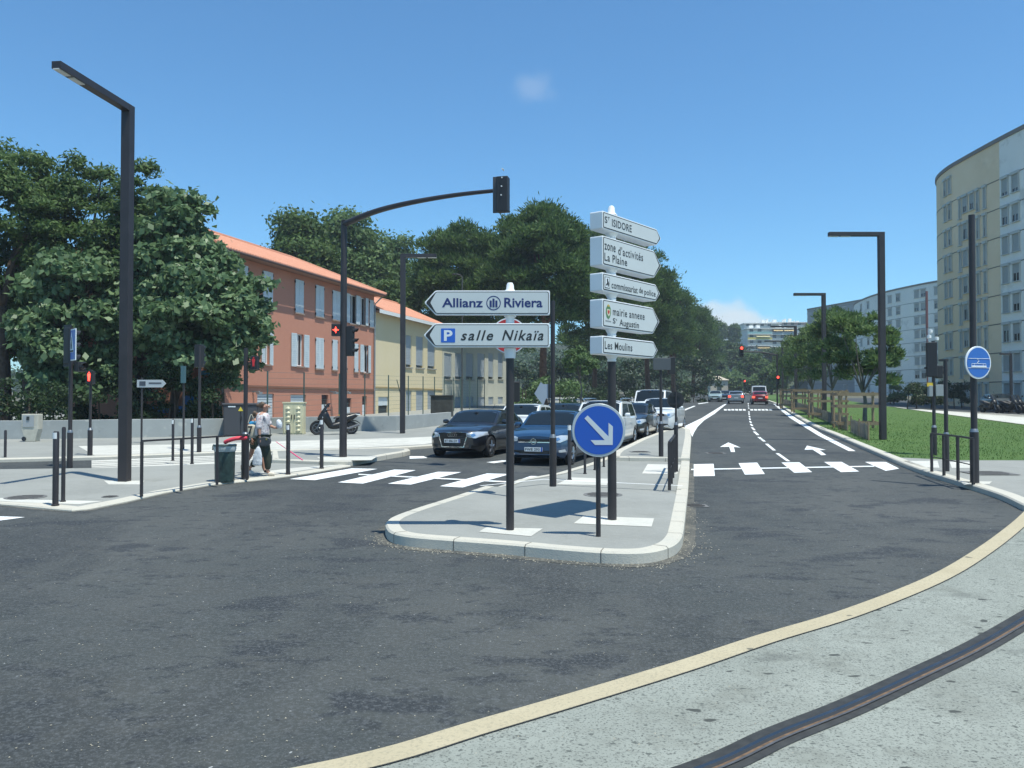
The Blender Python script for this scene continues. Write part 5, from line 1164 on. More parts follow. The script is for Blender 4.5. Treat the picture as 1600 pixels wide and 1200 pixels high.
    K = len(cen)-1
    def strip_pt(t, u, off=0.0):
        x, z = cpt(t); w = wz(z)-.02; fr = max(0, min(1, (1.0-t*K/2.6))) if t*K < 2.6 else -max(0, min(1, (t*K-5.2)/2.2)); cr = .05 if 2 < t*K < 6.5 else .02
        x1_, z1_ = cpt(min(1, t+.02)); x0_, z0_ = cpt(max(0, t-.02)); tx, tz_ = x1_-x0_, z1_-z0_; l = math.hypot(tx, tz_); nx_, nz_ = -tz_/l, tx/l
        return (x+.16*u*u*(fr if fr > 0 else fr*.7)+nx_*off, u*w, z-cr*u*u*u*u+nz_*off)
    g = MB(); g.grid(lambda u, v: strip_pt(v, u*2-1), 10, 40)
    for sy in (-1, 1):
        g.grid(lambda u, v: (lambda q: (q[0], q[1]+(sy*wz(belt-.04)-q[1])*u, q[2]+(belt-.04-q[2])*u))(strip_pt(v, sy)), 6, 40)
    gh = g.build('cabin', P, e, smooth=True)
    def side_y(x, z):
        # roof-edge point at x
        best = min((abs(strip_pt(v/60, 1)[0]-x), v) for v in range(61))[1]; q = strip_pt(best/60, 1); f = (z-(belt-.04))/max(.05, q[2]-(belt-.04)); f = max(0, min(1, f)); return wz(belt-.04)+(q[1]-wz(belt-.04))*f
    def glass_strip(v0, v1, u1, nm_, m=M_CGL, off=.006): return MB().grid(lambda u, v: strip_pt(v0+(v1-v0)*v, (u*2-1)*u1, off), 10, 10).build(nm_, m, gh, smooth='all', fixn=False)
    glass_strip(1.12/K, 2.62/K, .90, 'windscreen'); glass_strip(6.12/K, 7.05/K if not van else 6.9/K, .86, 'rear_window')
    if grille == 'wide' and kind == 'front': pass
    def poly_side(pts, nm_, m, off, sy):
        bmm = bmesh.new(); vs = [bmm.verts.new((x, 0, z)) for x, z in pts]; bmm.faces.new(vs); bmesh.ops.triangulate(bmm, faces=bmm.faces); bmesh.ops.subdivide_edges(bmm, edges=bmm.edges, cuts=3, use_grid_fill=True)
        for v in bmm.verts: v.co.y = sy*(side_y(v.co.x, v.co.z)+off)
        bmesh.ops.recalc_face_normals(bmm, faces=bmm.faces); m2 = bpy.data.meshes.new(nm_); bmm.to_mesh(m2); bmm.free(); m2.materials.append(m); m2.shade_smooth(); o = bpy.data.objects.new(nm_, m2); C.objects.link(o); o.parent = gh; return o
    zt = Hh-.13; zb_ = belt+.045
    xa0 = cowl+.30; xa1 = roof0+.10; xm = (roof0+roof1)/2-.02; dx_ = roof1+.02; ex = min(tail-(deck or 0)-.32, roof1+.42)
    for sy in (-1, 1):
        poly_side([(xa0, zb_), (xm-.05, zb_), (xm-.05, zt), (xa1, zt)], 'side_window', M_CGL, .006, sy)
        poly_side([(xm+.05, zb_), (dx_+.1, zb_+.01), (dx_-.06, zt-.03), (xm+.05, zt)], 'side_window', M_CGL, .006, sy)
        if not van or True:
            poly_side([(dx_+.17, zb_+.03), (ex, zb_+.08), (dx_+.02, zt-.05)], 'quarter_window', M_CGL, .006, sy)
    # projection onto the body
    bt = BVHTree.FromPolygons([v.co.copy() for v in nm.vertices], [tuple(p.vertices) for p in nm.polygons])
    def decal(pts, axis, nm_, m, off=.006, par=None, cuts=4, thick=0):
        bmm = bmesh.new()
        def to3(a, b): return {'F': Vector((-1, a, b)), 'B': Vector((L+1, a, b)), 'R': Vector((a, 2, b)), 'L': Vector((a, -2, b)), 'T': Vector((a, b, 3))}[axis]
        dirn = {'F': Vector((1, 0, 0)), 'B': Vector((-1, 0, 0)), 'R': Vector((0, -1, 0)), 'L': Vector((0, 1, 0)), 'T': Vector((0, 0, -1))}[axis]
        vs = [bmm.verts.new(to3(a, b)) for a, b in pts]; bmm.faces.new(vs); bmesh.ops.triangulate(bmm, faces=bmm.faces); bmesh.ops.subdivide_edges(bmm, edges=bmm.edges, cuts=cuts, use_grid_fill=True)
        for v in bmm.verts:
            hit, nrm, idx, dist = bt.ray_cast(v.co, dirn)
            if hit is not None: v.co = hit - dirn*off
            else: v.co = v.co + dirn*(1.15 if axis in 'FB' else 1.2)
        bmesh.ops.recalc_face_normals(bmm, faces=bmm.faces); f0 = bmm.faces[:][0]
        if f0.normal.dot(dirn) > 0: bmesh.ops.reverse_faces(bmm, faces=bmm.faces)
        m2 = bpy.data.meshes.new(nm_); bmm.to_mesh(m2); bmm.free(); m2.materials.append(m); m2.shade_smooth(); o = bpy.data.objects.new(nm_, m2); C.objects.link(o); o.parent = par or e; return o
    e_ = hood
    for sy in (-1, 1):
        hl = [(sy*.46, e_-.20), (sy*.44, e_-.10), (sy*.70, e_-.045), (sy*hw*.94, e_-.06), (sy*hw*.96, e_-.15), (sy*.70, e_-.24)]
        hp = decal(hl, 'F', 'headlight', M_HEAD, .028, None, 6); decal([(sy*.58, e_-.18), (sy*.58, e_-.12), (sy*.66, e_-.10), (sy*.70, e_-.15), (sy*.64, e_-.2)], 'F', 'bulb', M_CHR, .034, hp)
        tl_ = decal([(sy*.56, rear_z-.34), (sy*.54, rear_z-.16), (sy*hw*.95, rear_z-.12), (sy*hw*.95, rear_z-.36)], 'B', 'tail_light', M_TAILON if lit else M_TAIL, .022, None, 6)
        ax = 'R' if sy > 0 else 'L'
        for wv in ((xm-.01, xm+.01), (cowl+.12, cowl+.14), (dx_-.05, dx_-.03)): decal([(wv[0], .30), (wv[1], .30), (wv[1], belt-.06), (wv[0], belt-.06)], ax, 'door_gap', M_TRIM, .003, None, 2)
        decal([(xm-.30, belt-.16), (xm-.12, belt-.155), (xm-.12, belt-.12), (xm-.30, belt-.125)], ax, 'door_handle', P, .03); decal([(cowl+.2, .215), (wheels[1]-wr-.1, .215), (wheels[1]-wr-.1, .27), (cowl+.2, .27)], ax, 'sill', M_TRIM, .006)
        # mirror
        mm = MB(); mm.lathe([(.02, -.10), (.075, -.06), (.085, .02), (.06, .09)], (0, 0, 0), 'Y', 12); mm.v = [(x*.75+cowl+.42, y*sy+sy*(hw+.07), z*.85+belt+.10) for x, y, z in mm.v]; mo = mm.build('mirror', P, e, smooth=True)
    if grille == 'frame':
        decal([(-.36, .33), (.36, .33), (.44, .60), (.47, e_-.06), (-.47, e_-.06), (-.44, .60)], 'F', 'grille_frame', M_CHR, .012); decal([(-.33, .355), (.33, .355), (.41, .60), (.435, e_-.085), (-.435, e_-.085), (-.41, .60)], 'F', 'grille', M_TRIM, .018)
        for k in range(5): decal([(-.40+.004*k, .40+k*.062), (.40, .40+k*.062), (.40, .408+k*.062), (-.40, .408+k*.062)], 'F', 'bar', mat('grille_bar', (.06, .06, .065), .3), .022, None, 1)
        badge = MB()
        for k in range(4):
            for i in range(16):
                a = 2*math.pi*i/16; badge.v += [(-.02, -.105+k*.07+.045*math.cos(a), e_-.15+.045*math.sin(a)), (-.02, -.105+k*.07+.034*math.cos(a), e_-.15+.034*math.sin(a))]
            b0 = k*32; badge.f += [(b0+2*i, b0+(2*i+2) % 32, b0+(2*i+3) % 32, b0+2*i+1) for i in range(16)]
        badge.build('ring_badge', M_CHR, e, fixn=False)
        for sy in (-1, 1): decal([(sy*.50, .33), (sy*.80, .36), (sy*.78, .44), (sy*.50, .42)], 'F', 'side_intake', M_TRIM, .010)
    elif grille == 'bar':
        decal([(-.42, e_-.22), (.42, e_-.22), (.46, e_-.15), (-.46, e_-.15)], 'F', 'grille', M_TRIM, .010); decal([(-.44, e_-.245), (.44, e_-.245), (.44, e_-.22), (-.44, e_-.22)], 'F', 'chrome_bar', M_CHR, .020)
        bd = MB(); n = 18
        for i in range(n):
            a = 2*math.pi*i/n; bd.v += [(-.035, .085*math.cos(a), e_-.21+.085*math.sin(a)), (-.035, .066*math.cos(a), e_-.21+.066*math.sin(a))]
        bd.f += [(2*i, (2*i+2) % (2*n), (2*i+3) % (2*n), 2*i+1) for i in range(n)]; bd.add([(-.036, -.12, e_-.225), (-.036, .03, e_-.225), (-.036, .12, e_-.19), (-.036, -.03, e_-.19)], [(0, 1, 2, 3)]); bd.build('round_badge', M_CHR, e, fixn=False)
        decal([(-.62, .33), (.62, .33), (.56, .42), (-.56, .42)], 'F', 'lower_intake', M_TRIM, .010)
        for sy in (-1, 1): decal([(sy*.66, .36), (sy*.80, .38), (sy*.78, .45), (sy*.66, .43)], 'F', 'fog_lamp', M_HEAD, .012)
    elif grille == 'vee':
        decal([(-.45, e_-.20), (.45, e_-.20), (.50, e_-.10), (-.50, e_-.10)], 'F', 'grille', M_TRIM, .010)
        for sy in (-1, 1): decal([(sy*.10, e_-.26), (sy*.04, e_-.24), (sy*.26, e_-.08), (sy*.33, e_-.08)], 'F', 'chrome_vee', M_CHR, .022)
        decal([(-.10, e_-.2), (.10, e_-.2), (.10, e_-.13), (-.10, e_-.13)], 'F', 'badge', M_CHR, .03); decal([(-.66, .30), (.66, .30), (.60, .44), (-.60, .44)], 'F', 'lower_intake', M_TRIM, .010)
    else:
        decal([(-.40, e_-.20), (.40, e_-.20), (.44, e_-.12), (-.44, e_-.12)], 'F', 'grille', M_TRIM, .010); decal([(-.50, .30), (.50, .30), (.62, .50), (-.62, .50)], 'F', 'lower_intake', M_TRIM, .010)
    pz = .52 if grille == 'frame' else .45
    for ax_, xx, zz_ in (('F', -.03, pz), ('B', L+.025, .62)):
        pl = MB().box((xx, 0, zz_), (.02, .50, .11)).build('number_plate', M_PLATE, e); MB().box((xx+(-.012 if ax_ == 'F' else .012), (-.23 if ax_ == 'B' else -.23), zz_), (.004, .04, .11)).build('blue_band', M_SIGB, pl)
        if plate and ax_ == 'F':
            t = text_part('characters', plate, M_INK, pl, -.225, .175, zz_-.036, zz_+.036, 0, .015); t.rotation_euler.z = -math.pi/2; t.location = (xx-.013, 0, 0)
    # wheels
    for wx in wheels:
        for sy in (-1, 1):
            wh = bpy.data.objects.new('wheel', None); C.objects.link(wh); wh.parent = e; wh.location = (wx, sy*(hw-.115), wr); wh.empty_display_size = .1
            MB().lathe([(wr*.62, -.09), (wr*.92, -.10), (wr, -.07), (wr, .07), (wr*.92, .10), (wr*.62, .09)], (0, 0, 0), 'Y', 28).build('tyre', M_TYRE, wh, smooth=True)
            rm = MB(); o_ = .092*sy; rm.lathe([(wr*.64, o_), (wr*.60, o_*1.02), (wr*.57, o_*.5), (.02, o_*.5)] if True else [], (0, 0, 0), 'Y', 28)
            ro_ = rm.build('wheel_well', M_TRIM, wh, smooth=True); sp_ = MB()
            for k in range(5):
                a = 2*math.pi*k/5+.3; sp_.beam((.03*math.cos(a), o_*.95, .03*math.sin(a)), (wr*.60*math.cos(a), o_*.95, wr*.60*math.sin(a)), .05, .025) if False else sp_.tube([(.03*math.cos(a), o_*.95, .03*math.sin(a)), (wr*.60*math.cos(a), o_*.98, wr*.60*math.sin(a))], [.042, .030], 6)
            n = 24
            for i in range(n+1):
                a = 2*math.pi*i/n; sp_.v += [(wr*.66*math.cos(a), o_*1.05, wr*.66*math.sin(a)), (wr*.57*math.cos(a), o_*.9, wr*.57*math.sin(a))]
            b0 = len(sp_.v)-2*(n+1); sp_.f += [(b0+2*i, b0+2*i+2, b0+2*i+3, b0+2*i+1) for i in range(n)]
            sp_.lathe([(.055, o_*.9), (.05, o_*1.06), (.01, o_*1.08)], (0, 0, 0), 'Y', 12); sp_.build('rim', rim or M_RIM, wh, smooth=True, fixn=False)
    # underside shadow block and interior mirror
    MB().box((L*.5, 0, .30), (L*.82, W*.74, .22)).build('underside_shadow_block', M_TRIM, e)
    MB().lathe([(.02, -.06), (.05, -.03), (.05, .03), (.02, .06)], (roof0-.2, 0, Hh-.12), 'Y', 8).build('interior_mirror', M_TRIM, gh)
    if roof_rails:
        for sy in (-1, 1): MB().tube(catmull([(roof0, sy*rw*.92, Hh-.02), (roof0+.15, sy*rw*.94, Hh+.05), (roof1, sy*rw*.94, Hh+.05), (roof1+.25, sy*rw*.92, Hh-.04)], 4), .022, 8).build('roof_rail', M_CHR, gh, smooth='all')
    MB().tube([(roof1-.1, 0, Hh), (roof1+.12, 0, Hh+.16)], .008, 6).build('aerial', M_TRIM, gh)
    return e
def nose(px, py): return G(px, py)
def tocam(deg): return math.pi/2 - R(deg)     # car faces the camera, body recedes; deg = lean to the right
# local +x runs nose->tail, so rz turns +x into the direction the car recedes
RCD = 20
make_car('parked_car' if False else 'car', 'black hatchback with a framed grille waiting first at the crossing, left lane', 'car', nose(707, 716.5), tocam(RCD), 4.25, 1.84, 1.43, .84, 1.30, 2.05, 3.35, 4.05, .95, .99, paint('black', (.010, .011, .014)), (.86, 3.42), .32, plate='BT 006 DY', grille='frame')
make_car('car', 'dark blue hatchback with a slim chrome bar waiting beside the traffic island', 'car', nose(834, 728.5), tocam(RCD-1), 4.0, 1.78, 1.48, .87, 1.15, 1.95, 3.3, 3.85, .97, 1.0, paint('blue', (.018, .062, .135), .3), (.80, 3.28), .31, plate='FWE 293', grille='bar')
make_car('car', 'white small car directly behind the black hatchback', 'car', nose(793, 697), tocam(18), 3.9, 1.7, 1.50, .90, 1.1, 1.85, 3.2, 3.75, .99, 1.0, paint('white', (.70, .72, .71)), (.78, 3.2), .30)
make_car('car', 'dark car glimpsed between the blue hatchback and the pole behind the arrow board', 'car', nose(863, 688), tocam(18), 4.2, 1.75, 1.46, .86, 1.2, 1.95, 3.4, 4.0, .96, 1.0, paint('darkgrey', (.02, .024, .028)), (.85, 3.4), .31)
make_car('car', 'white estate car with roof rails behind the round blue sign', 'car', nose(921, 702), tocam(19), 4.4, 1.82, 1.66, .95, 1.2, 1.95, 3.75, 4.25, 1.04, 1.1, paint('white', (.70, .72, .71)), (.88, 3.5), .34, roof_rails=True, grille='vee')
make_car('car', 'black small hatchback between the roof railed estate and the white crossover', 'car', nose(973, 687), tocam(19), 3.95, 1.72, 1.46, .86, 1.12, 1.9, 3.2, 3.8, .97, 1.0, paint('ink', (.013, .016, .019)), (.80, 3.28), .31, grille='bar')
make_car('car', 'white crossover with a dark vee shaped grille behind the round sign back', 'car', nose(1022, 677.5), tocam(19), 4.38, 1.82, 1.60, .98, 1.2, 2.0, 3.6, 4.2, 1.05, 1.1, paint('white', (.70, .72, .71)), (.88, 3.5), .35, grille='vee')
make_car('van', 'tall white van last in the waiting queue, only its roof showing above the crossover', 'van', nose(1010, 664), tocam(18), 4.9, 1.9, 1.95, 1.05, .95, 1.7, 4.2, 4.8, 1.15, 1.3, paint('white', (.70, .72, .71)), (.9, 3.9), .33, van=True)
def away(px, py, L, deg=14): # root at nose: nose is L further along
    q = G(px, py); d = Vector((math.sin(R(deg)), math.cos(R(deg)), 0)); n_ = q + d*L; n_.z = zg(n_.y); return n_, math.pi/2-R(deg)+math.pi
l_, a_ = away(1150, 631.5, 4.5); make_car('car', 'silver saloon driving away up the avenue, left lane', 'car', l_, a_, 4.5, 1.78, 1.44, .82, 1.25, 2.1, 3.4, 4.35, .95, 1.02, paint('silver', (.30, .33, .36), .5), (.9, 3.6), .31, deck=.35, lit=True)
l_, a_ = away(1188, 632.5, 4.0); make_car('car', 'dark red hatchback with lit brake lights driving away, right lane', 'car', l_, a_, 4.0, 1.75, 1.44, .84, 1.15, 1.95, 3.3, 3.9, .95, 1.0, paint('red', (.22, .012, .02)), (.8, 3.2), .31, lit=True)
l_, a_ = away(1186.5, 629, 4.8); make_car('van', 'pale van hidden behind the red hatchback in the right lane', 'van', l_, a_, 4.8, 1.9, 2.0, 1.05, .95, 1.7, 4.2, 4.7, 1.15, 1.3, paint('palevan', (.45, .48, .50)), (.9, 3.8), .33, van=True)
make_car('car', 'small pale green oncoming car with headlights on, far down the avenue', 'car', nose(1117, 628), tocam(16), 4.0, 1.75, 1.46, .86, 1.15, 1.95, 3.3, 3.9, .97, 1.0, paint('pale', (.36, .46, .44)), (.8, 3.2), .31)
make_car('car', 'dark oncoming car beside the silver saloon, far down the avenue', 'car', nose(1132, 627.5), tocam(16), 4.0, 1.75, 1.46, .86, 1.15, 1.95, 3.3, 3.9, .97, 1.0, paint('darkgrey', (.02, .024, .028)), (.8, 3.2), .31)
q = gp(37.2, 62, .1); make_car('car', 'grey car parked beside the row of scooters by the apartment block', 'car', q, R(80), 4.1, 1.75, 1.45, .86, 1.15, 1.95, 3.3, 3.9, .97, 1.0, paint('grey', (.12, .125, .125), .3), (.8, 3.2), .31)

# scooters, side view: x runs from front wheel (0) to rear wheel
def make_scooter(name, label, loc, rz, sc=1.0, colour=M_TRIM, seatcover=True, group=None):
    e = empty(name, loc, label, 'scooter', rz, group); w = 1.52
    for k, x in enumerate((0.0, w)):
        r_ = .30 if k == 0 else .29; wh = bpy.data.objects.new('wheel', None); C.objects.link(wh); wh.parent = e; wh.location = (x, 0, r_); wh.empty_display_size = .1
        MB().lathe([(r_*.66, -.045), (r_*.9, -.07), (r_, -.03), (r_, .03), (r_*.9, .07), (r_*.66, .045)], (0, 0, 0), 'Y', 26).build('tyre', M_TYRE, wh, smooth=True)
        m = MB(); n = 24
        for i in range(n+1):
            a = 2*math.pi*i/n; m.v += [(r_*.68*math.cos(a), -.05, r_*.68*math.sin(a)), (r_*.58*math.cos(a), -.05, r_*.58*math.sin(a))]
        m.f += [(2*i, 2*i+2, 2*i+3, 2*i+1) for i in range(n)]
        for i in range(5): a = i*1.2566; m.tube([(.0, -.045, 0), (r_*.62*math.cos(a), -.048, r_*.62*math.sin(a))], .016, 5)
        m.lathe([(.06, -.06), (.06, .06)], (0, 0, 0), 'Y', 12); m.build('rim', mat('dark_alloy', (.16, .17, .18), .35, .8), wh, fixn=False)
    def loft(pts, nm, m, sub=1):   # (x, z, halfwidth, halfheight)
        b = MB(); n = 12
        for x, z, hw_, hh_ in pts:
            for j in range(n): a = 2*math.pi*j/n; b.v.append((x, hw_*math.cos(a), z+hh_*math.sin(a)))
        for i in range(len(pts)-1):
            for j in range(n): a0 = i*n+j; a1 = i*n+(j+1) % n; b.f.append((a0, a1, a1+n, a0+n))
        b.f.append(tuple(range(n))); b.f.append(tuple(range((len(pts)-1)*n, len(pts)*n))); return b.build(nm, m, e, smooth='all', sub=sub)
    loft([(.02, .66, .05, .05), (.10, .76, .16, .12), (.24, .84, .21, .22), (.38, .78, .22, .34), (.50, .62, .21, .34), (.60, .46, .19, .22), (.70, .36, .17, .10)], 'front_fairing', colour)
    loft([(.45, .36, .16, .08), (.70, .37, .21, .16), (1.0, .44, .22, .20), (1.28, .52, .20, .20)], 'floor_body', colour)
    loft([(.78, .52, .14, .12), (.92, .58, .19, .20), (1.2, .64, .19, .22), (1.5, .74, .16, .17), (1.78, .86, .10, .10), (1.92, .92, .03, .03)], 'rear_fairing', colour)
    st = loft([(.72, .70, .08, .03), (.80, .74, .15, .05), (1.0, .76, .17, .06), (1.15, .80, .16, .05), (1.25, .87, .15, .05), (1.55, .91, .12, .04), (1.66, .92, .05, .02)], 'seat', mat('seat_grey', (.075, .07, .065), .7))
    if seatcover: loft([(.92, .83, .06, .01), (.98, .84, .14, .022), (1.22, .90, .14, .022), (1.30, .93, .06, .01)], 'seat_cover', mat('seat_yellow', (.62, .42, .10), .7), 1)
    loft([(-.26, .40, .02, .02), (-.18, .54, .08, .025), (0, .62, .10, .03), (.16, .56, .09, .03), (.22, .46, .04, .02)], 'front_mudguard', colour)
    loft([(1.5, .60, .06, .02), (1.7, .62, .08, .03), (1.88, .50, .08, .02), (1.94, .42, .05, .01)], 'rear_mudguard', M_TRIM)
    MB().tube([(0, -.10, .30), (.16, -.09, .66)], .028, 8).tube([(0, .10, .30), (.16, .09, .66)], .028, 8).tube([(.16, 0, .6), (.42, 0, 1.08)], .03, 8).build('fork', mat('fork_grey', (.20, .21, .22), .4, .8), e)
    MB().tube(catmull([(.52, -.34, 1.06), (.44, -.2, 1.06), (.40, 0, 1.03), (.44, .2, 1.06), (.52, .34, 1.06)], 4), .018, 8).build('handlebar', M_TRIM, e)
    MB().grid(lambda u, v: (.16+.30*v+.10*(2*u-1)**2, (2*u-1)*(.20-.05*v), .96+.40*v), 8, 6).build('windshield', mat('smoke_screen', (.02, .024, .028), .1), e, smooth='all')
    for sy in (-1, 1):
        mi = MB().tube([(.46, sy*.28, 1.06), (.42, sy*.34, 1.20)], .010, 6); mi.lathe([(.02, -.02), (.07, 0), (.06, .02)], (.42, sy*.35, 1.24), 'X', 12); mi.build('mirror', M_TRIM, e)
        MB().lathe([(.06, -.02), (.055, .01), (.01, .02)], (.21, sy*.13, .76), 'X', 12).build('headlight', M_HEAD, e)
    MB().tube([(1.05, -.2, .28), (1.35, -.2, .26), (1.80, -.2, .42)], [.04, .06, .055], 10).build('exhaust', mat('exhaust', (.22, .22, .22), .35, .9), e)
    MB().box((1.78, -.09, .86), (.22, .02, .05)).build('grab_rail', M_CAPW, e); MB().box((1.52, 0, .42), (.5, .16, .12)).build('swing_arm', M_TRIM, e)
    e.scale = (sc, sc, sc); return e
p = G(495, 679.5, .1); q = G(549, 678, .1)
s1 = make_scooter('scooter', 'black maxi scooter with a yellow seat cover parked by the wall behind the signal mast', p, math.atan2(q.y-p.y, q.x-p.x), (q-p).length/1.52)
blk = make_scooter('scooter', 'black scooter parked nearest the small lamp at the far right', gp(37.0, 60.3, .1), R(100), 1.0, M_TRIM, False, 'scooters parked by the apartment block')
for i, (x, y, a, t) in enumerate(((35.3, 60.6, 96, 'black scooter standing left of the small lamp by the grey car'), (36.2, 59.5, 102, 'black scooter just left of the one by the small lamp'), (38.0, 60.6, 95, 'black scooter right of the small lamp, at the picture edge'))):
    c = copy_tree(blk); c.location = gp(x, y, .1); c.rotation_euler.z = R(a); c['label'] = t

# ------------------------------------------------------------------ people
def skin(name, pts, edges, m, parent, sub=2, root=0):
    """pts: (x,y,z,r[,r2])"""
    me = bpy.data.meshes.new(name); me.from_pydata([p[:3] for p in pts], edges, []); o = bpy.data.objects.new(name, me); C.objects.link(o)
    md = o.modifiers.new('skin', 'SKIN'); md.use_smooth_shade = True
    for i, p in enumerate(pts):
        v = me.skin_vertices[0].data[i]; v.radius = (p[3], p[4] if len(p) > 4 else p[3]); v.use_root = (i == root)
    s = o.modifiers.new('s', 'SUBSURF'); s.levels = sub; s.render_levels = sub
    bpy.context.view_layer.update(); nm = bpy.data.meshes.new_from_object(o.evaluated_get(bpy.context.evaluated_depsgraph_get())); bpy.data.objects.remove(o)
    nm.materials.clear(); nm.materials.append(m); nm.shade_smooth(); nm.name = name
    o = bpy.data.objects.new(name, nm); C.objects.link(o)
    if parent: o.parent = parent
    return o
M_SKIN = mat('skin', (.42, .23, .16), .55, noise=(12, .06)); M_HAIR = mat('hair_brown', (.10, .065, .04), .6, noise=(30, .5)); M_OLIVE = mat('olive_cloth', (.030, .040, .028), .85, noise=(6, .2), bump=(14, .5, .02))
def hand(pts, edges, wrist_i, wx, wy, wz, dx=.0, curl=0.3, fwd=(1, 0, 0), hold=False):
    """palm and five fingers hanging down from the wrist; dx mirrors the thumb side"""
    f = Vector(fwd); i0 = len(pts); pts.append((wx+f.x*.01, wy, wz-.05, .030, .016)); edges.append((wrist_i, i0)); pts.append((wx+f.x*.012, wy, wz-.085, .034, .015)); edges.append((i0, i0+1))
    for k, (o_, ln_) in enumerate(((-.030, .062), (-.010, .074), (.010, .078), (.028, .070))):
        a = len(pts); bx = wx+f.x*(o_+.012); by = wy+f.y*o_
        cu = .035 if hold else .012
        pts.append((bx, by, wz-.115, .0088)); pts.append((bx, by+cu*.6, wz-.115-ln_*.5, .0080)); pts.append((bx, by+cu*1.4, wz-.115-ln_*(.75 if hold else .95), .0068)); edges += [(i0+1, a), (a, a+1), (a+1, a+2)]
    a = len(pts); pts.append((wx+f.x*.048, wy+.008, wz-.062, .0105)); pts.append((wx+f.x*.062, wy+.014, wz-.095, .0088)); edges += [(i0, a), (a, a+1)]
# woman walking to the right (+x), root between the feet, facing +x; y+ is away from the camera
p = G(409, 743, DP); k_ = p.y/F; Ht = AT(409, 628, p.y).z - p.z
e = empty('person', p, 'woman in a white patterned blouse and olive trousers walking right, hair in a bun', 'person', R(4)); e.scale = (Ht/1.68,)*3
near, farr = -.09, .09
pts = [(0, 0, .95, .11, .13), (.01, 0, 1.10, .10, .12), (.02, 0, 1.27, .11, .14), (.03, 0, 1.38, .08, .13), (.05, 0, 1.44, .055), (.07, 0, 1.50, .05), (.085, 0, 1.57, .085, .075), (.08, 0, 1.63, .07, .065)]
ed = [(i, i+1) for i in range(7)]
def limb(chain, start):
    i = len(pts); 
    for j, c in enumerate(chain): pts.append(c); ed.append((start if j == 0 else i+j-1, i+j))
    return len(pts)-1
# front leg (near side) forward, rear leg back
limb([(.05, near, .86, .10), (.16, near, .50, .065), (.155, near, .30, .055), (.15, near, .10, .038), (.19, near, .045, .036), (.30, near, .03, .026)], 0)
limb([(-.03, farr, .86, .10), (-.05, farr, .50, .063), (-.16, farr, .30, .055), (-.30, farr, .17, .036), (-.28, farr, .09, .034), (-.20, farr, .03, .024)], 0)
wi = limb([(.01, -.18, 1.38, .055), (-.02, -.22, 1.12, .043), (.0, -.235, .92, .030), (.01, -.235, .86, .024)], 3)
hand(pts, ed, wi, .01, -.235, .86, hold=True)
wi = limb([(.04, .18, 1.38, .055), (.10, .21, 1.14, .043), (.27, .14, 1.08, .030), (.33, .11, 1.085, .024)], 3)
i0 = len(pts); pts += [(.37, .10, 1.09, .028, .016), (.42, .10, 1.11, .010), (.41, .085, 1.085, .010), (.42, .11, 1.075, .0095), (.405, .125, 1.06, .009), (.38, .08, 1.12, .0105)]
ed += [(wi, i0), (i0, i0+1), (i0, i0+2), (i0, i0+3), (i0, i0+4), (i0, i0+5)]
skin('body', pts, ed, M_SKIN, e)
# face details
fc = MB(); fc.lathe([(.018, 0), (.012, .02), (.004, .03)], (.160, 0, 1.565), 'X', 8); fo = fc.build('nose', M_SKIN, e, smooth='all')
MB().lathe([(.026, -.012), (.030, 0), (.01, .008)], (.07, -.083, 1.565), 'Y', 12).build('ear', M_SKIN, e, smooth='all')
MB().box((.155, 0, 1.515), (.012, .045, .012)).build('mouth', mat('lips', (.35, .10, .09), .5), e, bevel=.004)
g = MB()
for sy in (-1, 1): g.lathe([(.026, 0), (.024, .006), (.005, .008)], (.158, sy*.034, 1.592), 'X', 14); g.tube([(.158, sy*.058, 1.595), (.06, sy*.083, 1.59)], .004, 6)
g.build('sunglasses', mat('amber_lens', (.16, .06, .03), .2), e)
skin('hair', [(.06, 0, 1.665, .075, .075), (.02, 0, 1.63, .085, .088), (-.03, 0, 1.57, .06, .07), (-.10, 0, 1.60, .045), (-.14, 0, 1.605, .035)], [(0, 1), (1, 2), (1, 3), (3, 4)], M_HAIR, e)
# floral blouse
M_BLOUSE = ground_mat('blouse', (.62, .58, .58), [('n', 26, .54, .60, (.20, .17, .22), .8), ('n', 18, .58, .64, (.55, .22, .26), .7), ('n', 5, .5, .7, (.70, .68, .66), .5)], .85, (9, .6, .03))
bp_ = [(0, 0, .86, .185, .20), (0, 0, 1.03, .165, .185), (.02, 0, 1.18, .165, .185), (.03, 0, 1.33, .14, .18), (.04, 0, 1.44, .08, .12)]
be = [(0, 1), (1, 2), (2, 3), (3, 4)]
bp_ += [(.01, -.16, 1.37, .075), (-.02, -.205, 1.22, .07), (-.03, -.215, 1.06, .08), (.04, .16, 1.37, .075), (.09, .195, 1.22, .07), (.15, .185, 1.13, .07)]
be += [(3, 5), (5, 6), (6, 7), (3, 8), (8, 9), (9, 10)]
skin('blouse', bp_, be, M_BLOUSE, e)
tp = [(0, 0, 1.02, .16, .19), (.05, near, .80, .14), (.13, near, .52, .10), (.155, near, .34, .092), (.155, near, .13, .062), (-.03, farr, .80, .135), (-.05, farr, .52, .11), (-.15, farr, .32, .095), (-.26, farr, .20, .058)]
skin('trousers', tp, [(0, 1), (1, 2), (2, 3), (3, 4), (0, 5), (5, 6), (6, 7), (7, 8)], M_OLIVE, e)
M_SHOE = mat('shoe_cream', (.62, .56, .46), .6)
skin('shoe', [(.14, near, .045, .045), (.22, near, .05, .048), (.32, near, .032, .034)], [(0, 1), (1, 2)], M_SHOE, e); skin('shoe', [(-.31, farr, .12, .042), (-.25, farr, .06, .045), (-.19, farr, .035, .034)], [(0, 1), (1, 2)], mat('shoe_white', (.60, .62, .62), .6), e)
pl = e.location
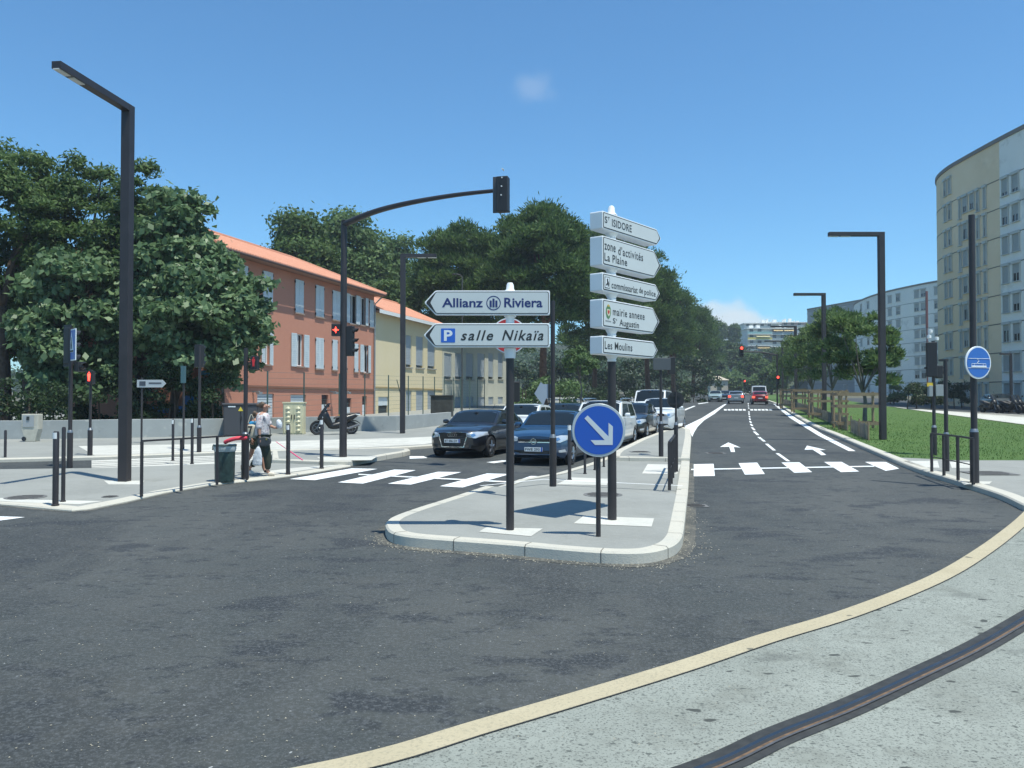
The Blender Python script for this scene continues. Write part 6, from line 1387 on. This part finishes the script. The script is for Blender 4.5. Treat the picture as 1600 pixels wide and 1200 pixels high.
def hold(x, y, z): 
    v = Matrix.Rotation(R(4), 3, 'Z') @ (Vector((x, y, z))*(Ht/1.68)); return v+pl
hb = empty('handbag', hold(.10, -.20, .80), 'dark grey crescent handbag worn at the hip by the walking woman', 'handbag', R(4))
m = MB(); n = 14; base = []
for i in range(n+1):
    a = math.pi*i/n; x = .15*math.cos(a)*1.0; 
    base.append((x, -.13*math.sin(a)**.8))
out_ = [(x, z) for x, z in base]+[(-.13, .07), (0, .10), (.13, .07)]
m.prism(out_, -.06, .05); m.build('body', mat('bag_grey', (.045, .052, .058), .5, noise=(8, .2)), hb, bevel=.02, smooth=True)
MB().tube(catmull([(-.13, 0, .05), (-.16, .02, .25), (-.12, .05, .5)], 5), .009, 6).tube(catmull([(.13, 0, .05), (.10, .10, .28), (-.02, .12, .5)], 5), .009, 6).build('strap', M_DARK, hb)
MB().box((.06, -.07, .04), (.03, .01, .04)).build('clasp', mat('brass', (.5, .38, .12), .3, 1), hb)
pb = empty('plastic_bag', hold(-.02, -.24, .70), 'white plastic carrier bag hanging from the walking woman\'s near hand', 'carrier bag', R(4))
skin('bag', [(0, 0, -.02, .02, .03), (-.01, 0, -.10, .05, .07), (-.02, 0, -.25, .055, .115), (-.03, 0, -.42, .055, .12), (-.03, 0, -.48, .04, .11)], [(0, 1), (1, 2), (2, 3), (3, 4)], mat('bag_white', (.62, .65, .68), .45, noise=(10, .08), bump=(12, .8, .03)), pb)
MB().tube([(-.02, 0, -.06), (0, 0, .04), (.02, 0, -.06)], .008, 6).build('handles', mat('bag_white', (.6, .6, .6)), pb)
wb = empty('white_bundle', hold(.37, .06, 1.15), 'crumpled white bundle carried in front of the woman\'s chest', 'bundle')
skin('bundle', [(0, 0, -.10, .07, .07), (.01, 0, .03, .085, .08), (-.03, 0, .14, .05, .05)], [(0, 1), (1, 2)], mat('bag_white', (.6, .6, .6)), wb)
# second walker, mostly hidden behind her
p2 = p + Vector((-.36, .6, .0)); p2.z = zg(p2.y)+DP
e = empty('person', p2, 'walker in a blue top and dark shorts, almost hidden behind the other walker', 'person', R(4)); e.scale = (.90,)*3
pts = [(0, 0, .93, .12, .14), (.01, 0, 1.10, .11, .14), (.02, 0, 1.27, .12, .16), (.03, 0, 1.38, .08, .14), (.05, 0, 1.44, .05), (.07, 0, 1.49, .05), (.085, 0, 1.55, .08, .07), (.08, 0, 1.61, .065, .06)]; ed = [(i, i+1) for i in range(7)]
limb([(.06, near, .84, .09), (.20, near, .50, .06), (.24, near, .28, .052), (.27, near, .10, .036), (.31, near, .045, .034), (.41, near, .03, .026)], 0); limb([(-.04, farr, .84, .09), (-.10, farr, .50, .06), (-.22, farr, .30, .05), (-.36, farr, .18, .034), (-.34, farr, .10, .03), (-.27, farr, .03, .024)], 0)
wi = limb([(.0, -.18, 1.36, .05), (-.20, -.22, 1.16, .042), (-.10, -.24, .99, .030), (-.02, -.24, .93, .024)], 3); hand(pts, ed, wi, -.02, -.24, .93, hold=True)
wi = limb([(.03, .18, 1.36, .05), (.12, .21, 1.10, .042), (.26, .18, .98, .030), (.30, .17, .92, .024)], 3); hand(pts, ed, wi, .30, .17, .92, hold=True)
skin('body', pts, ed, mat('skin_tan', (.34, .17, .11), .55), e)
skin('hair', [(.05, 0, 1.64, .075, .072), (.0, 0, 1.59, .08, .08), (-.02, 0, 1.50, .06, .07)], [(0, 1), (1, 2)], M_HAIR, e)
skin('top', [(0, 0, .86, .16, .18), (0, 0, .95, .155, .18), (.01, 0, 1.10, .14, .165), (.02, 0, 1.26, .145, .175), (.03, 0, 1.38, .09, .13), (.0, -.17, 1.36, .075), (-.10, -.20, 1.26, .07), (.03, .17, 1.36, .075), (.07, .20, 1.24, .07)], [(0, 1), (1, 2), (2, 3), (3, 4), (4, 5), (5, 6), (4, 7), (7, 8)], mat('blue_top', (.03, .28, .52), .8), e)
skin('shorts', [(0, 0, 1.0, .14, .155), (.06, near, .78, .11), (.14, near, .60, .10), (-.04, farr, .78, .11), (-.07, farr, .60, .095)], [(0, 1), (1, 2), (0, 3), (3, 4)], M_OLIVE, e)
skin('shoe', [(.26, near, .05, .045), (.34, near, .05, .045), (.44, near, .03, .03)], [(0, 1), (1, 2)], M_TRIM, e); skin('shoe', [(-.37, farr, .13, .04), (-.31, farr, .07, .042), (-.25, farr, .035, .03)], [(0, 1), (1, 2)], M_TRIM, e)
tb_ = empty('tote_bag', hold(-.24, .02, 1.10), 'cream tote bag with a dark number seven, slung behind the walkers', 'tote bag')
skin('bag', [(0, 0, .08, .10, .05), (0, 0, -.05, .15, .06), (0, 0, -.20, .15, .06), (0, 0, -.26, .12, .04)], [(0, 1), (1, 2), (2, 3)], mat('tote_cream', (.50, .46, .36), .8), tb_, 2)
text_part('number', '7', M_INK, tb_, -.06, .05, -.17, .03, -.085, .03); MB().tube(catmull([(-.08, 0, .1), (-.02, .04, .30), (.06, .06, .1)], 5), .01, 6).build('strap', mat('tote_cream', (.5, .4, .3)), tb_)
a = AT(431, 690, p2.y-.1); b = AT(473, 719, p2.y-.25)
ps_ = MB().tube([a, a.lerp(b, .45), a.lerp(b, .5), b], [.008, .008, .016, .014], 8).build('pink_stick', mat('pink', (.75, .08, .22), .5), smooth=True); tag(ps_, 'thin pink stick slanting down in front of the two walkers', 'stick')
# ------------------------------------------------------------------ vegetation
def foliage_mat(name, dark, light, trans=.28, rough=.5):
    m = bpy.data.materials.new(name); m.use_nodes = True; n = m.node_tree; b = n.nodes['Principled BSDF']; o = n.nodes['Material Output']
    at = n.nodes.new('ShaderNodeAttribute'); at.attribute_name = 'var'; r = n.nodes.new('ShaderNodeMix'); r.data_type = 'RGBA'; n.links.new(at.outputs['Fac'], r.inputs['Factor']); r.inputs['A'].default_value = (*dark, 1); r.inputs['B'].default_value = (*light, 1)
    n.links.new(r.outputs['Result'], b.inputs['Base Color']); b.inputs['Roughness'].default_value = rough; b.inputs['Specular IOR Level'].default_value = .35
    t = n.nodes.new('ShaderNodeBsdfTranslucent'); n.links.new(r.outputs['Result'], t.inputs['Color']); mx = n.nodes.new('ShaderNodeMixShader'); mx.inputs[0].default_value = trans
    n.links.new(b.outputs[0], mx.inputs[1]); n.links.new(t.outputs[0], mx.inputs[2]); n.links.new(mx.outputs[0], o.inputs['Surface']); return m
M_LF_DARK = foliage_mat('leaf_dark', (.050, .100, .028), (.145, .225, .065), .4, .6); M_LF_BIG = foliage_mat('leaf_big', (.07, .135, .052), (.23, .33, .165), .4, .42)
M_LF_PLANE = foliage_mat('leaf_plane', (.07, .13, .045), (.17, .26, .095), .35, .6); M_LF_PINE = foliage_mat('needle', (.045, .095, .028), (.145, .235, .07), .4, .6); M_LF_PINE2 = foliage_mat('needle_young', (.075, .14, .045), (.20, .29, .10), .45, .6)
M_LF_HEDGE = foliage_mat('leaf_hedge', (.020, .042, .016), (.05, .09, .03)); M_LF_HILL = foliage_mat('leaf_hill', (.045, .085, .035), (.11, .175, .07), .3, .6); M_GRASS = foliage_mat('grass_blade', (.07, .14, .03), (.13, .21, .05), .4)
M_BARK = mat('bark', (.095, .070, .052), .95, noise=(5, .35), bump=(9, 1.0, .05)); M_BARKP = mat('pine_bark', (.12, .065, .042), .95, noise=(4, .4), bump=(7, 1.0, .06)); M_BARKG = mat('grey_bark', (.14, .13, .11), .95, noise=(5, .3))
def leaf_obj(name, pos, out, size, aspect, m, parent, off, seed, up=.3, rnd=.9, flat=False):
    r = np.random.default_rng(seed); n = len(pos)
    nr = out*.7 + r.normal(size=(n, 3))*rnd*.6; nr[:, 2] += up; nr /= np.linalg.norm(nr, axis=1)[:, None]
    t = np.cross(nr, r.normal(size=(n, 3))); t /= np.linalg.norm(t, axis=1)[:, None]
    if flat: t = out + r.normal(size=(n, 3))*.45; t[:, 2] += .5; t /= np.linalg.norm(t, axis=1)[:, None]; nr = np.cross(t, r.normal(size=(n, 3))); nr /= np.linalg.norm(nr, axis=1)[:, None]
    b = np.cross(nr, t); s = (size*r.uniform(.55, 1.3, n))[:, None]; fold = r.uniform(.02, .26, (n, 1))
    p0 = pos-t*s*.5; p1 = pos+b*s*aspect*.5-nr*s*fold; p2 = pos+t*s*.5-nr*s*.16; p3 = pos-b*s*aspect*.5-nr*s*fold
    v = np.stack([p0, p1, p2, p3], 1).reshape(-1, 3)-np.array(off); me = bpy.data.meshes.new(name); me.vertices.add(4*n); me.vertices.foreach_set('co', v.astype(np.float32).ravel())
    me.loops.add(4*n); me.loops.foreach_set('vertex_index', np.arange(4*n, dtype=np.int32)); me.polygons.add(n); me.polygons.foreach_set('loop_start', np.arange(0, 4*n, 4, dtype=np.int32)); me.update(calc_edges=True)
    at = me.attributes.new('var', 'FLOAT', 'POINT'); at.data.foreach_set('value', np.repeat(r.random(n)**1.3, 4).astype(np.float32)); me.materials.append(m)
    o = bpy.data.objects.new(name, me); C.objects.link(o); o.parent = parent; return o
def lobes_to_leaves(lobes, n, seed):
    """lobes: (cx,cy,cz,r,squash). Leaves on and just under each lobe's skin"""
    r = np.random.default_rng(seed); L = np.array(lobes); w = L[:, 3]**2; k = r.choice(len(L), n, p=w/w.sum())
    d = r.normal(size=(n, 3)); d /= np.linalg.norm(d, axis=1)[:, None]; d[:, 2] = np.where(d[:, 2] < -.35, -d[:, 2]*.6, d[:, 2]); rad = L[k, 3]*(1-np.abs(r.normal(size=n))*.30)*r.uniform(.84, 1.16, n)*np.where(r.random(n) < .10, r.uniform(1.1, 1.45, n), 1.0)
    p = L[k, :3]+d*rad[:, None]; p[:, 2] = L[k, 2]+d[:, 2]*rad*L[k, 4]; return p, d
def crown_lobes(c, R3, n, rl, seed, umbrella=False, low=-.55):
    r = np.random.default_rng(seed); o = []
    for i in range(n):
        while True:
            d = r.normal(size=3); d /= np.linalg.norm(d)
            if d[2] > low: break
        q = r.uniform(.35, 1.0)**.5 if not umbrella else r.uniform(.55, 1.0)
        p = np.array(c)+d*np.array(R3)*q*r.uniform(.88, 1.05); s = rl*r.uniform(.55, 1.25)
        if umbrella: p[2] = c[2]+abs(d[2])*R3[2]*q-(.25*R3[2] if d[2] < 0 else 0)
        o.append((p[0], p[1], p[2], s, .75))
    return o
def tree(name, label, cat, base, crown_c, R3, nlobe, rl, nleaf, lsize, m, bark, seed, trunk=(.25, .12), aspect=.62, umbrella=False, pine=False, limbs=7, group=None, fork=.55, low=-.55, extra=None):
    e = empty(name, base, label, cat, 0, group); off = tuple(base); lb = crown_lobes(crown_c, R3, nlobe, rl, seed, umbrella, low) + (extra or [])
    p, d = lobes_to_leaves(lb, nleaf, seed)
    leaf_obj('crown', p, d, lsize, aspect if not pine else .30, m, e, off, seed, flat=pine)
    r = random.Random(seed); t = MB(); B = Vector(base); Cc = Vector(crown_c); zf = Cc.z-R3[2]*fork; hub = Vector((B.x+(Cc.x-B.x)*.5+r.uniform(-.2, .2), B.y+(Cc.y-B.y)*.5, max(zf, B.z+1)))
    t.tube(catmull([B-B-Vector((0, 0, .15)), (hub-B)*.35+Vector((r.uniform(-.12, .12), r.uniform(-.12, .12), 0)), (hub-B)*.7+Vector((r.uniform(-.15, .15), 0, 0)), hub-B], 3), [trunk[0]*(1.25 if i == 0 else 1)-(trunk[0]-trunk[1])*i/9 for i in range(10)], 9)
    to = t.build('trunk', bark, e, smooth='all')
    big = sorted(lb, key=lambda q: -q[3]); pick = r.sample(big[:max(limbs, len(big)//2)], min(limbs, len(big)//2)); br = MB()
    for q in pick:
        E = Vector(q[:3])-B; h0 = hub-B; mid = h0.lerp(E, .5)+Vector((r.uniform(-.3, .3), r.uniform(-.3, .3), r.uniform(-.1, .5))); br.tube(catmull([h0-Vector((0, 0, .2)), mid, E], 4), [trunk[1]*.75*(1-.8*i/8) for i in range(9)], 6)
    br.build('limbs', bark, to, smooth='all'); return e
# dark tall trees at the far left
def W(px, py, Y): return AT(px, py, Y)
def tpx(name, label, cat, Y, pxc, py_top, py_bot, halfw_px, nl, rl, nleaf, ls, m, bark, seed, pybase=None, depth=None, **k):
    dn = k.pop('dens', 1.0); nl = int(nl*1.7*dn); nleaf = int(nleaf*1.9*dn); rl *= 1.08; c = W(pxc, (py_top+py_bot)/2, Y); rx = halfw_px*Y/F; rz = (py_bot-py_top)/2*Y/F; base = gp(c.x+k.pop('bx', 0), Y, .05)
    return tree(name, label, cat, base, tuple(c), (rx-rl*.35, (depth or rx)-rl*.3, rz-rl*.35), nl, rl, nleaf, ls, m, bark, seed, **k)
G1 = 'dark trees behind the boundary wall'
tpx('tree', 'tall dark feathery tree cut by the left picture edge', 'tree', 40.5, 5, 205, 560, 125, 90, .80, 15000, .27, M_LF_DARK, M_BARK, 11, trunk=(.4, .2), group=G1, aspect=.4)
tpx('tree', 'dark feathery tree between the left edge and the tall street lamp', 'tree', 41, 130, 240, 560, 95, 70, .75, 12000, .27, M_LF_DARK, M_BARK, 12, trunk=(.35, .2), group=G1, aspect=.4)
tpx('tree', 'dark tree with a ragged top right behind the tall street lamp', 'tree', 40.5, 222, 248, 520, 58, 30, .62, 7000, .26, M_LF_DARK, M_BARK, 13, trunk=(.3, .18), group=G1, aspect=.4)
tpx('tree', 'dark spreading tree low at the left edge above the meter box', 'tree', 44, 45, 380, 640, 95, 50, 1.0, 10000, .30, M_LF_DARK, M_BARK, 17, trunk=(.3, .2), group=G1, aspect=.45)
tpx('tree', 'dark tree mostly cut off by the left picture edge, beyond the wall', 'tree', 42, -150, 240, 640, 110, 70, .9, 11000, .30, M_LF_DARK, M_BARK, 18, trunk=(.3, .2), group=G1, aspect=.45)
G2 = 'broad leaved trees over the playground'
tpx('tree', 'broad leaved tree with large pale green leaves left of the tall street lamp', 'tree', 38, 128, 372, 655, 98, 60, .75, 7500, .35, M_LF_BIG, M_BARK, 14, trunk=(.2, .12), group=G2, low=-.95, dens=1.5, aspect=.68)
tpx('tree', 'broad leaved tree with large pale green leaves reaching in front of the orange house', 'tree', 38.5, 315, 385, 620, 118, 72, .75, 8500, .35, M_LF_BIG, M_BARK, 15, trunk=(.2, .12), group=G2, low=-.95, dens=1.5, aspect=.68, bx=-1.5)
tpx('tree', 'broad leaved tree with the highest pointed top, between the lamp and the orange roof', 'tree', 38.5, 275, 292, 580, 72, 50, .8, 5500, .35, M_LF_BIG, M_BARK, 16, trunk=(.2, .12), group=G2, low=-.95, dens=1.5, aspect=.68)
# dark understorey behind the wall
def hedge(name, label, px0, px1, py0, py1, Y, depth, n, m, seed, ls=.16, rl=.5, cat='hedge'):
    a = W(px0, py1, Y); b = W(px1, py0, Y); base = gp((a.x+b.x)/2, Y, .05); e = empty(name, base, label, cat); r = np.random.default_rng(seed); lb = []
    k = max(8, int((b.x-a.x)*(b.z-a.z)/(rl*rl)*.9))
    for i in range(k): lb.append((r.uniform(a.x, b.x), Y+r.uniform(0, depth), r.uniform(max(a.z, base.z), b.z-rl*.5), rl*r.uniform(.7, 1.2), .9))
    p, d = lobes_to_leaves(lb, n, seed); leaf_obj('foliage', p, d, ls, .6, m, e, tuple(base), seed)
    st = MB(); rr = random.Random(seed)
    for i in range(max(3, int((b.x-a.x)))): x = rr.uniform(a.x, b.x)-base.x; st.tube([(x, depth/2, -.1), (x+rr.uniform(-.2, .2), depth/2, (b.z-base.z)*.7)], [.06, .03], 5)
    st.build('stems', M_BARK, e); return e
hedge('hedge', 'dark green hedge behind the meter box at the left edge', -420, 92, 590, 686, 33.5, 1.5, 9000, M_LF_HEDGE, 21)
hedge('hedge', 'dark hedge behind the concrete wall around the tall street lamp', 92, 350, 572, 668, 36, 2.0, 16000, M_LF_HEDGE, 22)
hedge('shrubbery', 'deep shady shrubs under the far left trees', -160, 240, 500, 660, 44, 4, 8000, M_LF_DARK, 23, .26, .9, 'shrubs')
hedge('hedge', 'green hedge behind the cars between the yellow annex and the pines', 800, 905, 590, 655, 62, 3, 5000, M_LF_PLANE, 24, .22, .8)
hedge('hedge', 'low dark hedge line beside the far cars under the pines', 905, 1118, 608, 634, 100, 5, 6000, M_LF_HEDGE, 25, .3, .9)
# playground colours seen through the leaves
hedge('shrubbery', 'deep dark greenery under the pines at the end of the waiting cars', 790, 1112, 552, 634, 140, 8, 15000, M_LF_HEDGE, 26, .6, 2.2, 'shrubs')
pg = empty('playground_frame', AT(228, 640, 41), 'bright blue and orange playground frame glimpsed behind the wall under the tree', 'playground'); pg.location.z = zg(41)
mm = MB(); mm.box((0, 0, 1.6), (.12, .12, 3.2)); mm.box((2.6, 0, 1.6), (.12, .12, 3.2)); mm.build('orange_post', mat('play_orange', (.55, .16, .07), .6), pg)
mm = MB(); mm.prism([(.06, 1.5), (.40, 1.75), (.10, 2.0), (.40, 2.3), (.06, 2.6)], -.02, .02); mm.box((1.3, 0, .95), (2.5, .05, .35)); mm.box((2.2, 0, 1.4), (.6, .05, .5)); mm.build('blue_panel', mat('play_blue', (.03, .22, .62), .5), pg)
mm = MB(); mm.box((1.2, .05, .5), (3.4, .06, .5)); mm.build('orange_panel', mat('play_orange', (.5, .2, .1)), pg)
mm = MB(); mm.box((3.0, 0, 2.75), (.9, .04, .25)); mm.box((3.3, 0, 2.4), (.5, .04, .15)); mm.build('blue_roof', mat('play_cyan', (.06, .38, .72), .5), pg)
# plane trees behind the houses
G3 = 'leafy trees behind the orange and yellow houses'
tpx('tree', 'dark round tree behind the left half of the orange roof', 'tree', 78, 465, 328, 560, 62, 60, 1.6, 11000, .40, M_LF_DARK, M_BARK, 31, group=G3, trunk=(.4, .25), depth=4)
tpx('tree', 'pale green plane tree behind the signal mast and the orange roof', 'tree', 84, 548, 322, 580, 60, 60, 1.7, 11000, .42, M_LF_PLANE, M_BARK, 32, group=G3, trunk=(.4, .25))
tpx('tree', 'pale green plane tree between the signal mast and the second lamp', 'tree', 92, 610, 350, 600, 45, 44, 1.6, 9000, .42, M_LF_PLANE, M_BARK, 33, group=G3, trunk=(.4, .25))
tpx('tree', 'small dark tree above the joint of the orange and yellow roofs', 'tree', 76, 607, 430, 560, 30, 24, 1.0, 5000, .32, M_LF_DARK, M_BARK, 34, group=G3, trunk=(.2, .12))
# stone pines along the left side of the avenue
G4 = 'umbrella pines along the left of the avenue'
def pine(label, Y, px, pt, pb, hw, n, seed, **k): return tpx('pine_tree', label, 'pine tree', Y, px, pt, pb, hw, k.pop('nl', 80), k.pop('rl', 1.4), int(n*1.45), .43, M_LF_PINE, M_BARKP, seed, pine=True, group=G4, trunk=(.38, .26), limbs=9, fork=.8, low=-.85, **k)
pine('wide umbrella pine above the left direction boards', 80, 715, 345, 545, 82, 26000, 41)
pine('big umbrella pine with the tallest crown, between the two direction signs', 74, 850, 318, 535, 92, 32000, 42, nl=95)
pine('umbrella pine directly behind the stacked direction boxes', 88, 955, 335, 560, 70, 22000, 43, nl=70)
pine('umbrella pine just right of the stacked direction boxes', 104, 1012, 388, 572, 46, 16000, 44, nl=60)
pine('third umbrella pine right of the stacked boxes', 125, 1052, 440, 580, 38, 13000, 45, nl=50, rl=1.7)
pine('fourth umbrella pine right of the stacked boxes', 148, 1082, 462, 588, 30, 11000, 46, nl=45, rl=1.7)
pine('last umbrella pine at the right end of the dark row', 172, 1103, 492, 592, 24, 9000, 47, nl=40, rl=1.8)
pine('umbrella pine filling the shade behind the lower direction boxes', 112, 930, 420, 585, 60, 13000, 48, nl=50)
pine('umbrella pine filling the gap behind the no entry sign', 98, 785, 395, 575, 58, 12000, 49, nl=50)
# young tree left of the pines, bare-stemmed
tpx('tree', 'young slim tree in front of the hedge between the two direction signs', 'tree', 52, 908, 540, 605, 28, 26, .35, 2600, .16, M_LF_PLANE, M_BARKG, 51, trunk=(.07, .04))
# right side young pines on the lawn
G5 = 'young pines in the lawn strip'
for i, (Y, px, pt, pb, hw, n, lab) in enumerate(((43, 1350, 474, 618, 62, 15000, 'nearest young pine on the lawn, crossing the tall lamp column'), (57, 1300, 476, 612, 42, 12000, 'second young pine on the lawn, behind the second wooden guard'),
                            (71, 1266, 500, 612, 34, 10000, 'third young pine of the lawn row'), (88, 1245, 520, 612, 26, 8000, 'fourth young pine of the lawn row'), (112, 1228, 530, 612, 22, 7000, 'farthest young pine of the lawn row'))):
    tpx('pine_tree', lab, 'pine tree', Y, px, pt, pb, hw, 60, .36+.004*Y, n, .30, M_LF_PINE2, M_BARKG, 60+i, pine=True, dens=.42, group=G5, trunk=(.13, .07), limbs=10, fork=.95, low=-.8)
hedge('bush', 'large rounded dark bush on the far side of the lawn', 1428, 1474, 596, 640, 70, 2.5, 7000, M_LF_HEDGE, 71, .18, .8, 'bush')
hedge('bush', 'second dark bush right of the large rounded one, before the beige block', 1486, 1512, 592, 636, 73, 2, 4000, M_LF_HEDGE, 72, .18, .7, 'bush')
hedge('bush', 'loose grey green shrub in front of the pale curved block', 1392, 1412, 598, 628, 88, 2, 2500, M_LF_PLANE, 73, .2, .6, 'bush')
# hill wood: one mass far off, with some nearer trees one can tell apart
r = np.random.default_rng(99); lb = []
for i in range(900):
    x = r.uniform(-260, 300); y = r.uniform(236, 400); z = hill_z(x, y); s = r.uniform(2.5, 5.0); lb.append((x, y, z+s*r.uniform(.5, 1.0), s, 1.0))
p, d = lobes_to_leaves(lb, 190000, 99); keep = ~((p[:, 1] > 305) & (p[:, 2] > np.array([hill_z(a, b) for a, b in p[:, :2]])+4.5)); p, d = p[keep], d[keep]
hw_ = leaf_obj('hill_wood', p, d, 1.0, .7, M_LF_HILL, None, (0, 0, 0), 99); tag(hw_, 'distant wood covering the hill behind the end of the avenue', 'wood', kind='stuff')
G6 = 'trees on the slope at the end of the avenue'
for i, (Y, px, pt, pb, hw, m, lab) in enumerate(((190, 1147, 582, 622, 22, M_LF_PLANE, 'round olive green tree beside the stone house'), (215, 1142, 528, 590, 22, M_LF_HILL, 'tall tree behind the far traffic signal, left of the yellow banded flats'), (205, 1178, 548, 612, 26, M_LF_DARK, 'dark spreading tree right behind the red signal arm'),
                               (180, 1185, 585, 624, 20, M_LF_PLANE, 'greyish green tree above the red hatchback'), (225, 1210, 540, 600, 24, M_LF_HILL, 'tree on the slope below the orange awnings'), (300, 1147, 506, 545, 8, M_LF_DARK, 'dark conical tree beside the red awning flats'),
                               (300, 1128, 504, 540, 6, M_LF_DARK, 'thin dark cypress left of the conical hill tree'), (195, 1120, 560, 612, 18, M_LF_HILL, 'tree right of the pine row above the oncoming cars'), (170, 1206, 570, 624, 20, M_LF_DARK, 'dark tree beside the right hand signal mast'))):
    tpx('tree', lab, 'tree', Y, px, pt, pb, hw, 40, 1.3, 8500, .60, m, M_BARK, 80+i, group=G6, trunk=(.3, .2))
# grass blades along the lawn
rr = np.random.default_rng(7); from mathutils.geometry import intersect_point_tri_2d
poly_l = [Vector(q) for q in lawn_outline]
def inside(x, y):
    c = False; n = len(poly_l)
    for i in range(n):
        a, b = poly_l[i], poly_l[i-1]
        if (a.y > y) != (b.y > y) and x < (b.x-a.x)*(y-a.y)/(b.y-a.y)+a.x: c = not c
    return c
P_ = []
while len(P_) < 26000:
    y = 22+abs(rr.normal())*16; x = rr.uniform(8, 40)
    if y < 80 and inside(x, y): P_.append((x, y, zg(y)+.118+.03))
P_ = np.array(P_); d = np.tile(np.array([0, 0, 1.0]), (len(P_), 1)); go = leaf_obj('grass', P_, d, .055, .35, M_GRASS, None, (0, 0, 0), 8, flat=True)
tag(go, 'short sunlit lawn grass beside the avenue', 'grass', kind='stuff')

# the air itself: very thin even haze round the whole scene

hz = bpy.data.materials.new('haze_air'); hz.use_nodes = True; n_ = hz.node_tree; n_.nodes.clear(); ho = n_.nodes.new('ShaderNodeOutputMaterial'); pv = n_.nodes.new('ShaderNodeVolumePrincipled')
pv.inputs['Color'].default_value = (.80, .90, 1.0, 1); pv.inputs['Density'].default_value = .00055; pv.inputs['Anisotropy'].default_value = .2; n_.links.new(pv.outputs[0], ho.inputs['Volume'])
hb_ = MB(); hb_.box((0, 350, 20), (1820, 1320, 58)).build('haze', hz)
bpy.data.objects['haze']['kind'] = 'stuff'; bpy.data.objects['haze']['label'] = 'thin pale summer haze filling the air over the street'
